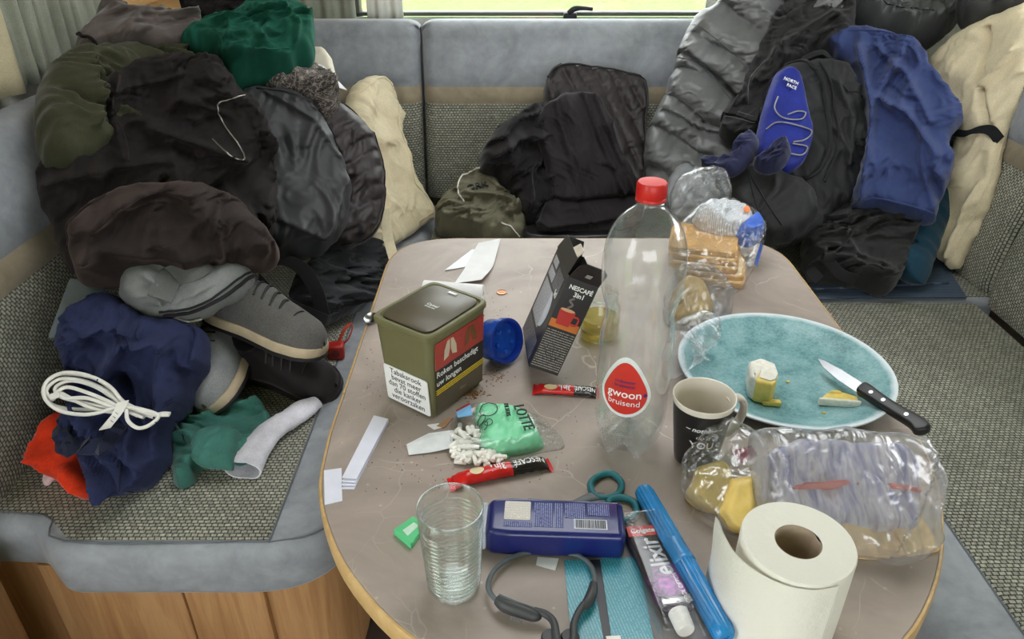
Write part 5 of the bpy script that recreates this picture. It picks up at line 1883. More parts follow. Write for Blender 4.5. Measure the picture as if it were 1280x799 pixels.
# opened flaps
slf = [(0.0, 0.0, LB), (wB, 0.0, LB), (wB * 0.95, -0.020, LB + 0.024), (wB * 0.78, -0.027, LB + 0.031), (wB * 0.22, -0.027, LB + 0.031), (wB * 0.05, -0.020, LB + 0.024)]
n_ = np.array((0, 0.8, 0.6)) * 0.0012
mesh('flap', slf + [tuple(np.array(p) + n_) for p in slf], [tuple(range(6))[::-1], tuple(range(6, 12))] + [(i, (i + 1) % 6, 6 + (i + 1) % 6, 6 + i) for i in range(6)], M_CBK, cb, smooth=False)
n_ = np.array((-0.0012, 0, 0.0002))
slf = [(0, 0.008, LB), (0, WB, LB), (0.006, WB - 0.004, LB + 0.024), (0.006, 0.016, LB + 0.024)]
mesh('flap', slf + [tuple(np.array(p) + n_) for p in slf], [(0, 1, 2, 3), (7, 6, 5, 4), (0, 4, 5, 1), (1, 5, 6, 2), (2, 6, 7, 3), (3, 7, 4, 0)], M_CBK, cb, smooth=False)
slf = [(0.004, WB, LB), (wB - 0.004, WB, LB), (wB - 0.008, WB + 0.010, LB + 0.020), (0.008, WB + 0.010, LB + 0.020)]
n_ = np.array((0, -0.0012, 0))
mesh('flap', slf + [tuple(np.array(p) + n_) for p in slf], [(0, 1, 2, 3), (7, 6, 5, 4), (0, 4, 5, 1), (1, 5, 6, 2), (2, 6, 7, 3), (3, 7, 4, 0)], M_CBK, cb, smooth=False)
slf = [(0.006, 0.020, LB + 0.024), (0.006, 0.065, LB + 0.024), (0.012, 0.060, LB + 0.034), (0.012, 0.024, LB + 0.034)]
n_ = np.array((-0.0014, 0, 0.0002))
mesh('torn_edge', slf + [tuple(np.array(p) + n_) for p in slf], [(0, 1, 2, 3), (7, 6, 5, 4), (0, 4, 5, 1), (1, 5, 6, 2), (2, 6, 7, 3), (3, 7, 4, 0)], M_CIN, cb, smooth=False)
prism('seal_tab', [(-0.004, 0.004), (0.004, 0.004), (0.004, 0.014), (-0.004, 0.014)], 0, 0.0006, plain('grey_tab', (150, 148, 144), 0.5), cb, 0, 1,
      frame((wB / 2, -0.0045, LB + 0.0065), (1, 0, 0), (0, -0.75, 0.66)) @ Matrix.Translation((0, 0, 0.0003)))

# small jar with yellow liquid -----------------------------------------
M_GLASS = clear('clear_glass', (244, 249, 246), haze=0.02, rough=0.03, edge=0.7)
M_OIL = clear('yellow_oil', (236, 222, 150), haze=0.22, rough=0.1, edge=0.3)
jr = empty('glass_jar', (0.138, 1.005, TZ), label='small glass jar of yellow oil behind the plastic bottle', cat='jar')
lathe('jar_wall', [(0, 0.001), (0.028, 0.001), (0.031, 0.004), (0.0315, 0.018), (0.0305, 0.019), (0.0315, 0.021), (0.0315, 0.036), (0.0305, 0.037), (0.0315, 0.039), (0.0315, 0.055), (0.025, 0.066), (0.025, 0.080)], M_GLASS, jr, 36)
lathe('oil', [(0, 0.004), (0.029, 0.004), (0.0295, 0.036), (0, 0.036)], M_OIL, jr, 32)
lathe('neck_ring', [(0.0255, 0.070), (0.027, 0.071), (0.027, 0.073), (0.0255, 0.074)], M_GLASS, jr, 32)

# soda bottle -----------------------------------------------------------
M_PET = clear('pet_plastic', (250, 251, 251), haze=0.045, rough=0.08, edge=0.6, bump=0.12, bscale=30, base=0.06)
M_CAP = plain('red_cap', (216, 36, 34), 0.38, var=0.02)
bo_ = empty('soda_bottle', (0.147, 0.742, TZ), label='tall clear plastic soda bottle with red cap', cat='bottle')


def pet(p, a):
    x, y, z = p
    if z < 0.050:
        k_ = (0.050 - z) / 0.050
        r_ = math.hypot(x, y)
        q = 0.5 + 0.5 * math.cos(5 * a)
        f = 1 - 0.15 * k_ * (1 - q)
        return (x * f, y * f, z + (0.030 * (1 - q) ** 2 * (1 - min(1, r_ / 0.05)) if z < 0.02 else 0) + (0.012 * (1 - q) * k_ if r_ > 0.012 else 0))
    if 0.155 < z < 0.185 or 0.06 < z < 0.075:
        return (x, y, z)
    return (x, y, z)


BP = [(0.0, 0.010), (0.012, 0.008), (0.024, 0.002), (0.033, 0.0), (0.038, 0.006), (0.041, 0.018), (0.0428, 0.034), (0.0437, 0.050), (0.0440, 0.066), (0.0428, 0.072), (0.0440, 0.078), (0.0440, 0.10),
      (0.0440, 0.135), (0.0438, 0.155), (0.0428, 0.170), (0.0408, 0.182), (0.0396, 0.192), (0.0400, 0.200), (0.0425, 0.210), (0.0452, 0.220), (0.0465, 0.232), (0.0468, 0.248), (0.0462, 0.264), (0.0440, 0.279), (0.0395, 0.293),
      (0.0325, 0.305), (0.0240, 0.314), (0.0165, 0.320), (0.0138, 0.323), (0.0135, 0.326), (0.0165, 0.327), (0.0165, 0.329), (0.0135, 0.330), (0.0130, 0.345)]
lathe('bottle_body', BP, M_PET, bo_, 60, fn=pet)
cap = lathe('cap', [(0.0152, 0.328), (0.0162, 0.3285), (0.0162, 0.331), (0.0156, 0.332), (0.0160, 0.333), (0.0160, 0.346), (0.0148, 0.3485), (0, 0.349)], M_CAP, bo_, 60,
            fn=lambda p, a: (p[0] * (1 + 0.02 * math.cos(30 * a)), p[1] * (1 + 0.02 * math.cos(30 * a)), p[2]) if 0.332 < p[2] < 0.347 and p[0] ** 2 + p[1] ** 2 > 1e-4 else p)
lathe('water', [(0, 0.013), (0.034, 0.013), (0.0400, 0.030), (0.0412, 0.040), (0, 0.040)], clear('water', (248, 250, 250), haze=0.004, rough=0.02, edge=0.5), bo_, 40)
LA = rad(-90 - 22)
RLB = 0.0443


def wrapb(dr=0.0, zc=0.104):
    def f(co):
        a = LA + co.x / RLB
        return ((RLB + dr) * math.cos(a), (RLB + dr) * math.sin(a), zc + co.y)
    return f


def drop_outline(s, n=40):
    pts = []
    for i in range(n):
        a = 2 * PI * i / n
        r_ = 0.0275 * s
        x = r_ * math.sin(a)
        y = -r_ * math.cos(a)
        if y > 0:
            tt = y / r_
            y = y * (1 + 0.62 * tt ** 2.2)
            x = x * (1 - 0.10 * tt)
        pts.append((x, y))
    return pts


def curved_patch(name, outline, m, parent, dr, wrapper, inner=8):
    o_ = np.array(outline)
    c_ = o_.mean(0)
    vs, fs = [wrapper(Vector((c_[0], c_[1], 0)))], []
    n = len(o_)
    for k_ in range(1, inner + 1):
        for p in o_:
            q = c_ + (p - c_) * k_ / inner
            vs.append(wrapper(Vector((q[0], q[1], 0))))
    for i in range(n):
        fs.append((0, 1 + i, 1 + (i + 1) % n))
    for k_ in range(inner - 1):
        for i in range(n):
            a, b = 1 + k_ * n + i, 1 + k_ * n + (i + 1) % n
            fs.append((a, a + n, b + n, b))
    return mesh(name, vs, fs, m, parent)


curved_patch('label_border', drop_outline(1.16), plain('pale_label', (226, 232, 232), 0.4), bo_, 0, wrapb(0.0))
curved_patch('label', drop_outline(1.0), plain('red_label', (206, 54, 42), 0.4, var=0.04), bo_, 0, wrapb(0.0004))
for s_, sz, yy, mm, bd in (('gwoon', 0.0150, 0.001, INK_W, 0.00015), ('bruisend', 0.0112, -0.0115, INK_W, 0.0), ('sodawater', 0.0058, 0.0185, plain('purple_ink', (70, 40, 110), 0.5), 0.0001), ('bruiswater', 0.0058, 0.0125, plain('purple_ink', (70, 40, 110), 0.5), 0.0001)):
    w_ = wrapb(0.0009)
    text(s_, sz, mm, bo_, None, warp=(lambda yy_: (lambda co: w_(Vector((co.x, co.y + yy_, 0)))))(yy), bold=bd)
curved_patch('label_dot', [(0.0245 + 0.0024 * math.cos(a), 0.001 + 0.0024 * math.sin(a)) for a in np.linspace(0, 2 * PI, 14, endpoint=False)], plain('purple_ink', (70, 40, 110), 0.5), bo_, 0, wrapb(0.0009), 2)

# plate, cheese, knife --------------------------------------------------
t = NT('reactive_glaze')
v = t.coord()
sep = t.n('ShaderNodeVectorMath', operation='LENGTH')
t.l(v, sep.inputs[0])
rr_ = sep.outputs['Value']
spots = t.noise(v, 260.0, 3, 0.7)
soft = t.noise(v, 26.0, 4, 0.6)
cA = t.ramp(t.math('ADD', t.math('MULTIPLY', soft, 0.6), t.math('MULTIPLY', spots, 0.4)), [(0.36, lin((84, 128, 134))), (0.5, lin((122, 166, 172))), (0.64, lin((152, 188, 192)))])
rimf = t.ramp(t.math('ADD', rr_, t.math('MULTIPLY', t.math('SUBTRACT', t.noise(v, 60.0, 3), 0.5), 0.006)), [(0.1430, (0, 0, 0, 1)), (0.1460, (1, 1, 1, 1))])
t.set(Base_Color=t.mix(rimf, cA, lin((222, 232, 240))), Roughness=0.35)
t.p.inputs['Specular IOR Level'].default_value = 0.4
pl = empty('dinner_plate', (0.392, 0.890, TZ), label='pale turquoise speckled dinner plate with white rim', cat='plate')
lathe('plate_body', [(0.0, 0.0055), (0.09, 0.0055), (0.105, 0.007), (0.118, 0.0115), (0.130, 0.017), (0.1475, 0.0225), (0.1500, 0.0222), (0.1500, 0.0200), (0.132, 0.0135), (0.118, 0.007), (0.105, 0.003), (0.085, 0.0015), (0.0, 0.0015)], t.m, pl, 96)
lathe('foot_ring', [(0.083, 0.003), (0.083, 0.0), (0.086, 0.0), (0.087, 0.003)], t.m, pl, 60)
PZ = TZ + 0.0056
M_RIND = plain('white_rind', (236, 232, 222), 0.85, var=0.05, scale=160, bump=0.3)
M_PASTE = plain('brie_paste', (232, 206, 110), 0.45, var=0.05, scale=90, bump=0.1)
# wedge: a tall wedge with rind on the curved back and flat sides
wdg = empty('cheese_wedge', tuple(Z(955, 500, PZ)), (0, 0, rad(-12)), label='soft white-rind cheese wedge in the middle of the plate', cat='cheese')
superq = [(-0.022, 0.0), (-0.016, -0.010), (0.004, -0.014), (0.010, -0.006), (0.014, 0.012), (0.010, 0.036), (-0.008, 0.046), (-0.022, 0.034)]
prism('paste', [(p[0] * 0.97, p[1] * 0.97) for p in superq], 0.001, 0.036, M_PASTE, wdg, 0.004, 3)
prism('rind', [(-0.0235, 0.0), (-0.0165, -0.008), (-0.012, 0.004), (-0.006, 0.020), (0.004, 0.030), (0.008, 0.038), (-0.008, 0.048), (-0.0235, 0.036)], 0.0, 0.039, M_RIND, wdg, 0.006, 3)
prism('rind', [(-0.012, -0.002), (0.002, -0.008), (0.009, -0.002), (0.0135, 0.014), (0.011, 0.036), (-0.006, 0.046)], 0.033, 0.0385, M_RIND, wdg, 0.002, 2)
prism('oozing_edge', rounded([(-0.006, -0.016), (0.022, -0.014), (0.020, -0.004), (0.0, -0.006)], 0.004, 4), 0.0, 0.008, M_PASTE, wdg, 0.003, 2)
cs = empty('cheese_slice', tuple(Z(1047, 505, PZ)), (0, 0, rad(-6)), label='thin cut cheese slice beside the knife blade', cat='cheese')
prism('paste', rounded([(-0.026, -0.004), (0.024, -0.006), (0.026, 0.006), (0.010, 0.014), (-0.014, 0.010)], 0.003, 3), 0.001, 0.0105, M_PASTE, cs, 0.002, 2)
prism('rind', rounded([(-0.028, -0.007), (0.027, -0.009), (0.027, -0.004), (-0.027, -0.002)], 0.002, 3), 0.0, 0.0115, M_RIND, cs, 0.002, 2)
prism('cheese_smear', rounded([(-0.012, 0.008), (0.008, 0.010), (0.004, 0.016), (-0.008, 0.015)], 0.003, 3), 0.0, 0.013, M_PASTE, cs, 0.003, 2)
for px_, py_ in ((1043, 461), (1030, 517), (985, 478)):
    cr = prism('cheese_crumb', [(0.003 * math.cos(a) * (1 + 0.3 * math.sin(3 * a)), 0.0022 * math.sin(a)) for a in np.linspace(0, 2 * PI, 9, endpoint=False)], 0, 0.002, M_PASTE, None, 0.0006, 1)
    cr.location = tuple(Z(px_, py_, PZ + 0.0008))
    tag(cr, 'tiny crumb of cheese on the turquoise plate', 'cheese crumb', 'cheese crumbs on the plate')
# knife
kt, kh = Z(1019, 450, TZ + 0.0235), Z(1157, 537, TZ + 0.030)
kn = empty('kitchen_knife', label='small kitchen knife with black riveted handle on the plate', cat='knife')
kx = (kh - kt) / np.linalg.norm(kh - kt)
Mk = frame(kt, kx, (0.35, 0.6, 0.25))
kn.matrix_world = Mk
KL = np.linalg.norm(kh - kt)
M_BLADE = plain('knife_blade', (140, 142, 144), 0.25, 1.0, var=0.04)
M_KH = plain('knife_handle', (24, 24, 26), 0.4)
bl0 = KL * 0.46
prism('blade', [(0.0, 0.0035), (0.02, -0.004), (0.05, -0.008), (bl0, -0.0085), (bl0, 0.0085), (0.04, 0.009), (0.012, 0.007)], -0.0007, 0.0007, M_BLADE, kn, 0.0003, 1)
hpts = crom([(bl0 - 0.004, 0.0085), (bl0 + 0.008, 0.0105), (bl0 + 0.03, 0.0085), (KL * 0.78, 0.0080), (KL * 0.93, 0.010), (KL, 0.008), (KL + 0.003, -0.002), (KL * 0.97, -0.012), (KL * 0.9, -0.0085), (KL * 0.72, -0.0085), (bl0 + 0.012, -0.0085), (bl0 - 0.002, -0.0075)], 4, True)
hnd = prism('handle', [tuple(p) for p in hpts], -0.007, 0.007, M_KH, kn, 0.0035, 3)
for s_ in (0.16, 0.36, 0.72):
    lathe('rivet', [(0, 0.0073), (0.0028, 0.0072), (0.003, 0.006)], M_STEEL, hnd, 14, M=Matrix.Translation((bl0 + (KL - bl0) * s_, 0.0, 0)))

# mug -------------------------------------------------------------------
M_MUGK = plain('mug_black', (30, 28, 28), 0.35, var=0.03)
M_MUGW = plain('mug_cream', (226, 218, 206), 0.3, var=0.02)
mg = empty('mug', (0.228, 0.712, TZ), label='small black mug with cream inside and handle', cat='mug')
lathe('outer_wall', [(0, 0.001), (0.024, 0.001), (0.026, 0.003), (0.0275, 0.012), (0.0315, 0.045), (0.0362, 0.088)], M_MUGK, mg, 48)
lathe('inner_wall', [(0.0362, 0.088), (0.0376, 0.0945), (0.0370, 0.0960), (0.0358, 0.0955), (0.0340, 0.086), (0.0295, 0.045), (0.0255, 0.010), (0, 0.008)], M_MUGW, mg, 48)
lathe('coffee_residue', [(0, 0.0155), (0.0262, 0.0155), (0.0265, 0.017)], plain('milky_residue', (200, 188, 174), 0.5, var=0.08, scale=300), mg, 32)
hd2 = tube('handle', [(0.033, 0, 0.080), (0.048, 0, 0.082), (0.058, 0, 0.068), (0.056, 0, 0.048), (0.044, 0, 0.032), (0.030, 0, 0.030)], 0.0052, M_MUGW, mg, seg=12, flat=(0.8, 1.2))
hd2.rotation_euler = (0, 0, rad(18))


def wmug(zc, a0=rad(-90 - 8)):
    def f(co):
        z_ = zc + co.y
        r_ = np.interp(z_, [0.012, 0.045, 0.088], [0.0275, 0.0315, 0.0362]) + 0.0006
        a = a0 + co.x / 0.033
        return (r_ * math.cos(a), r_ * math.sin(a), z_)
    return f


text('YOU', 0.014, INK_W, mg, None, warp=wmug(0.044), bold=0.0003)
text('do it', 0.009, INK_W, mg, None, warp=wmug(0.057), shear=0.3)
text('~ nothing ~', 0.009, INK_W, mg, None, warp=wmug(0.068), shear=0.3, bold=0.0002)

# ribbed glass ----------------------------------------------------------
gl = empty('drinking_glass', (-0.0585, 0.514, TZ), label='empty ribbed drinking glass next to the shampoo bottle', cat='glass')
gp = [(0.0, 0.003), (0.021, 0.003), (0.0235, 0.0015), (0.025, 0.004)]
for i in range(0, 41):
    z_ = 0.006 + 0.082 * i / 40
    r_ = 0.0255 + 0.0058 * (z_ / 0.11) + 0.0009 * math.sin(i * PI / 2)
    gp.append((r_, z_))
gp += [(0.0312, 0.095), (0.0318, 0.1095), (0.0314, 0.1105), (0.0306, 0.1100), (0.0300, 0.095)]
for i in range(0, 41):
    z_ = 0.088 - 0.080 * i / 40
    r_ = 0.0241 + 0.0058 * (z_ / 0.11) + 0.0006 * math.sin(i * PI / 2)
    gp.append((r_, z_))
gp += [(0.0, 0.0065)]
lathe('glass_wall', gp, clear('tumbler_glass', (252, 253, 252), haze=0.004, rough=0.03, edge=0.6, base=0.035), gl, 48, angle=80)
tube('rim', [(0.0311 * math.cos(a), 0.0311 * math.sin(a), 0.1102) for a in np.linspace(0, 2 * PI, 40, endpoint=False)], 0.0010, clear('glass_rim', (225, 232, 230), haze=0.10, rough=0.03, edge=0.8, base=0.15), gl, closed=True, sm=1, seg=8)
M_RIBG = clear('glass_rib', (240, 245, 243), haze=0.03, rough=0.03, edge=0.7, base=0.09)
for i in range(16):
    z_ = 0.014 + 0.0052 * i
    r_ = 0.0258 + 0.0058 * (z_ / 0.11)
    tube('rib', [(r_ * math.cos(a), r_ * math.sin(a), z_) for a in np.linspace(0, 2 * PI, 36, endpoint=False)], 0.0008, M_RIBG, gl, closed=True, sm=1, seg=6)
lathe('base_disc', [(0, 0.0005), (0.0225, 0.0005), (0.0235, 0.002), (0.0225, 0.0045), (0, 0.0045)], clear('glass_base', (250, 252, 251), haze=0.004, rough=0.03, edge=0.7), gl, 40)

# shampoo bottle ---------------------------------------------------------
M_SHAM = plain('navy_bottle', (26, 34, 104), 0.28, var=0.02, coat=0.2)
sb_ = empty('shampoo_bottle', tuple(T(690, 690)), (0, 0, rad(-3)), label='navy blue shampoo bottle lying on its front', cat='bottle')
s0 = np.array(sb_.location)
shp = rounded([(-0.070, -0.025), (-0.045, -0.0275), (0.072, -0.0265), (0.076, -0.020), (0.076, 0.022), (0.072, 0.027), (-0.045, 0.0275), (-0.070, 0.024)], [0.01, 0.02, 0.006, 0.004, 0.004, 0.006, 0.02, 0.01], 5)
prism('bottle_body', [(p[0], p[1] + 0.018) for p in shp], 0.0, 0.035, M_SHAM, sb_, 0.0065, 5)
prism('cap', [(p[0], p[1] + 0.018) for p in rounded([(-0.078, -0.022), (-0.070, -0.023), (-0.070, 0.022), (-0.078, 0.021)], 0.003, 3)], 0.003, 0.031, plain('pale_blue_cap', (196, 202, 220), 0.35), sb_, 0.003, 2)
ML = frame((0, 0.018, 0.0351), (1, 0, 0), (0, 1, 0))
quad('price_sticker', -0.052, -0.024, -0.008, 0.019, smallprint('sticker', (226, 220, 214), (196, 190, 184), 0.0022, 0.5, 0.4, 0, 0.5, 300), sb_, ML, 0.0003, 0.002)
spm = smallprint('shampoo_print', (28, 36, 106), (130, 140, 196), 0.0022, 0.42, 0.44, rad(90), 0.35, 700)
for x0, x1, y0, y1 in ((-0.020, 0.000, -0.017, 0.018), (0.002, 0.011, -0.017, 0.018), (0.013, 0.034, -0.003, 0.019), (0.037, 0.060, 0.002, 0.019), (-0.052, -0.022, -0.018, -0.011)):
    quad('small_print', x0, x1, y0, y1, spm, sb_, ML, 0.0003)
bar = empty('barcode', parent=None) if False else quad('barcode_label', 0.022, 0.057, -0.018, -0.004, plain('pale_barcode', (206, 210, 226), 0.4), sb_, ML, 0.0004)
bmx = bmesh.new()
xx = 0.024
while xx < 0.0555:
    wv_ = random.choice((0.0005, 0.0008, 0.0012))
    r_ = bmesh.ops.create_cube(bmx, size=1, matrix=ML @ Matrix.Translation((xx + wv_ / 2, -0.011, 0.0005)) @ Matrix.Diagonal((wv_, 0.0115, 0.0002, 1)))
    xx += wv_ + random.choice((0.0005, 0.0009))
tag(frombm('barcode_bars', bmx, INK_K, bar, smooth=False), kind='stuff')

# scissors ---------------------------------------------------------------
sc = empty('scissors', tuple(T(760, 620)), label='teal and grey handled scissors behind the shampoo bottle', cat='scissors')
c0_ = np.array(sc.location)
M_TEALP = plain('teal_plastic', (40, 124, 138), 0.4)
M_GREYP = plain('grey_plastic', (112, 118, 124), 0.45)


def tp_(px, py, dz=0.005):
    return T(px, py, dz) - c0_


for lp in ([(738, 606), (748, 595), (764, 592), (776, 602), (774, 616), (758, 623), (744, 620)], [(760, 628), (776, 622), (792, 628), (795, 641), (784, 650), (768, 650)]):
    h_ = tube('handle', [tp_(*p, 0.005) for p in lp], 0.0042, M_TEALP, sc, closed=True, seg=10, flat=(1.0, 0.9))
    tube('handle_backing', [tp_(p[0], p[1], 0.0022) for p in lp], 0.0044, M_GREYP, h_, closed=True, seg=10, flat=(0.5, 1.0))
tube('shank', [tp_(756, 621), tp_(740, 622), tp_(724, 628), tp_(706, 636)], [0.005, 0.006, 0.005, 0.004], M_GREYP, sc, flat=(0.6, 1.2))
tube('shank', [tp_(764, 630, 0.004), tp_(744, 629, 0.003), tp_(722, 634, 0.003)], [0.005, 0.005, 0.004], M_GREYP, sc, flat=(0.6, 1.2))
ribbon('blade', [tp_(712, 634, 0.004), tp_(690, 630, 0.004), tp_(660, 624, 0.003)], [np.array((0, 0.006, 0)), np.array((0, 0.005, 0)), np.array((0, 0.001, 0))], 0.0012, M_STEEL, sc)

# toothbrush case ---------------------------------------------------------
M_CASE = plain('blue_case', (36, 138, 208), 0.25, var=0.05, scale=90, coat=0.3)
tc0, tc1 = T(803, 612, 0.0125), T(908, 798, 0.0125)
tcx = (tc1 - tc0) / np.linalg.norm(tc1 - tc0)
tcl = np.linalg.norm(tc1 - tc0)
tcs = empty('toothbrush_case', label='blue ribbed plastic toothbrush case beside the toothpaste', cat='case')
tcs.matrix_world = Matrix.Translation(Vector(tc0)) @ Vector((0, 0, 1)).rotation_difference(Vector(tcx)).to_matrix().to_4x4()
rib = lambda p, a: (p[0] * (1 + 0.06 * math.cos(16 * a)), p[1] * (1 + 0.06 * math.cos(16 * a)), p[2]) if 0.008 < p[2] < tcl - 0.008 else p
lathe('lid_half', [(0, 0), (0.008, 0.0), (0.0102, 0.003), (0.0106, 0.009), (0.0112, tcl * 0.42)], M_CASE, tcs, 72, fn=rib)
lathe('collar', [(0.0113, tcl * 0.415), (0.0119, tcl * 0.42), (0.0121, tcl * 0.53), (0.0121, tcl * 0.53), (0.0127, tcl * 0.535), (0.0127, tcl * 0.56), (0.0115, tcl * 0.565)], M_CASE, tcs, 40)
lathe('base_half', [(0.0114, tcl * 0.56), (0.0108, tcl - 0.01), (0.0104, tcl - 0.003), (0.008, tcl), (0.003, tcl), (0.003, tcl - 0.002), (0, tcl - 0.002)], M_CASE, tcs, 72, fn=rib)
tube('brush_inside', [(0, 0, 0.012), (0, 0, tcl * 0.5), (0, 0, tcl - 0.012)], [0.005, 0.003, 0.004], plain('brush_blue', (60, 130, 200), 0.5), tcs)

# toothpaste --------------------------------------------------------------
ta, tb_ = T(795, 658), T(858, 806)
ty = (ta - tb_) / np.linalg.norm(ta - tb_)
tpo = empty('toothpaste', label='purple and black toothpaste tube in a clear blister pack', cat='toothpaste')
Mt = frame((tb_ + ta) / 2, np.cross(ty, (0, 0, 1.0)), ty)
tpo.matrix_world = Mt
TL = np.linalg.norm(ta - tb_)
t = NT('toothpaste_print')
v = t.coord()
mp2 = t.n('ShaderNodeVectorMath', operation='DISTANCE')
t.l(v, mp2.inputs[0])
mp2.inputs[1].default_value = (0.004, -0.022, 0.015)
nz = t.noise(v, 90.0, 4, 0.6, 1.5)
ds = t.math('ADD', mp2.outputs['Value'], t.math('MULTIPLY', t.math('SUBTRACT', nz, 0.5), 0.06))
t.set(Base_Color=t.ramp(ds, [(0.0, lin((190, 70, 190))), (0.012, lin((140, 52, 150))), (0.026, lin((30, 24, 34))), (0.05, lin((26, 24, 28)))]), Roughness=0.3, Metallic=0.2)
secs = []
vs, fs = [], []
nS, nK = 16, 20
for i in range(nS + 1):
    s_ = i / nS
    yy = TL * 0.5 * 0.90 - s_ * TL * 0.76
    hw = 0.0205 - 0.004 * s_ ** 2
    hh = 0.0022 + 0.0085 * s_ ** 0.7
    for k_ in range(nK):
        a = 2 * PI * k_ / nK
        vs.append((hw * np.sign(math.cos(a)) * abs(math.cos(a)) ** 0.8, yy, 0.003 + hh + hh * math.sin(a)))
for i in range(nS):
    for k_ in range(nK):
        a, b = i * nK + k_, i * nK + (k_ + 1) % nK
        fs.append((a, b, b + nK, a + nK))
fs += [tuple(range(nK)), tuple(nS * nK + k_ for k_ in range(nK))[::-1]]
bm = bmesh.new()
bv = [bm.verts.new(tuple(map(float, p))) for p in vs]
for f in fs:
    bm.faces.new([bv[i] for i in f])
frombm('tube_body', bm, t.m, tpo, angle=40)
ye = TL * 0.45 - TL * 0.76
lathe('tube_cap', [(0, 0.022), (0.008, 0.022), (0.009, 0.020), (0.0098, 0.001), (0, 0.0)], M_WPLAS, tpo, 28, M=Matrix.Translation((0, ye - 0.002, 0.013)) @ Matrix.Rotation(PI / 2, 4, 'X'))
box('silver_band', (-0.0150, ye - 0.001, 0.0225), (0.0150, ye + 0.008, 0.0242), M_STEEL, tpo, 0.0006)


def ttop(y):
    s_ = (TL * 0.45 - y) / (TL * 0.76)
    s_ = min(1, max(0, s_))
    return 0.003 + 2 * (0.0022 + 0.0085 * s_ ** 0.7)


def twarp(x0, y0):
    # text runs from the cap towards the crimped end
    def f(co):
        X = x0 - co.y
        Y_ = y0 + co.x
        return (X, Y_, ttop(Y_) + 0.0008 - 3.2 * max(0, abs(X) - 0.008) * 0.1)
    return f


text('elixir', 0.028, plain('silver_ink', (200, 200, 208), 0.3, 0.5), tpo, None, align='LEFT', warp=twarp(0.002, -0.012), bold=0.0006, sx=1.0)
text('COOL DETOX', 0.007, INK_W, tpo, None, align='LEFT', warp=twarp(0.010, -0.05), sx=0.9)
yr = TL * 0.36
rl_ = prism('brand_panel', [(-0.017, yr - 0.004), (0.017, yr - 0.006), (0.017, yr + 0.008), (-0.016, yr + 0.010)], ttop(yr) + 0.0008, ttop(yr) + 0.0016, plain('red_brand', (206, 28, 34), 0.35), tpo)
text('Colgate', 0.0085, INK_W, rl_, frame((0, yr + 0.002, ttop(yr) + 0.0018), (1, -0.05, 0), (0, 1, 0)), bold=0.0002)
bl_ = rounded([(-0.026, -TL * 0.5), (0.026, -TL * 0.5), (0.0235, TL * 0.5), (-0.0225, TL * 0.5)], 0.006, 5)
prism('blister', bl_, 0.0006, 0.0275, clear('blister_plastic', (253, 253, 254), haze=0.008, rough=0.08, edge=0.4, bump=0.15, bscale=40), tpo, 0.006, 3)
prism('backing_card', [(p[0] * 1.02, p[1]) for p in bl_], 0.0, 0.0006, plain('card_grey', (150, 148, 150), 0.5), tpo)

# flat teal pouch ---------------------------------------------------------
tpw = empty('wipes_pouch', tuple(T(760, 750)), label='flat teal printed pouch with black centre under the headphones', cat='pouch')
w0 = np.array(tpw.location)


def flatq(name, cs_, z0, z1, m, parent, org):
    pts = [T(a, b) - org for a, b in cs_]
    return prism(name, [(p[0], p[1]) for p in pts], z0, z1, m, parent, 0, 1)


M_TEALPR = smallprint('teal_pouch_print', (50, 144, 164), (110, 182, 198), 0.0030, 0.36, 0.47, rad(76), 0.3, 500)
flatq('pouch_base', [(705, 702), (795, 699), (818, 812), (716, 812)], 0.0002, 0.0012, plain('pouch_black', (36, 36, 42), 0.4), tpw, w0)
flatq('printed_panel', [(705, 702), (737, 701), (756, 812), (715, 812)], 0.0012, 0.0024, M_TEALPR, tpw, w0)
flatq('printed_panel', [(750, 700), (796, 699), (819, 812), (766, 812)], 0.0012, 0.0024, M_TEALPR, tpw, w0)
flatq('barcode_patch', [(757, 798), (775, 797), (777, 806), (759, 806)], 0.0026, 0.0030, M_WPLAS, tpw, w0)
# little white tab under the shampoo
tbx = empty('paper_slip', tuple(T(684, 704)), label='small white paper slip under the shampoo bottle edge', cat='paper')
flatq('slip', [(672, 697), (699, 699), (694, 714), (670, 707)], 0.0002, 0.0010, M_PAPER, tbx, np.array(tbx.location))

# bone-conduction headphones ----------------------------------------------
hp = empty('headphones', tuple(T(690, 770)), label='grey neckband headphones lying over the teal pouch', cat='headphones')
h0 = np.array(hp.location)
M_HPB = plain('slate_silicone', (92, 100, 106), 0.55)
M_HPD = plain('charcoal_silicone', (58, 60, 62), 0.5)


def hpt(px, py, dz):
    return T(px, py, dz) - h0


tube('neckband', [hpt(700, 690, 0.006), hpt(664, 690, 0.006), hpt(640, 697, 0.007), hpt(619, 712, 0.010), hpt(610, 732, 0.012), hpt(618, 748, 0.013), hpt(630, 755, 0.013)], 0.0026, M_HPB, hp)
tube('neckband', [hpt(700, 690, 0.006), hpt(724, 695, 0.006), hpt(738, 707, 0.009), hpt(743, 722, 0.011), hpt(742, 734, 0.012)], 0.0026, M_HPB, hp)
tube('pod', [hpt(622, 750, 0.012), hpt(632, 757, 0.012), hpt(652, 764, 0.012), hpt(668, 770, 0.011), hpt(676, 770, 0.010)], [0.0065, 0.0085, 0.0085, 0.007, 0.004], M_HPD, hp, flat=(0.9, 0.8))
tube('pod_stripe', [hpt(624, 744, 0.017), hpt(645, 753, 0.018), hpt(668, 761, 0.015)], 0.0014, M_HPB, hp)
tube('pod', [hpt(742, 730, 0.012), hpt(740, 742, 0.012), hpt(734, 754, 0.012), hpt(728, 760, 0.011)], [0.005, 0.0068, 0.0062, 0.004], M_HPD, hp, flat=(0.9, 0.8))
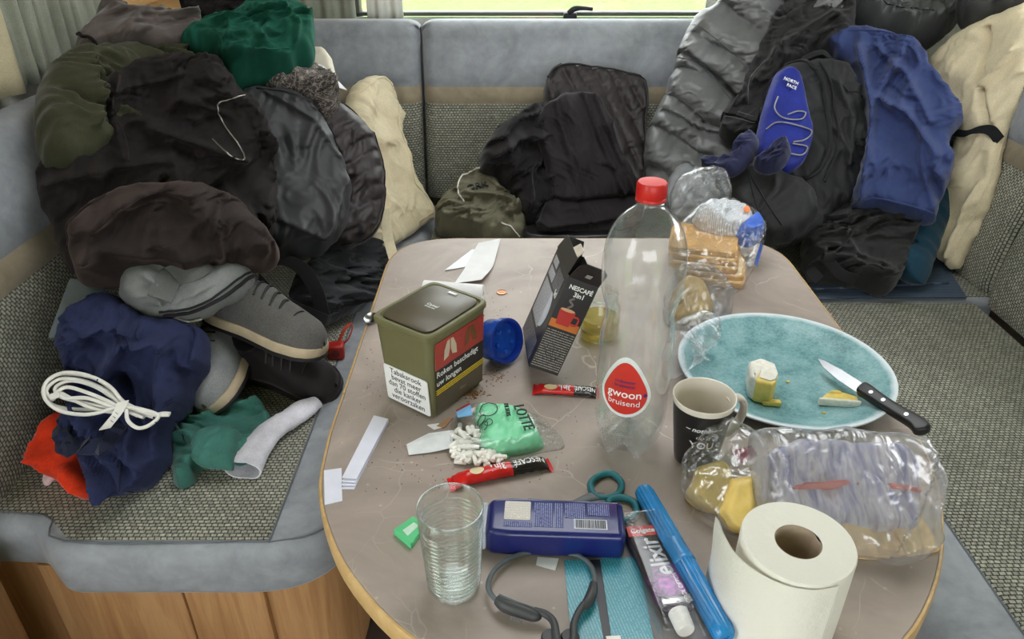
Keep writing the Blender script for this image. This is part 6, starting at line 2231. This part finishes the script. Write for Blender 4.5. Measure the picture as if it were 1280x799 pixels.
tube('ear_hook', [hpt(668, 764, 0.012), hpt(682, 768, 0.013), hpt(692, 778, 0.014), hpt(695, 795, 0.014), hpt(697, 812, 0.012)], [0.004, 0.0038, 0.0038, 0.0042, 0.005], M_HPD, hp)
tube('ear_hook', [hpt(730, 756, 0.012), hpt(722, 768, 0.013), hpt(717, 782, 0.014), hpt(717, 798, 0.013), hpt(715, 815, 0.012)], [0.004, 0.0035, 0.0035, 0.0042, 0.005], M_HPD, hp)
for px_, py_, yaw in ((688, 806, 0.4), (712, 806, -0.4)):
    e_ = lathe('earpiece', [(0, 0.0), (0.0075, 0.0), (0.0092, 0.002), (0.0092, 0.010), (0.0075, 0.013), (0, 0.0135)], M_HPD, hp, 28)
    e_.location = tuple(hpt(px_, py_, 0.0))
text('shokz', 0.0055, M_HPB, hp, frame(hpt(645, 775, 0.0125), (0.9, -0.32, 0), (0.1, 0.5, 0.86)))

# toilet roll -------------------------------------------------------------
t = NT('tissue')
v = t.coord()
t.set(Base_Color=lin((236, 233, 224)), Roughness=0.95)
vo = t.n('ShaderNodeTexVoronoi', feature='SMOOTH_F1')
vo.inputs['Scale'].default_value = 130
t.l(v, vo.inputs['Vector'])
t.bump(t.math('ADD', vo.outputs['Distance'], t.noise(v, 400.0, 2)), 0.35, 0.0015)
M_TIS = t.m
tr_ = empty('toilet_roll', (0.2575, 0.476, TZ), label='standing white toilet roll with a loose sheet', cat='toilet roll')
lathe('paper', [(0.0205, 0.001), (0.0485, 0.0005), (0.0500, 0.002), (0.0502, 0.050), (0.0500, 0.1035), (0.0490, 0.1055), (0.0205, 0.1045)], M_TIS, tr_, 72,
      fn=lambda p, a: (p[0] * (1 + 0.006 * math.sin(3 * a + 1)), p[1] * (1 + 0.006 * math.sin(3 * a + 1)), p[2]))
lathe('cardboard_core', [(0.0207, 0.104), (0.0200, 0.1045), (0.0194, 0.102), (0.0194, 0.001), (0.0205, 0.001)], plain('core_card', (176, 158, 138), 0.8), tr_, 48,
      fn=lambda p, a: (p[0] * (1 - 0.10 * math.exp(-((a - 0.15) / 0.25) ** 2)), p[1], p[2]))
# loose outer sheet leaving the roll towards the left
vs, fs = [], []
path = [(0.0565, rad(-70)), (0.0568, rad(-95)), (0.0572, rad(-120)), (0.0585, rad(-145)), (0.062, rad(-168)), (0.0665, rad(-190)), (0.0735, rad(-208)), (0.081, rad(-220))]
path = crom([np.array(((r_ - 0.005) * math.cos(a), (r_ - 0.005) * math.sin(a))) for r_, a in path], 4)
nz_ = 8
for side in (0, 1):
    for i, p in enumerate(path):
        s_ = i / (len(path) - 1)
        topz = 0.104 - 0.006 * s_ - (0.010 * max(0, s_ - 0.85) / 0.15)
        for j in range(nz_ + 1):
            q = p * (1 + 0.0 * j) * (1.0 + (0.012 if side else 0.0)) + 0.002 * s_ * math.sin(5 * j / nz_)
            vs.append((q[0], q[1], 0.0015 + (topz - 0.0015) * j / nz_))
k_ = len(path) * (nz_ + 1)
for i in range(len(path) - 1):
    for j in range(nz_):
        a = i * (nz_ + 1) + j
        fs.append((a, a + 1, a + nz_ + 2, a + nz_ + 1))
        fs.append((k_ + a + nz_ + 1, k_ + a + nz_ + 2, k_ + a + 1, k_ + a))
mesh('loose_sheet', vs, fs, M_TIS, tr_)

# paper strips ------------------------------------------------------------
ps = empty('paper_strip', tuple(T(455, 575)), label='folded long white paper strip beside the tobacco tub', cat='paper')
q0 = np.array(ps.location)
for i in range(4):
    flatq('leaf', [(427 + i * 0.5, 612 - i * 3), (443 + i * 1.2, 612 - i * 2.4), (486, 528 + i * 0.5), (468, 525)], 0.0003 + 0.0022 * i, 0.0011 + 0.0022 * i, plain('bluish_paper', (228, 230, 246), 0.6, var=0.02), ps, q0)
cdo = empty('paper_card', tuple(T(416, 609)), label='small white paper card at the table edge beside the paper strip', cat='paper')
flatq('card', [(405, 589), (427, 586), (428, 627), (406, 632)], 0.0003, 0.0012, plain('bluish_paper', (228, 230, 246), 0.6, var=0.02), cdo, np.array(cdo.location))
gp_ = empty('gum_packet', tuple(T(510, 668)), label='small mint green packet beside the ribbed glass', cat='packet')
g0_ = np.array(gp_.location)
M_MINT = plain('mint_print', (92, 206, 140), 0.35, var=0.03)
flatq('packet_body', [(493, 669), (517, 652), (532, 662), (514, 687)], 0.0003, 0.008, M_MINT, gp_, g0_)
flatq('packet_label', [(504, 670), (518, 660), (524, 664), (510, 677)], 0.008, 0.0085, plain('mint_pale', (206, 236, 216), 0.4), gp_, g0_)
flatq('packet_fold', [(493, 669), (497, 666), (518, 684), (514, 687)], 0.0081, 0.0088, M_MINT, gp_, g0_)
rc = empty('paper_scrap', tuple(T(550, 533)), label='torn brown and white paper scrap in front of the tub', cat='paper')
r0_ = np.array(rc.location)
flatq('scrap', [(534, 532), (548, 530), (556, 534), (543, 538)], 0.0003, 0.0012, M_PAPER, rc, r0_)
flatq('scrap_fold', [(546, 534), (560, 524), (566, 524), (556, 536)], 0.0012, 0.0022, plain('brown_scrap', (170, 130, 96), 0.6), rc, r0_)


# coffee sachets ----------------------------------------------------------
M_RED = plain('sachet_red', (206, 32, 30), 0.25, var=0.05, scale=60, bump=0.25)
M_SBK = plain('sachet_black', (30, 22, 22), 0.25, var=0.05, scale=60, bump=0.25)


def sachet(label, A, B, hw, hh, split):
    A, B = np.array(A), np.array(B)
    x = (B - A) / np.linalg.norm(B - A)
    Ls = np.linalg.norm(B - A)
    root = empty('coffee_sachet', label=label, cat='sachet')
    M = frame(A, x, np.cross((0, 0, 1.0), x))
    root.matrix_world = M

    def sect(s):
        e = min(s, 1 - s)
        h_ = hh * min(1, (e / 0.16)) ** 0.6 if e > 0.045 else 0.0005
        w_ = hw * (1 - 0.12 * min(1, e / 0.2)) * (1.0 if e > 0.045 else 1.06)
        return w_, max(0.0005, h_)

    def part(nm, s0_, s1_, m):
        vs, fs = [], []
        n = max(4, int((s1_ - s0_) * 40))
        nk = 18
        for i in range(n + 1):
            s = s0_ + (s1_ - s0_) * i / n
            w_, h_ = sect(s)
            wob = 0.0008 * math.sin(s * 70)
            for k2 in range(nk):
                a = 2 * PI * k2 / nk
                vs.append((s * Ls, w_ * math.cos(a) + wob, 0.0008 + h_ + h_ * math.sin(a) * (1 + 0.08 * math.sin(23 * s + 2 * a))))
        for i in range(n):
            for k2 in range(nk):
                a, b = i * nk + k2, i * nk + (k2 + 1) % nk
                fs.append((a, b, b + nk, a + nk))
        fs += [tuple(range(nk)), tuple(n * nk + k2 for k2 in range(nk))[::-1]]
        b_ = bmesh.new()
        bv_ = [b_.verts.new(tuple(map(float, p))) for p in vs]
        for f in fs:
            b_.faces.new([bv_[i] for i in f])
        return frombm(nm, b_, m, root, angle=70)
    part('end_seal', 0.0, 0.05, M_RED)
    part('red_wrap', 0.05, split, M_RED)
    part('black_wrap', split, 0.95, M_SBK)
    part('end_seal', 0.95, 1.0, M_RED)

    def warp(x0, y0):
        def f(co):
            X = x0 - co.x
            Yy = y0 - co.y
            w_, h_ = sect(X / Ls)
            r_ = max(0.0, 1 - (Yy / w_) ** 2)
            return (X, Yy, 0.0008 + h_ + h_ * math.sqrt(r_) * 1.05 + 0.0006)
        return f
    tw = min(1.0, Ls / (hw * 11.0))
    text('NESCAFÉ', hw * 1.05, INK_W, root, None, warp=warp(Ls * (split + 0.95) / 2, 0.0), bold=0.0002, sx=0.8 * tw)
    text('3in1', hw * 1.3, INK_W, root, None, warp=warp(Ls * (split - 0.13), 0.0), bold=0.0003, sx=0.8 * tw)
    wv_ = warp(Ls * 0.27, 0.0)
    curved_patch('cup_picture', [(hw * 0.75 * math.cos(a), hw * 0.5 * math.sin(a)) for a in np.linspace(0, 2 * PI, 20, endpoint=False)], plain('cup_cream', (224, 206, 160), 0.4), root, 0, wv_, 4)
    return root


sachet('red and black coffee sachet in front of the filter bag', T(561, 608), T(689, 582), 0.0115, 0.0075, 0.60)
sachet('red and black coffee sachet between the carton and soda bottle', T(666, 488), T(749, 493), 0.0125, 0.0035, 0.62)

# filter bag ---------------------------------------------------------------
M_FILM = clear('clear_film', (251, 252, 252), haze=0.03, rough=0.12, edge=0.35, bump=0.6, bscale=30, base=0.05)
M_FILMC = clear('crumpled_film', (250, 251, 252), haze=0.05, rough=0.12, edge=0.45, bump=0.8, bscale=24, base=0.07)
M_FROST = clear('frosted_film', (250, 250, 251), haze=0.13, rough=0.2, edge=0.4, bump=0.7, bscale=18, base=0.07)
M_GRPR = plain('mint_green_print', (126, 216, 168), 0.4, var=0.03)
pt = (T(560, 580), T(700, 580), T(620, 510))
fb = drape_t('filter_bag', pt, [(560, 558), (562, 532), (570, 516), (600, 510), (640, 515), (672, 524), (692, 540), (712, 562), (680, 566), (650, 574), (612, 582), (584, 582), (568, 572)], M_FILM,
             H=0.022, R=0.035, TH=0.0, wr=0.002, L=0.03, lump=0.003, seed=91, jit=0.001, label='clear bag of white filter tips with mint green print', cat='bag')
gpn = drape_t('printed_panel', pt, [(590, 517), (606, 512), (640, 515), (666, 526), (676, 548), (682, 562), (650, 571), (606, 575), (596, 560), (600, 545), (594, 530)], M_GRPR,
              H=0.0235, R=0.030, TH=0.0, wr=0.0015, L=0.03, lump=0.003, seed=91, jit=0.0, parent=fb.o, back=False)
gpn.o.location = tuple(-fb.c)
gpn.o.modifiers.new('thick', 'SOLIDIFY').thickness = 0.0006
base_p = drape_t('printed_edge', pt, [(568, 572), (584, 580), (612, 580), (640, 574), (636, 569), (605, 573), (584, 573)], M_GRPR, H=0.004, R=0.01, TH=0.0, wr=0, lump=0, jit=0, parent=fb.o)
base_p.o.location = tuple(-fb.c)
up_ = np.array((0, 0, 1.0))
tdx = T(668, 562) - T(648, 520)
text('LOTTE', 0.0205, plain('green_black_ink', (24, 50, 44), 0.5), fb.o, frame(gpn.surf(654, 541, 0.004, False) - fb.c, tdx, np.cross(up_, tdx)), ext=0.0008, bold=0.0001, sx=0.85)
tdx2 = T(636, 548) - T(630, 522)
text('FILTERS', 0.008, plain('green_black_ink', (24, 50, 44), 0.5), fb.o, frame(gpn.surf(634, 532, 0.004, False) - fb.c, tdx2, np.cross(up_, tdx2)), ext=0.0008)
rg = tube('badge_ring', [gpn.surf(611 + 11 * math.cos(a), 528 + 8 * math.sin(a), 0.0015, False) - fb.c for a in np.linspace(0, 2 * PI, 20, endpoint=False)], 0.0006, plain('green_black_ink', (24, 50, 44), 0.5), fb.o, closed=True, sm=1, seg=6)
for cx2, cy2, rx2, ry2 in ((602, 537, 5, 4), (611, 544, 5, 4), (606, 546, 4, 5)):
    tube('badge_ring', [gpn.surf(cx2 + rx2 * math.cos(a), cy2 + ry2 * math.sin(a), 0.0015, False) - fb.c for a in np.linspace(0, 2 * PI, 14, endpoint=False)], 0.0005, plain('green_black_ink', (24, 50, 44), 0.5), fb.o, closed=True, sm=1, seg=6)


def patch_on(name, cs_, Dp, Db, m, lift):
    q_ = [Dp.surf(a, b, lift, False) - Db.c for a, b in cs_]
    q2 = [p + Dp.n * 0.0006 for p in q_]
    k2 = len(q_)
    return mesh(name, q_ + q2, [tuple(range(k2))[::-1], tuple(range(k2, 2 * k2))] + [(i, (i + 1) % k2, k2 + (i + 1) % k2, k2 + i) for i in range(k2)], m, Db.o, smooth=False)


patch_on('tax_sticker', [(571, 528), (589, 523), (591, 536), (573, 538)], fb, fb, plain('blue_sticker', (120, 180, 226), 0.4), 0.002)
patch_on('tax_sticker_edge', [(570, 523), (587, 517), (589, 523), (571, 528)], fb, fb, plain('red_sticker', (196, 56, 50), 0.4), 0.002)
patch_on('sealing_strip', [(508, 556), (536, 542), (566, 538), (566, 560), (536, 566), (511, 569)], type('o', (), {'surf': staticmethod(lambda a, b, l, s=False: T(a, b, 0.002 if a < 550 else 0.006)), 'n': up_})(), fb, plain('white_strip', (232, 236, 240), 0.4), 0)
ftm = None
M_FILT = plain('filter_white', (244, 242, 236), 0.8, var=0.02)
rnd = random.Random(5)
cnt_ = 0
while cnt_ < 60:
    px_ = rnd.uniform(566, 626)
    py_ = rnd.uniform(532, 578)
    if px_ > 596 and py_ < 566:
        continue
    if px_ < 574 and (py_ > 566 or py_ < 540):
        continue
    if ftm is None:
        o_ = lathe('filter_tip', [(0, -0.0075), (0.0028, -0.0075), (0.0030, -0.007), (0.0030, 0.007), (0.0028, 0.0075), (0, 0.0075)], M_FILT, None, 10, angle=50)
        ftm = o_
    else:
        o_ = ftm.copy()
        COL.objects.link(o_)
    ddx = (px_ - 600) / 40.0
    ddy = (py_ - 554) / 26.0
    hgt = 0.013 * max(0.15, 1 - 0.8 * (ddx * ddx * 0.6 + ddy * ddy))
    o_.location = tuple(T(px_, py_, 0.0035 + rnd.uniform(0.4, 1.0) * hgt))
    o_.rotation_euler = (PI / 2 + rnd.uniform(-0.25, 0.25), 0, rnd.uniform(0, PI))
    tag(o_, 'small white filter tip inside the mint green printed bag', 'filter tip', 'filter tips in the bag')
    cnt_ += 1

# bread and bags behind the bottle ------------------------------------------
M_CRUST = plain('bread_crust', (206, 160, 98), 0.8, var=0.10, scale=50, bump=0.3)
M_CRUMB = plain('bread_crumb', (236, 214, 172), 0.85, var=0.06, scale=140, bump=0.4)
bA = Vector(tuple(T(893, 352)))
slice_pts = rounded([(-0.062, -0.048), (0.058, -0.048), (0.060, 0.030), (0.050, 0.052), (0.0, 0.046), (-0.050, 0.052), (-0.062, 0.030)], [0.012, 0.012, 0.02, 0.02, 0.03, 0.02, 0.02], 5)
for i in range(5):
    rt = empty('bread_slice', (bA.x + 0.003 * math.sin(2.1 * i) - 0.004 * i, bA.y + 0.026 + 0.007 * i, TZ + 0.002 + 0.0125 * i), (rad(5 if i else 1), 0, rad(-16 + 2 * math.sin(i * 1.7))),
               label=('end slice of toast bread topmost in the printed bag' if i == 4 else 'slice of white toast bread stacked in the printed bag'), cat='bread', group='toast slices in the printed bag')
    prism('crust', slice_pts, 0.0, 0.0115, M_CRUST, rt, 0.002, 2)
    inn = [(p[0] * 0.93, p[1] * 0.92) for p in slice_pts]
    prism('crumb', inn, -0.0004, 0.0118, M_CRUST if i == 4 else M_CRUMB, rt, 0, 1)
bg_pl = (T(845, 372, 0.02), T(945, 356, 0.02), T(895, 290, 0.065))
bb = drape_t('bread_bag', bg_pl, [(836, 300), (850, 280), (866, 268), (900, 262), (932, 264), (950, 280), (958, 296), (950, 320), (938, 346), (922, 366), (895, 366), (862, 366), (842, 352), (836, 330)], M_FILM,
             H=0.035, R=0.03, TH=0.03, wr=0.005, L=0.04, seed=95, jit=0.002, label='clear bread bag with white and blue print behind the soda bottle', cat='bag')
prn = smallprint('bag_print', (222, 224, 230), (176, 178, 188), 0.0026, 0.4, 0.42, rad(-20), 0.35, 400)
pp = drape_t('printed_panel', bg_pl, [(862, 278), (872, 266), (905, 264), (932, 268), (942, 284), (930, 300), (906, 300), (880, 290)], prn, H=0.040, R=0.03, TH=0.002, wr=0.003, L=0.04, seed=95, jit=0, parent=bb.o)
pp.o.location = tuple(-bb.c)
pb_ = drape_t('blue_print', bg_pl, [(928, 284), (942, 274), (953, 290), (950, 304), (932, 312), (914, 300), (920, 290)], plain('blue_print', (70, 110, 210), 0.35), H=0.0405, R=0.02, TH=0.002, wr=0.003, L=0.04, seed=95, jit=0, parent=bb.o)
pb_.o.location = tuple(-bb.c)
patch_on('orange_dot', [(926 + 5 * math.cos(a), 281 + 4 * math.sin(a)) for a in np.linspace(0, 2 * PI, 12, endpoint=False)], pp, bb, plain('orange_print', (230, 130, 60), 0.4), 0.004)
patch_on('blue_print', [(940, 322), (948, 318), (946, 336), (938, 340)], bb, bb, plain('blue_print', (70, 110, 210), 0.35), 0.003)
# bread roll in a grey bag
rb_ = drape_t('bread_roll', (T(838, 405), T(890, 405), T(860, 360, 0.03)), [(836, 400), (838, 366), (852, 352), (874, 354), (888, 372), (892, 396), (876, 408), (850, 410)], plain('roll_crust', (204, 172, 118), 0.8, var=0.12, scale=40, bump=0.3),
              H=0.035, R=0.045, TH=0.01, wr=0.003, L=0.04, seed=97, label='pale bread roll inside the grey tinted bag', cat='bread')
gb = drape_t('roll_bag', (T(835, 412), T(910, 408), T(870, 345, 0.04)), [(828, 400), (832, 352), (856, 340), (888, 348), (910, 366), (917, 386), (908, 404), (894, 412), (860, 418), (836, 416)], clear('grey_film', (236, 238, 240), haze=0.08, rough=0.15, edge=0.4, bump=0.7, bscale=26),
             H=0.05, R=0.05, TH=0.02, wr=0.007, L=0.04, seed=98, label='grey tinted plastic bag holding a bread roll', cat='bag')
drape_t('plastic_wrap', (T(835, 475), T(890, 460), T(865, 398, 0.05)), [(826, 462), (832, 420), (850, 394), (874, 392), (890, 412), (888, 436), (866, 456), (850, 476), (830, 480)], M_FILMC,
        H=0.04, R=0.04, TH=0.015, wr=0.010, L=0.035, seed=99, label='crumpled clear plastic wrap between bottle and plate', cat='wrapper')
drape_t('plastic_wrap', (T(845, 303, 0.002), T(908, 303, 0.002), Y(880, 208, 1.40)), [(838, 305), (836, 262), (842, 226), (862, 212), (890, 206), (912, 210), (914, 268), (912, 305)], M_FILMC,
        H=0.02, R=0.02, TH=0.008, wr=0.006, L=0.04, seed=100, label='stiff clear plastic wrapper sticking up behind the bread bag', cat='wrapper')
# big frosted bag with cracker pack ----------------------------------------
bp_ = (T(900, 706, 0.004), T(1160, 700, 0.004), Z(1050, 536, TZ + 0.085))
M_CRK = plain('cracker', (216, 184, 132), 0.8, var=0.10, scale=70, bump=0.3)
t = NT('pack_print')
v = t.coord(scale=(1.0, 0.22, 0.22))
pn = t.noise(v, 95.0, 3, 0.6, 0.4)
t.set(Base_Color=t.ramp(pn, [(0.34, lin((104, 104, 160))), (0.46, lin((168, 166, 196))), (0.56, lin((206, 202, 212))), (0.68, lin((150, 140, 170)))]), Roughness=0.4)
pk_t = t.m
pk = drape_t('cracker_pack', (T(960, 690, 0.002), T(1150, 690, 0.002), Z(1050, 556, TZ + 0.060)), [(960, 560), (1000, 548), (1120, 552), (1146, 566), (1152, 640), (1146, 668), (1060, 664), (980, 640), (962, 600)], pk_t,
             H=0.014, R=0.03, TH=0.02, wr=0.003, L=0.05, seed=103, label='lilac printed cracker pack inside the frosted bag', cat='pack')
rs_ = drape_t('red_band', (T(960, 690, 0.002), T(1150, 690, 0.002), Z(1050, 556, TZ + 0.060)), [(984, 606), (1060, 600), (1110, 604), (1150, 612), (1150, 622), (1100, 616), (1040, 614), (984, 620)], plain('soft_red_print', (196, 70, 66), 0.5), H=0.016, R=0.01, TH=0.0, wr=0, lump=0, jit=0, seed=103, parent=pk.o)
rs_.o.location = tuple(-pk.c)
for i in range(6):
    rt = prism('cracker', rounded([(-0.022, -0.02), (0.022, -0.02), (0.022, 0.02), (-0.022, 0.02)], 0.004, 3), 0, 0.005, M_CRK, None, 0.001, 1)
    rt.location = tuple(T(1066 + 15 * i, 676 - 1 * i, 0.006 + 0.003 * (i % 2)))
    rt.rotation_euler = (rad(24), rad(3 * (i % 3)), rad(-8 + 5 * i))
    tag(rt, 'tan square cracker at the open end of the frosted bag', 'cracker', 'crackers in the frosted bag')
fbg = drape_t('plastic_bag', bp_, [(930, 548), (948, 536), (1000, 540), (1080, 536), (1128, 544), (1158, 552), (1164, 590), (1168, 650), (1166, 690), (1140, 712), (1100, 702), (1060, 696), (1000, 690), (955, 660), (940, 610)], M_FROST,
              H=0.032, R=0.035, TH=0.0, wr=0.006, L=0.05, ang=95, aniso=3.0, seed=105, label='frosted plastic bag of crackers behind the toilet roll', cat='bag', back=False,
              folds=[([(1140, 570), (1120, 620), (1100, 690)], 0.004, 0.006), ([(960, 560), (975, 610), (990, 660)], 0.004, 0.006)])
fbg.o.modifiers.new('thick', 'SOLIDIFY').thickness = 0.0004
# cheese slices in clear bag
M_CHE = plain('yellow_cheese', (240, 208, 120), 0.4, var=0.04, scale=60)
drape_t('cheese_slice', (T(860, 632, 0.002), T(925, 640, 0.002), Z(895, 568, TZ + 0.035)), [(854, 614), (866, 594), (880, 578), (902, 574), (914, 592), (918, 620), (900, 648), (884, 646), (864, 630)], M_CHE,
        H=0.010, R=0.012, TH=0.004, wr=0.002, L=0.05, seed=107, label='yellow cheese slice folded in the clear bag, lowest of the pair', cat='cheese')
drape_t('cheese_slice', (T(890, 662, 0.010), T(940, 668, 0.010), Z(925, 594, TZ + 0.050)), [(896, 640), (906, 606), (922, 594), (946, 596), (952, 630), (944, 660), (928, 672), (908, 660)], M_CHE,
        H=0.010, R=0.012, TH=0.004, wr=0.002, L=0.05, seed=109, label='yellow cheese slice standing against the toilet roll', cat='cheese')
cbg = drape_t('cheese_bag', (T(850, 640, 0.004), T(940, 676, 0.004), Z(905, 528, TZ + 0.062)), [(848, 596), (856, 566), (874, 548), (884, 528), (906, 520), (934, 536), (960, 552), (966, 600), (952, 650), (926, 678), (896, 656), (862, 634)], M_FILMC,
              H=0.030, R=0.03, TH=0.0, wr=0.007, L=0.035, seed=111, label='clear plastic bag of yellow cheese slices before the mug', cat='bag', back=False)
cbg.o.modifiers.new('thick', 'SOLIDIFY').thickness = 0.0004
patch_on('print_spot', [(915, 574), (940, 566), (948, 580), (926, 590)], cbg, cbg, plain('berry_print', (150, 60, 90), 0.5), -0.004)

# spilled tobacco and crumbs: too many to count ------------------------------
bmx = bmesh.new()
rnd = random.Random(11)
for (cx2, cy2, sx2, sy2, n2) in ((590, 492, 14, 5, 130), (618, 470, 14, 10, 60), (560, 500, 10, 3, 30), (545, 590, 60, 30, 40), (470, 470, 20, 40, 22), (620, 385, 40, 25, 26), (700, 560, 40, 50, 20), (480, 560, 60, 60, 22)):
    for _ in range(n2):
        p = T(rnd.gauss(cx2, sx2 * 0.6), rnd.gauss(cy2, sy2 * 0.6), 0.0006)
        a = rnd.uniform(0, PI)
        l_ = rnd.uniform(0.001, 0.0045) if n2 > 50 else rnd.uniform(0.0006, 0.002)
        bmesh.ops.create_cube(bmx, size=1, matrix=Matrix.Translation(Vector(tuple(p))) @ Matrix.Rotation(a, 4, 'Z') @ Matrix.Rotation(rnd.uniform(-0.3, 0.3), 4, 'Y') @ Matrix.Diagonal((l_, 0.0007, 0.0006, 1)))
o_ = frombm('tobacco_crumbs', bmx, plain('tobacco', (132, 92, 52), 0.9, var=0.2, scale=300), None, smooth=False)
rebase(o_)
tag(o_, 'loose brown tobacco shreds scattered around the olive tub', 'tobacco', kind='stuff')
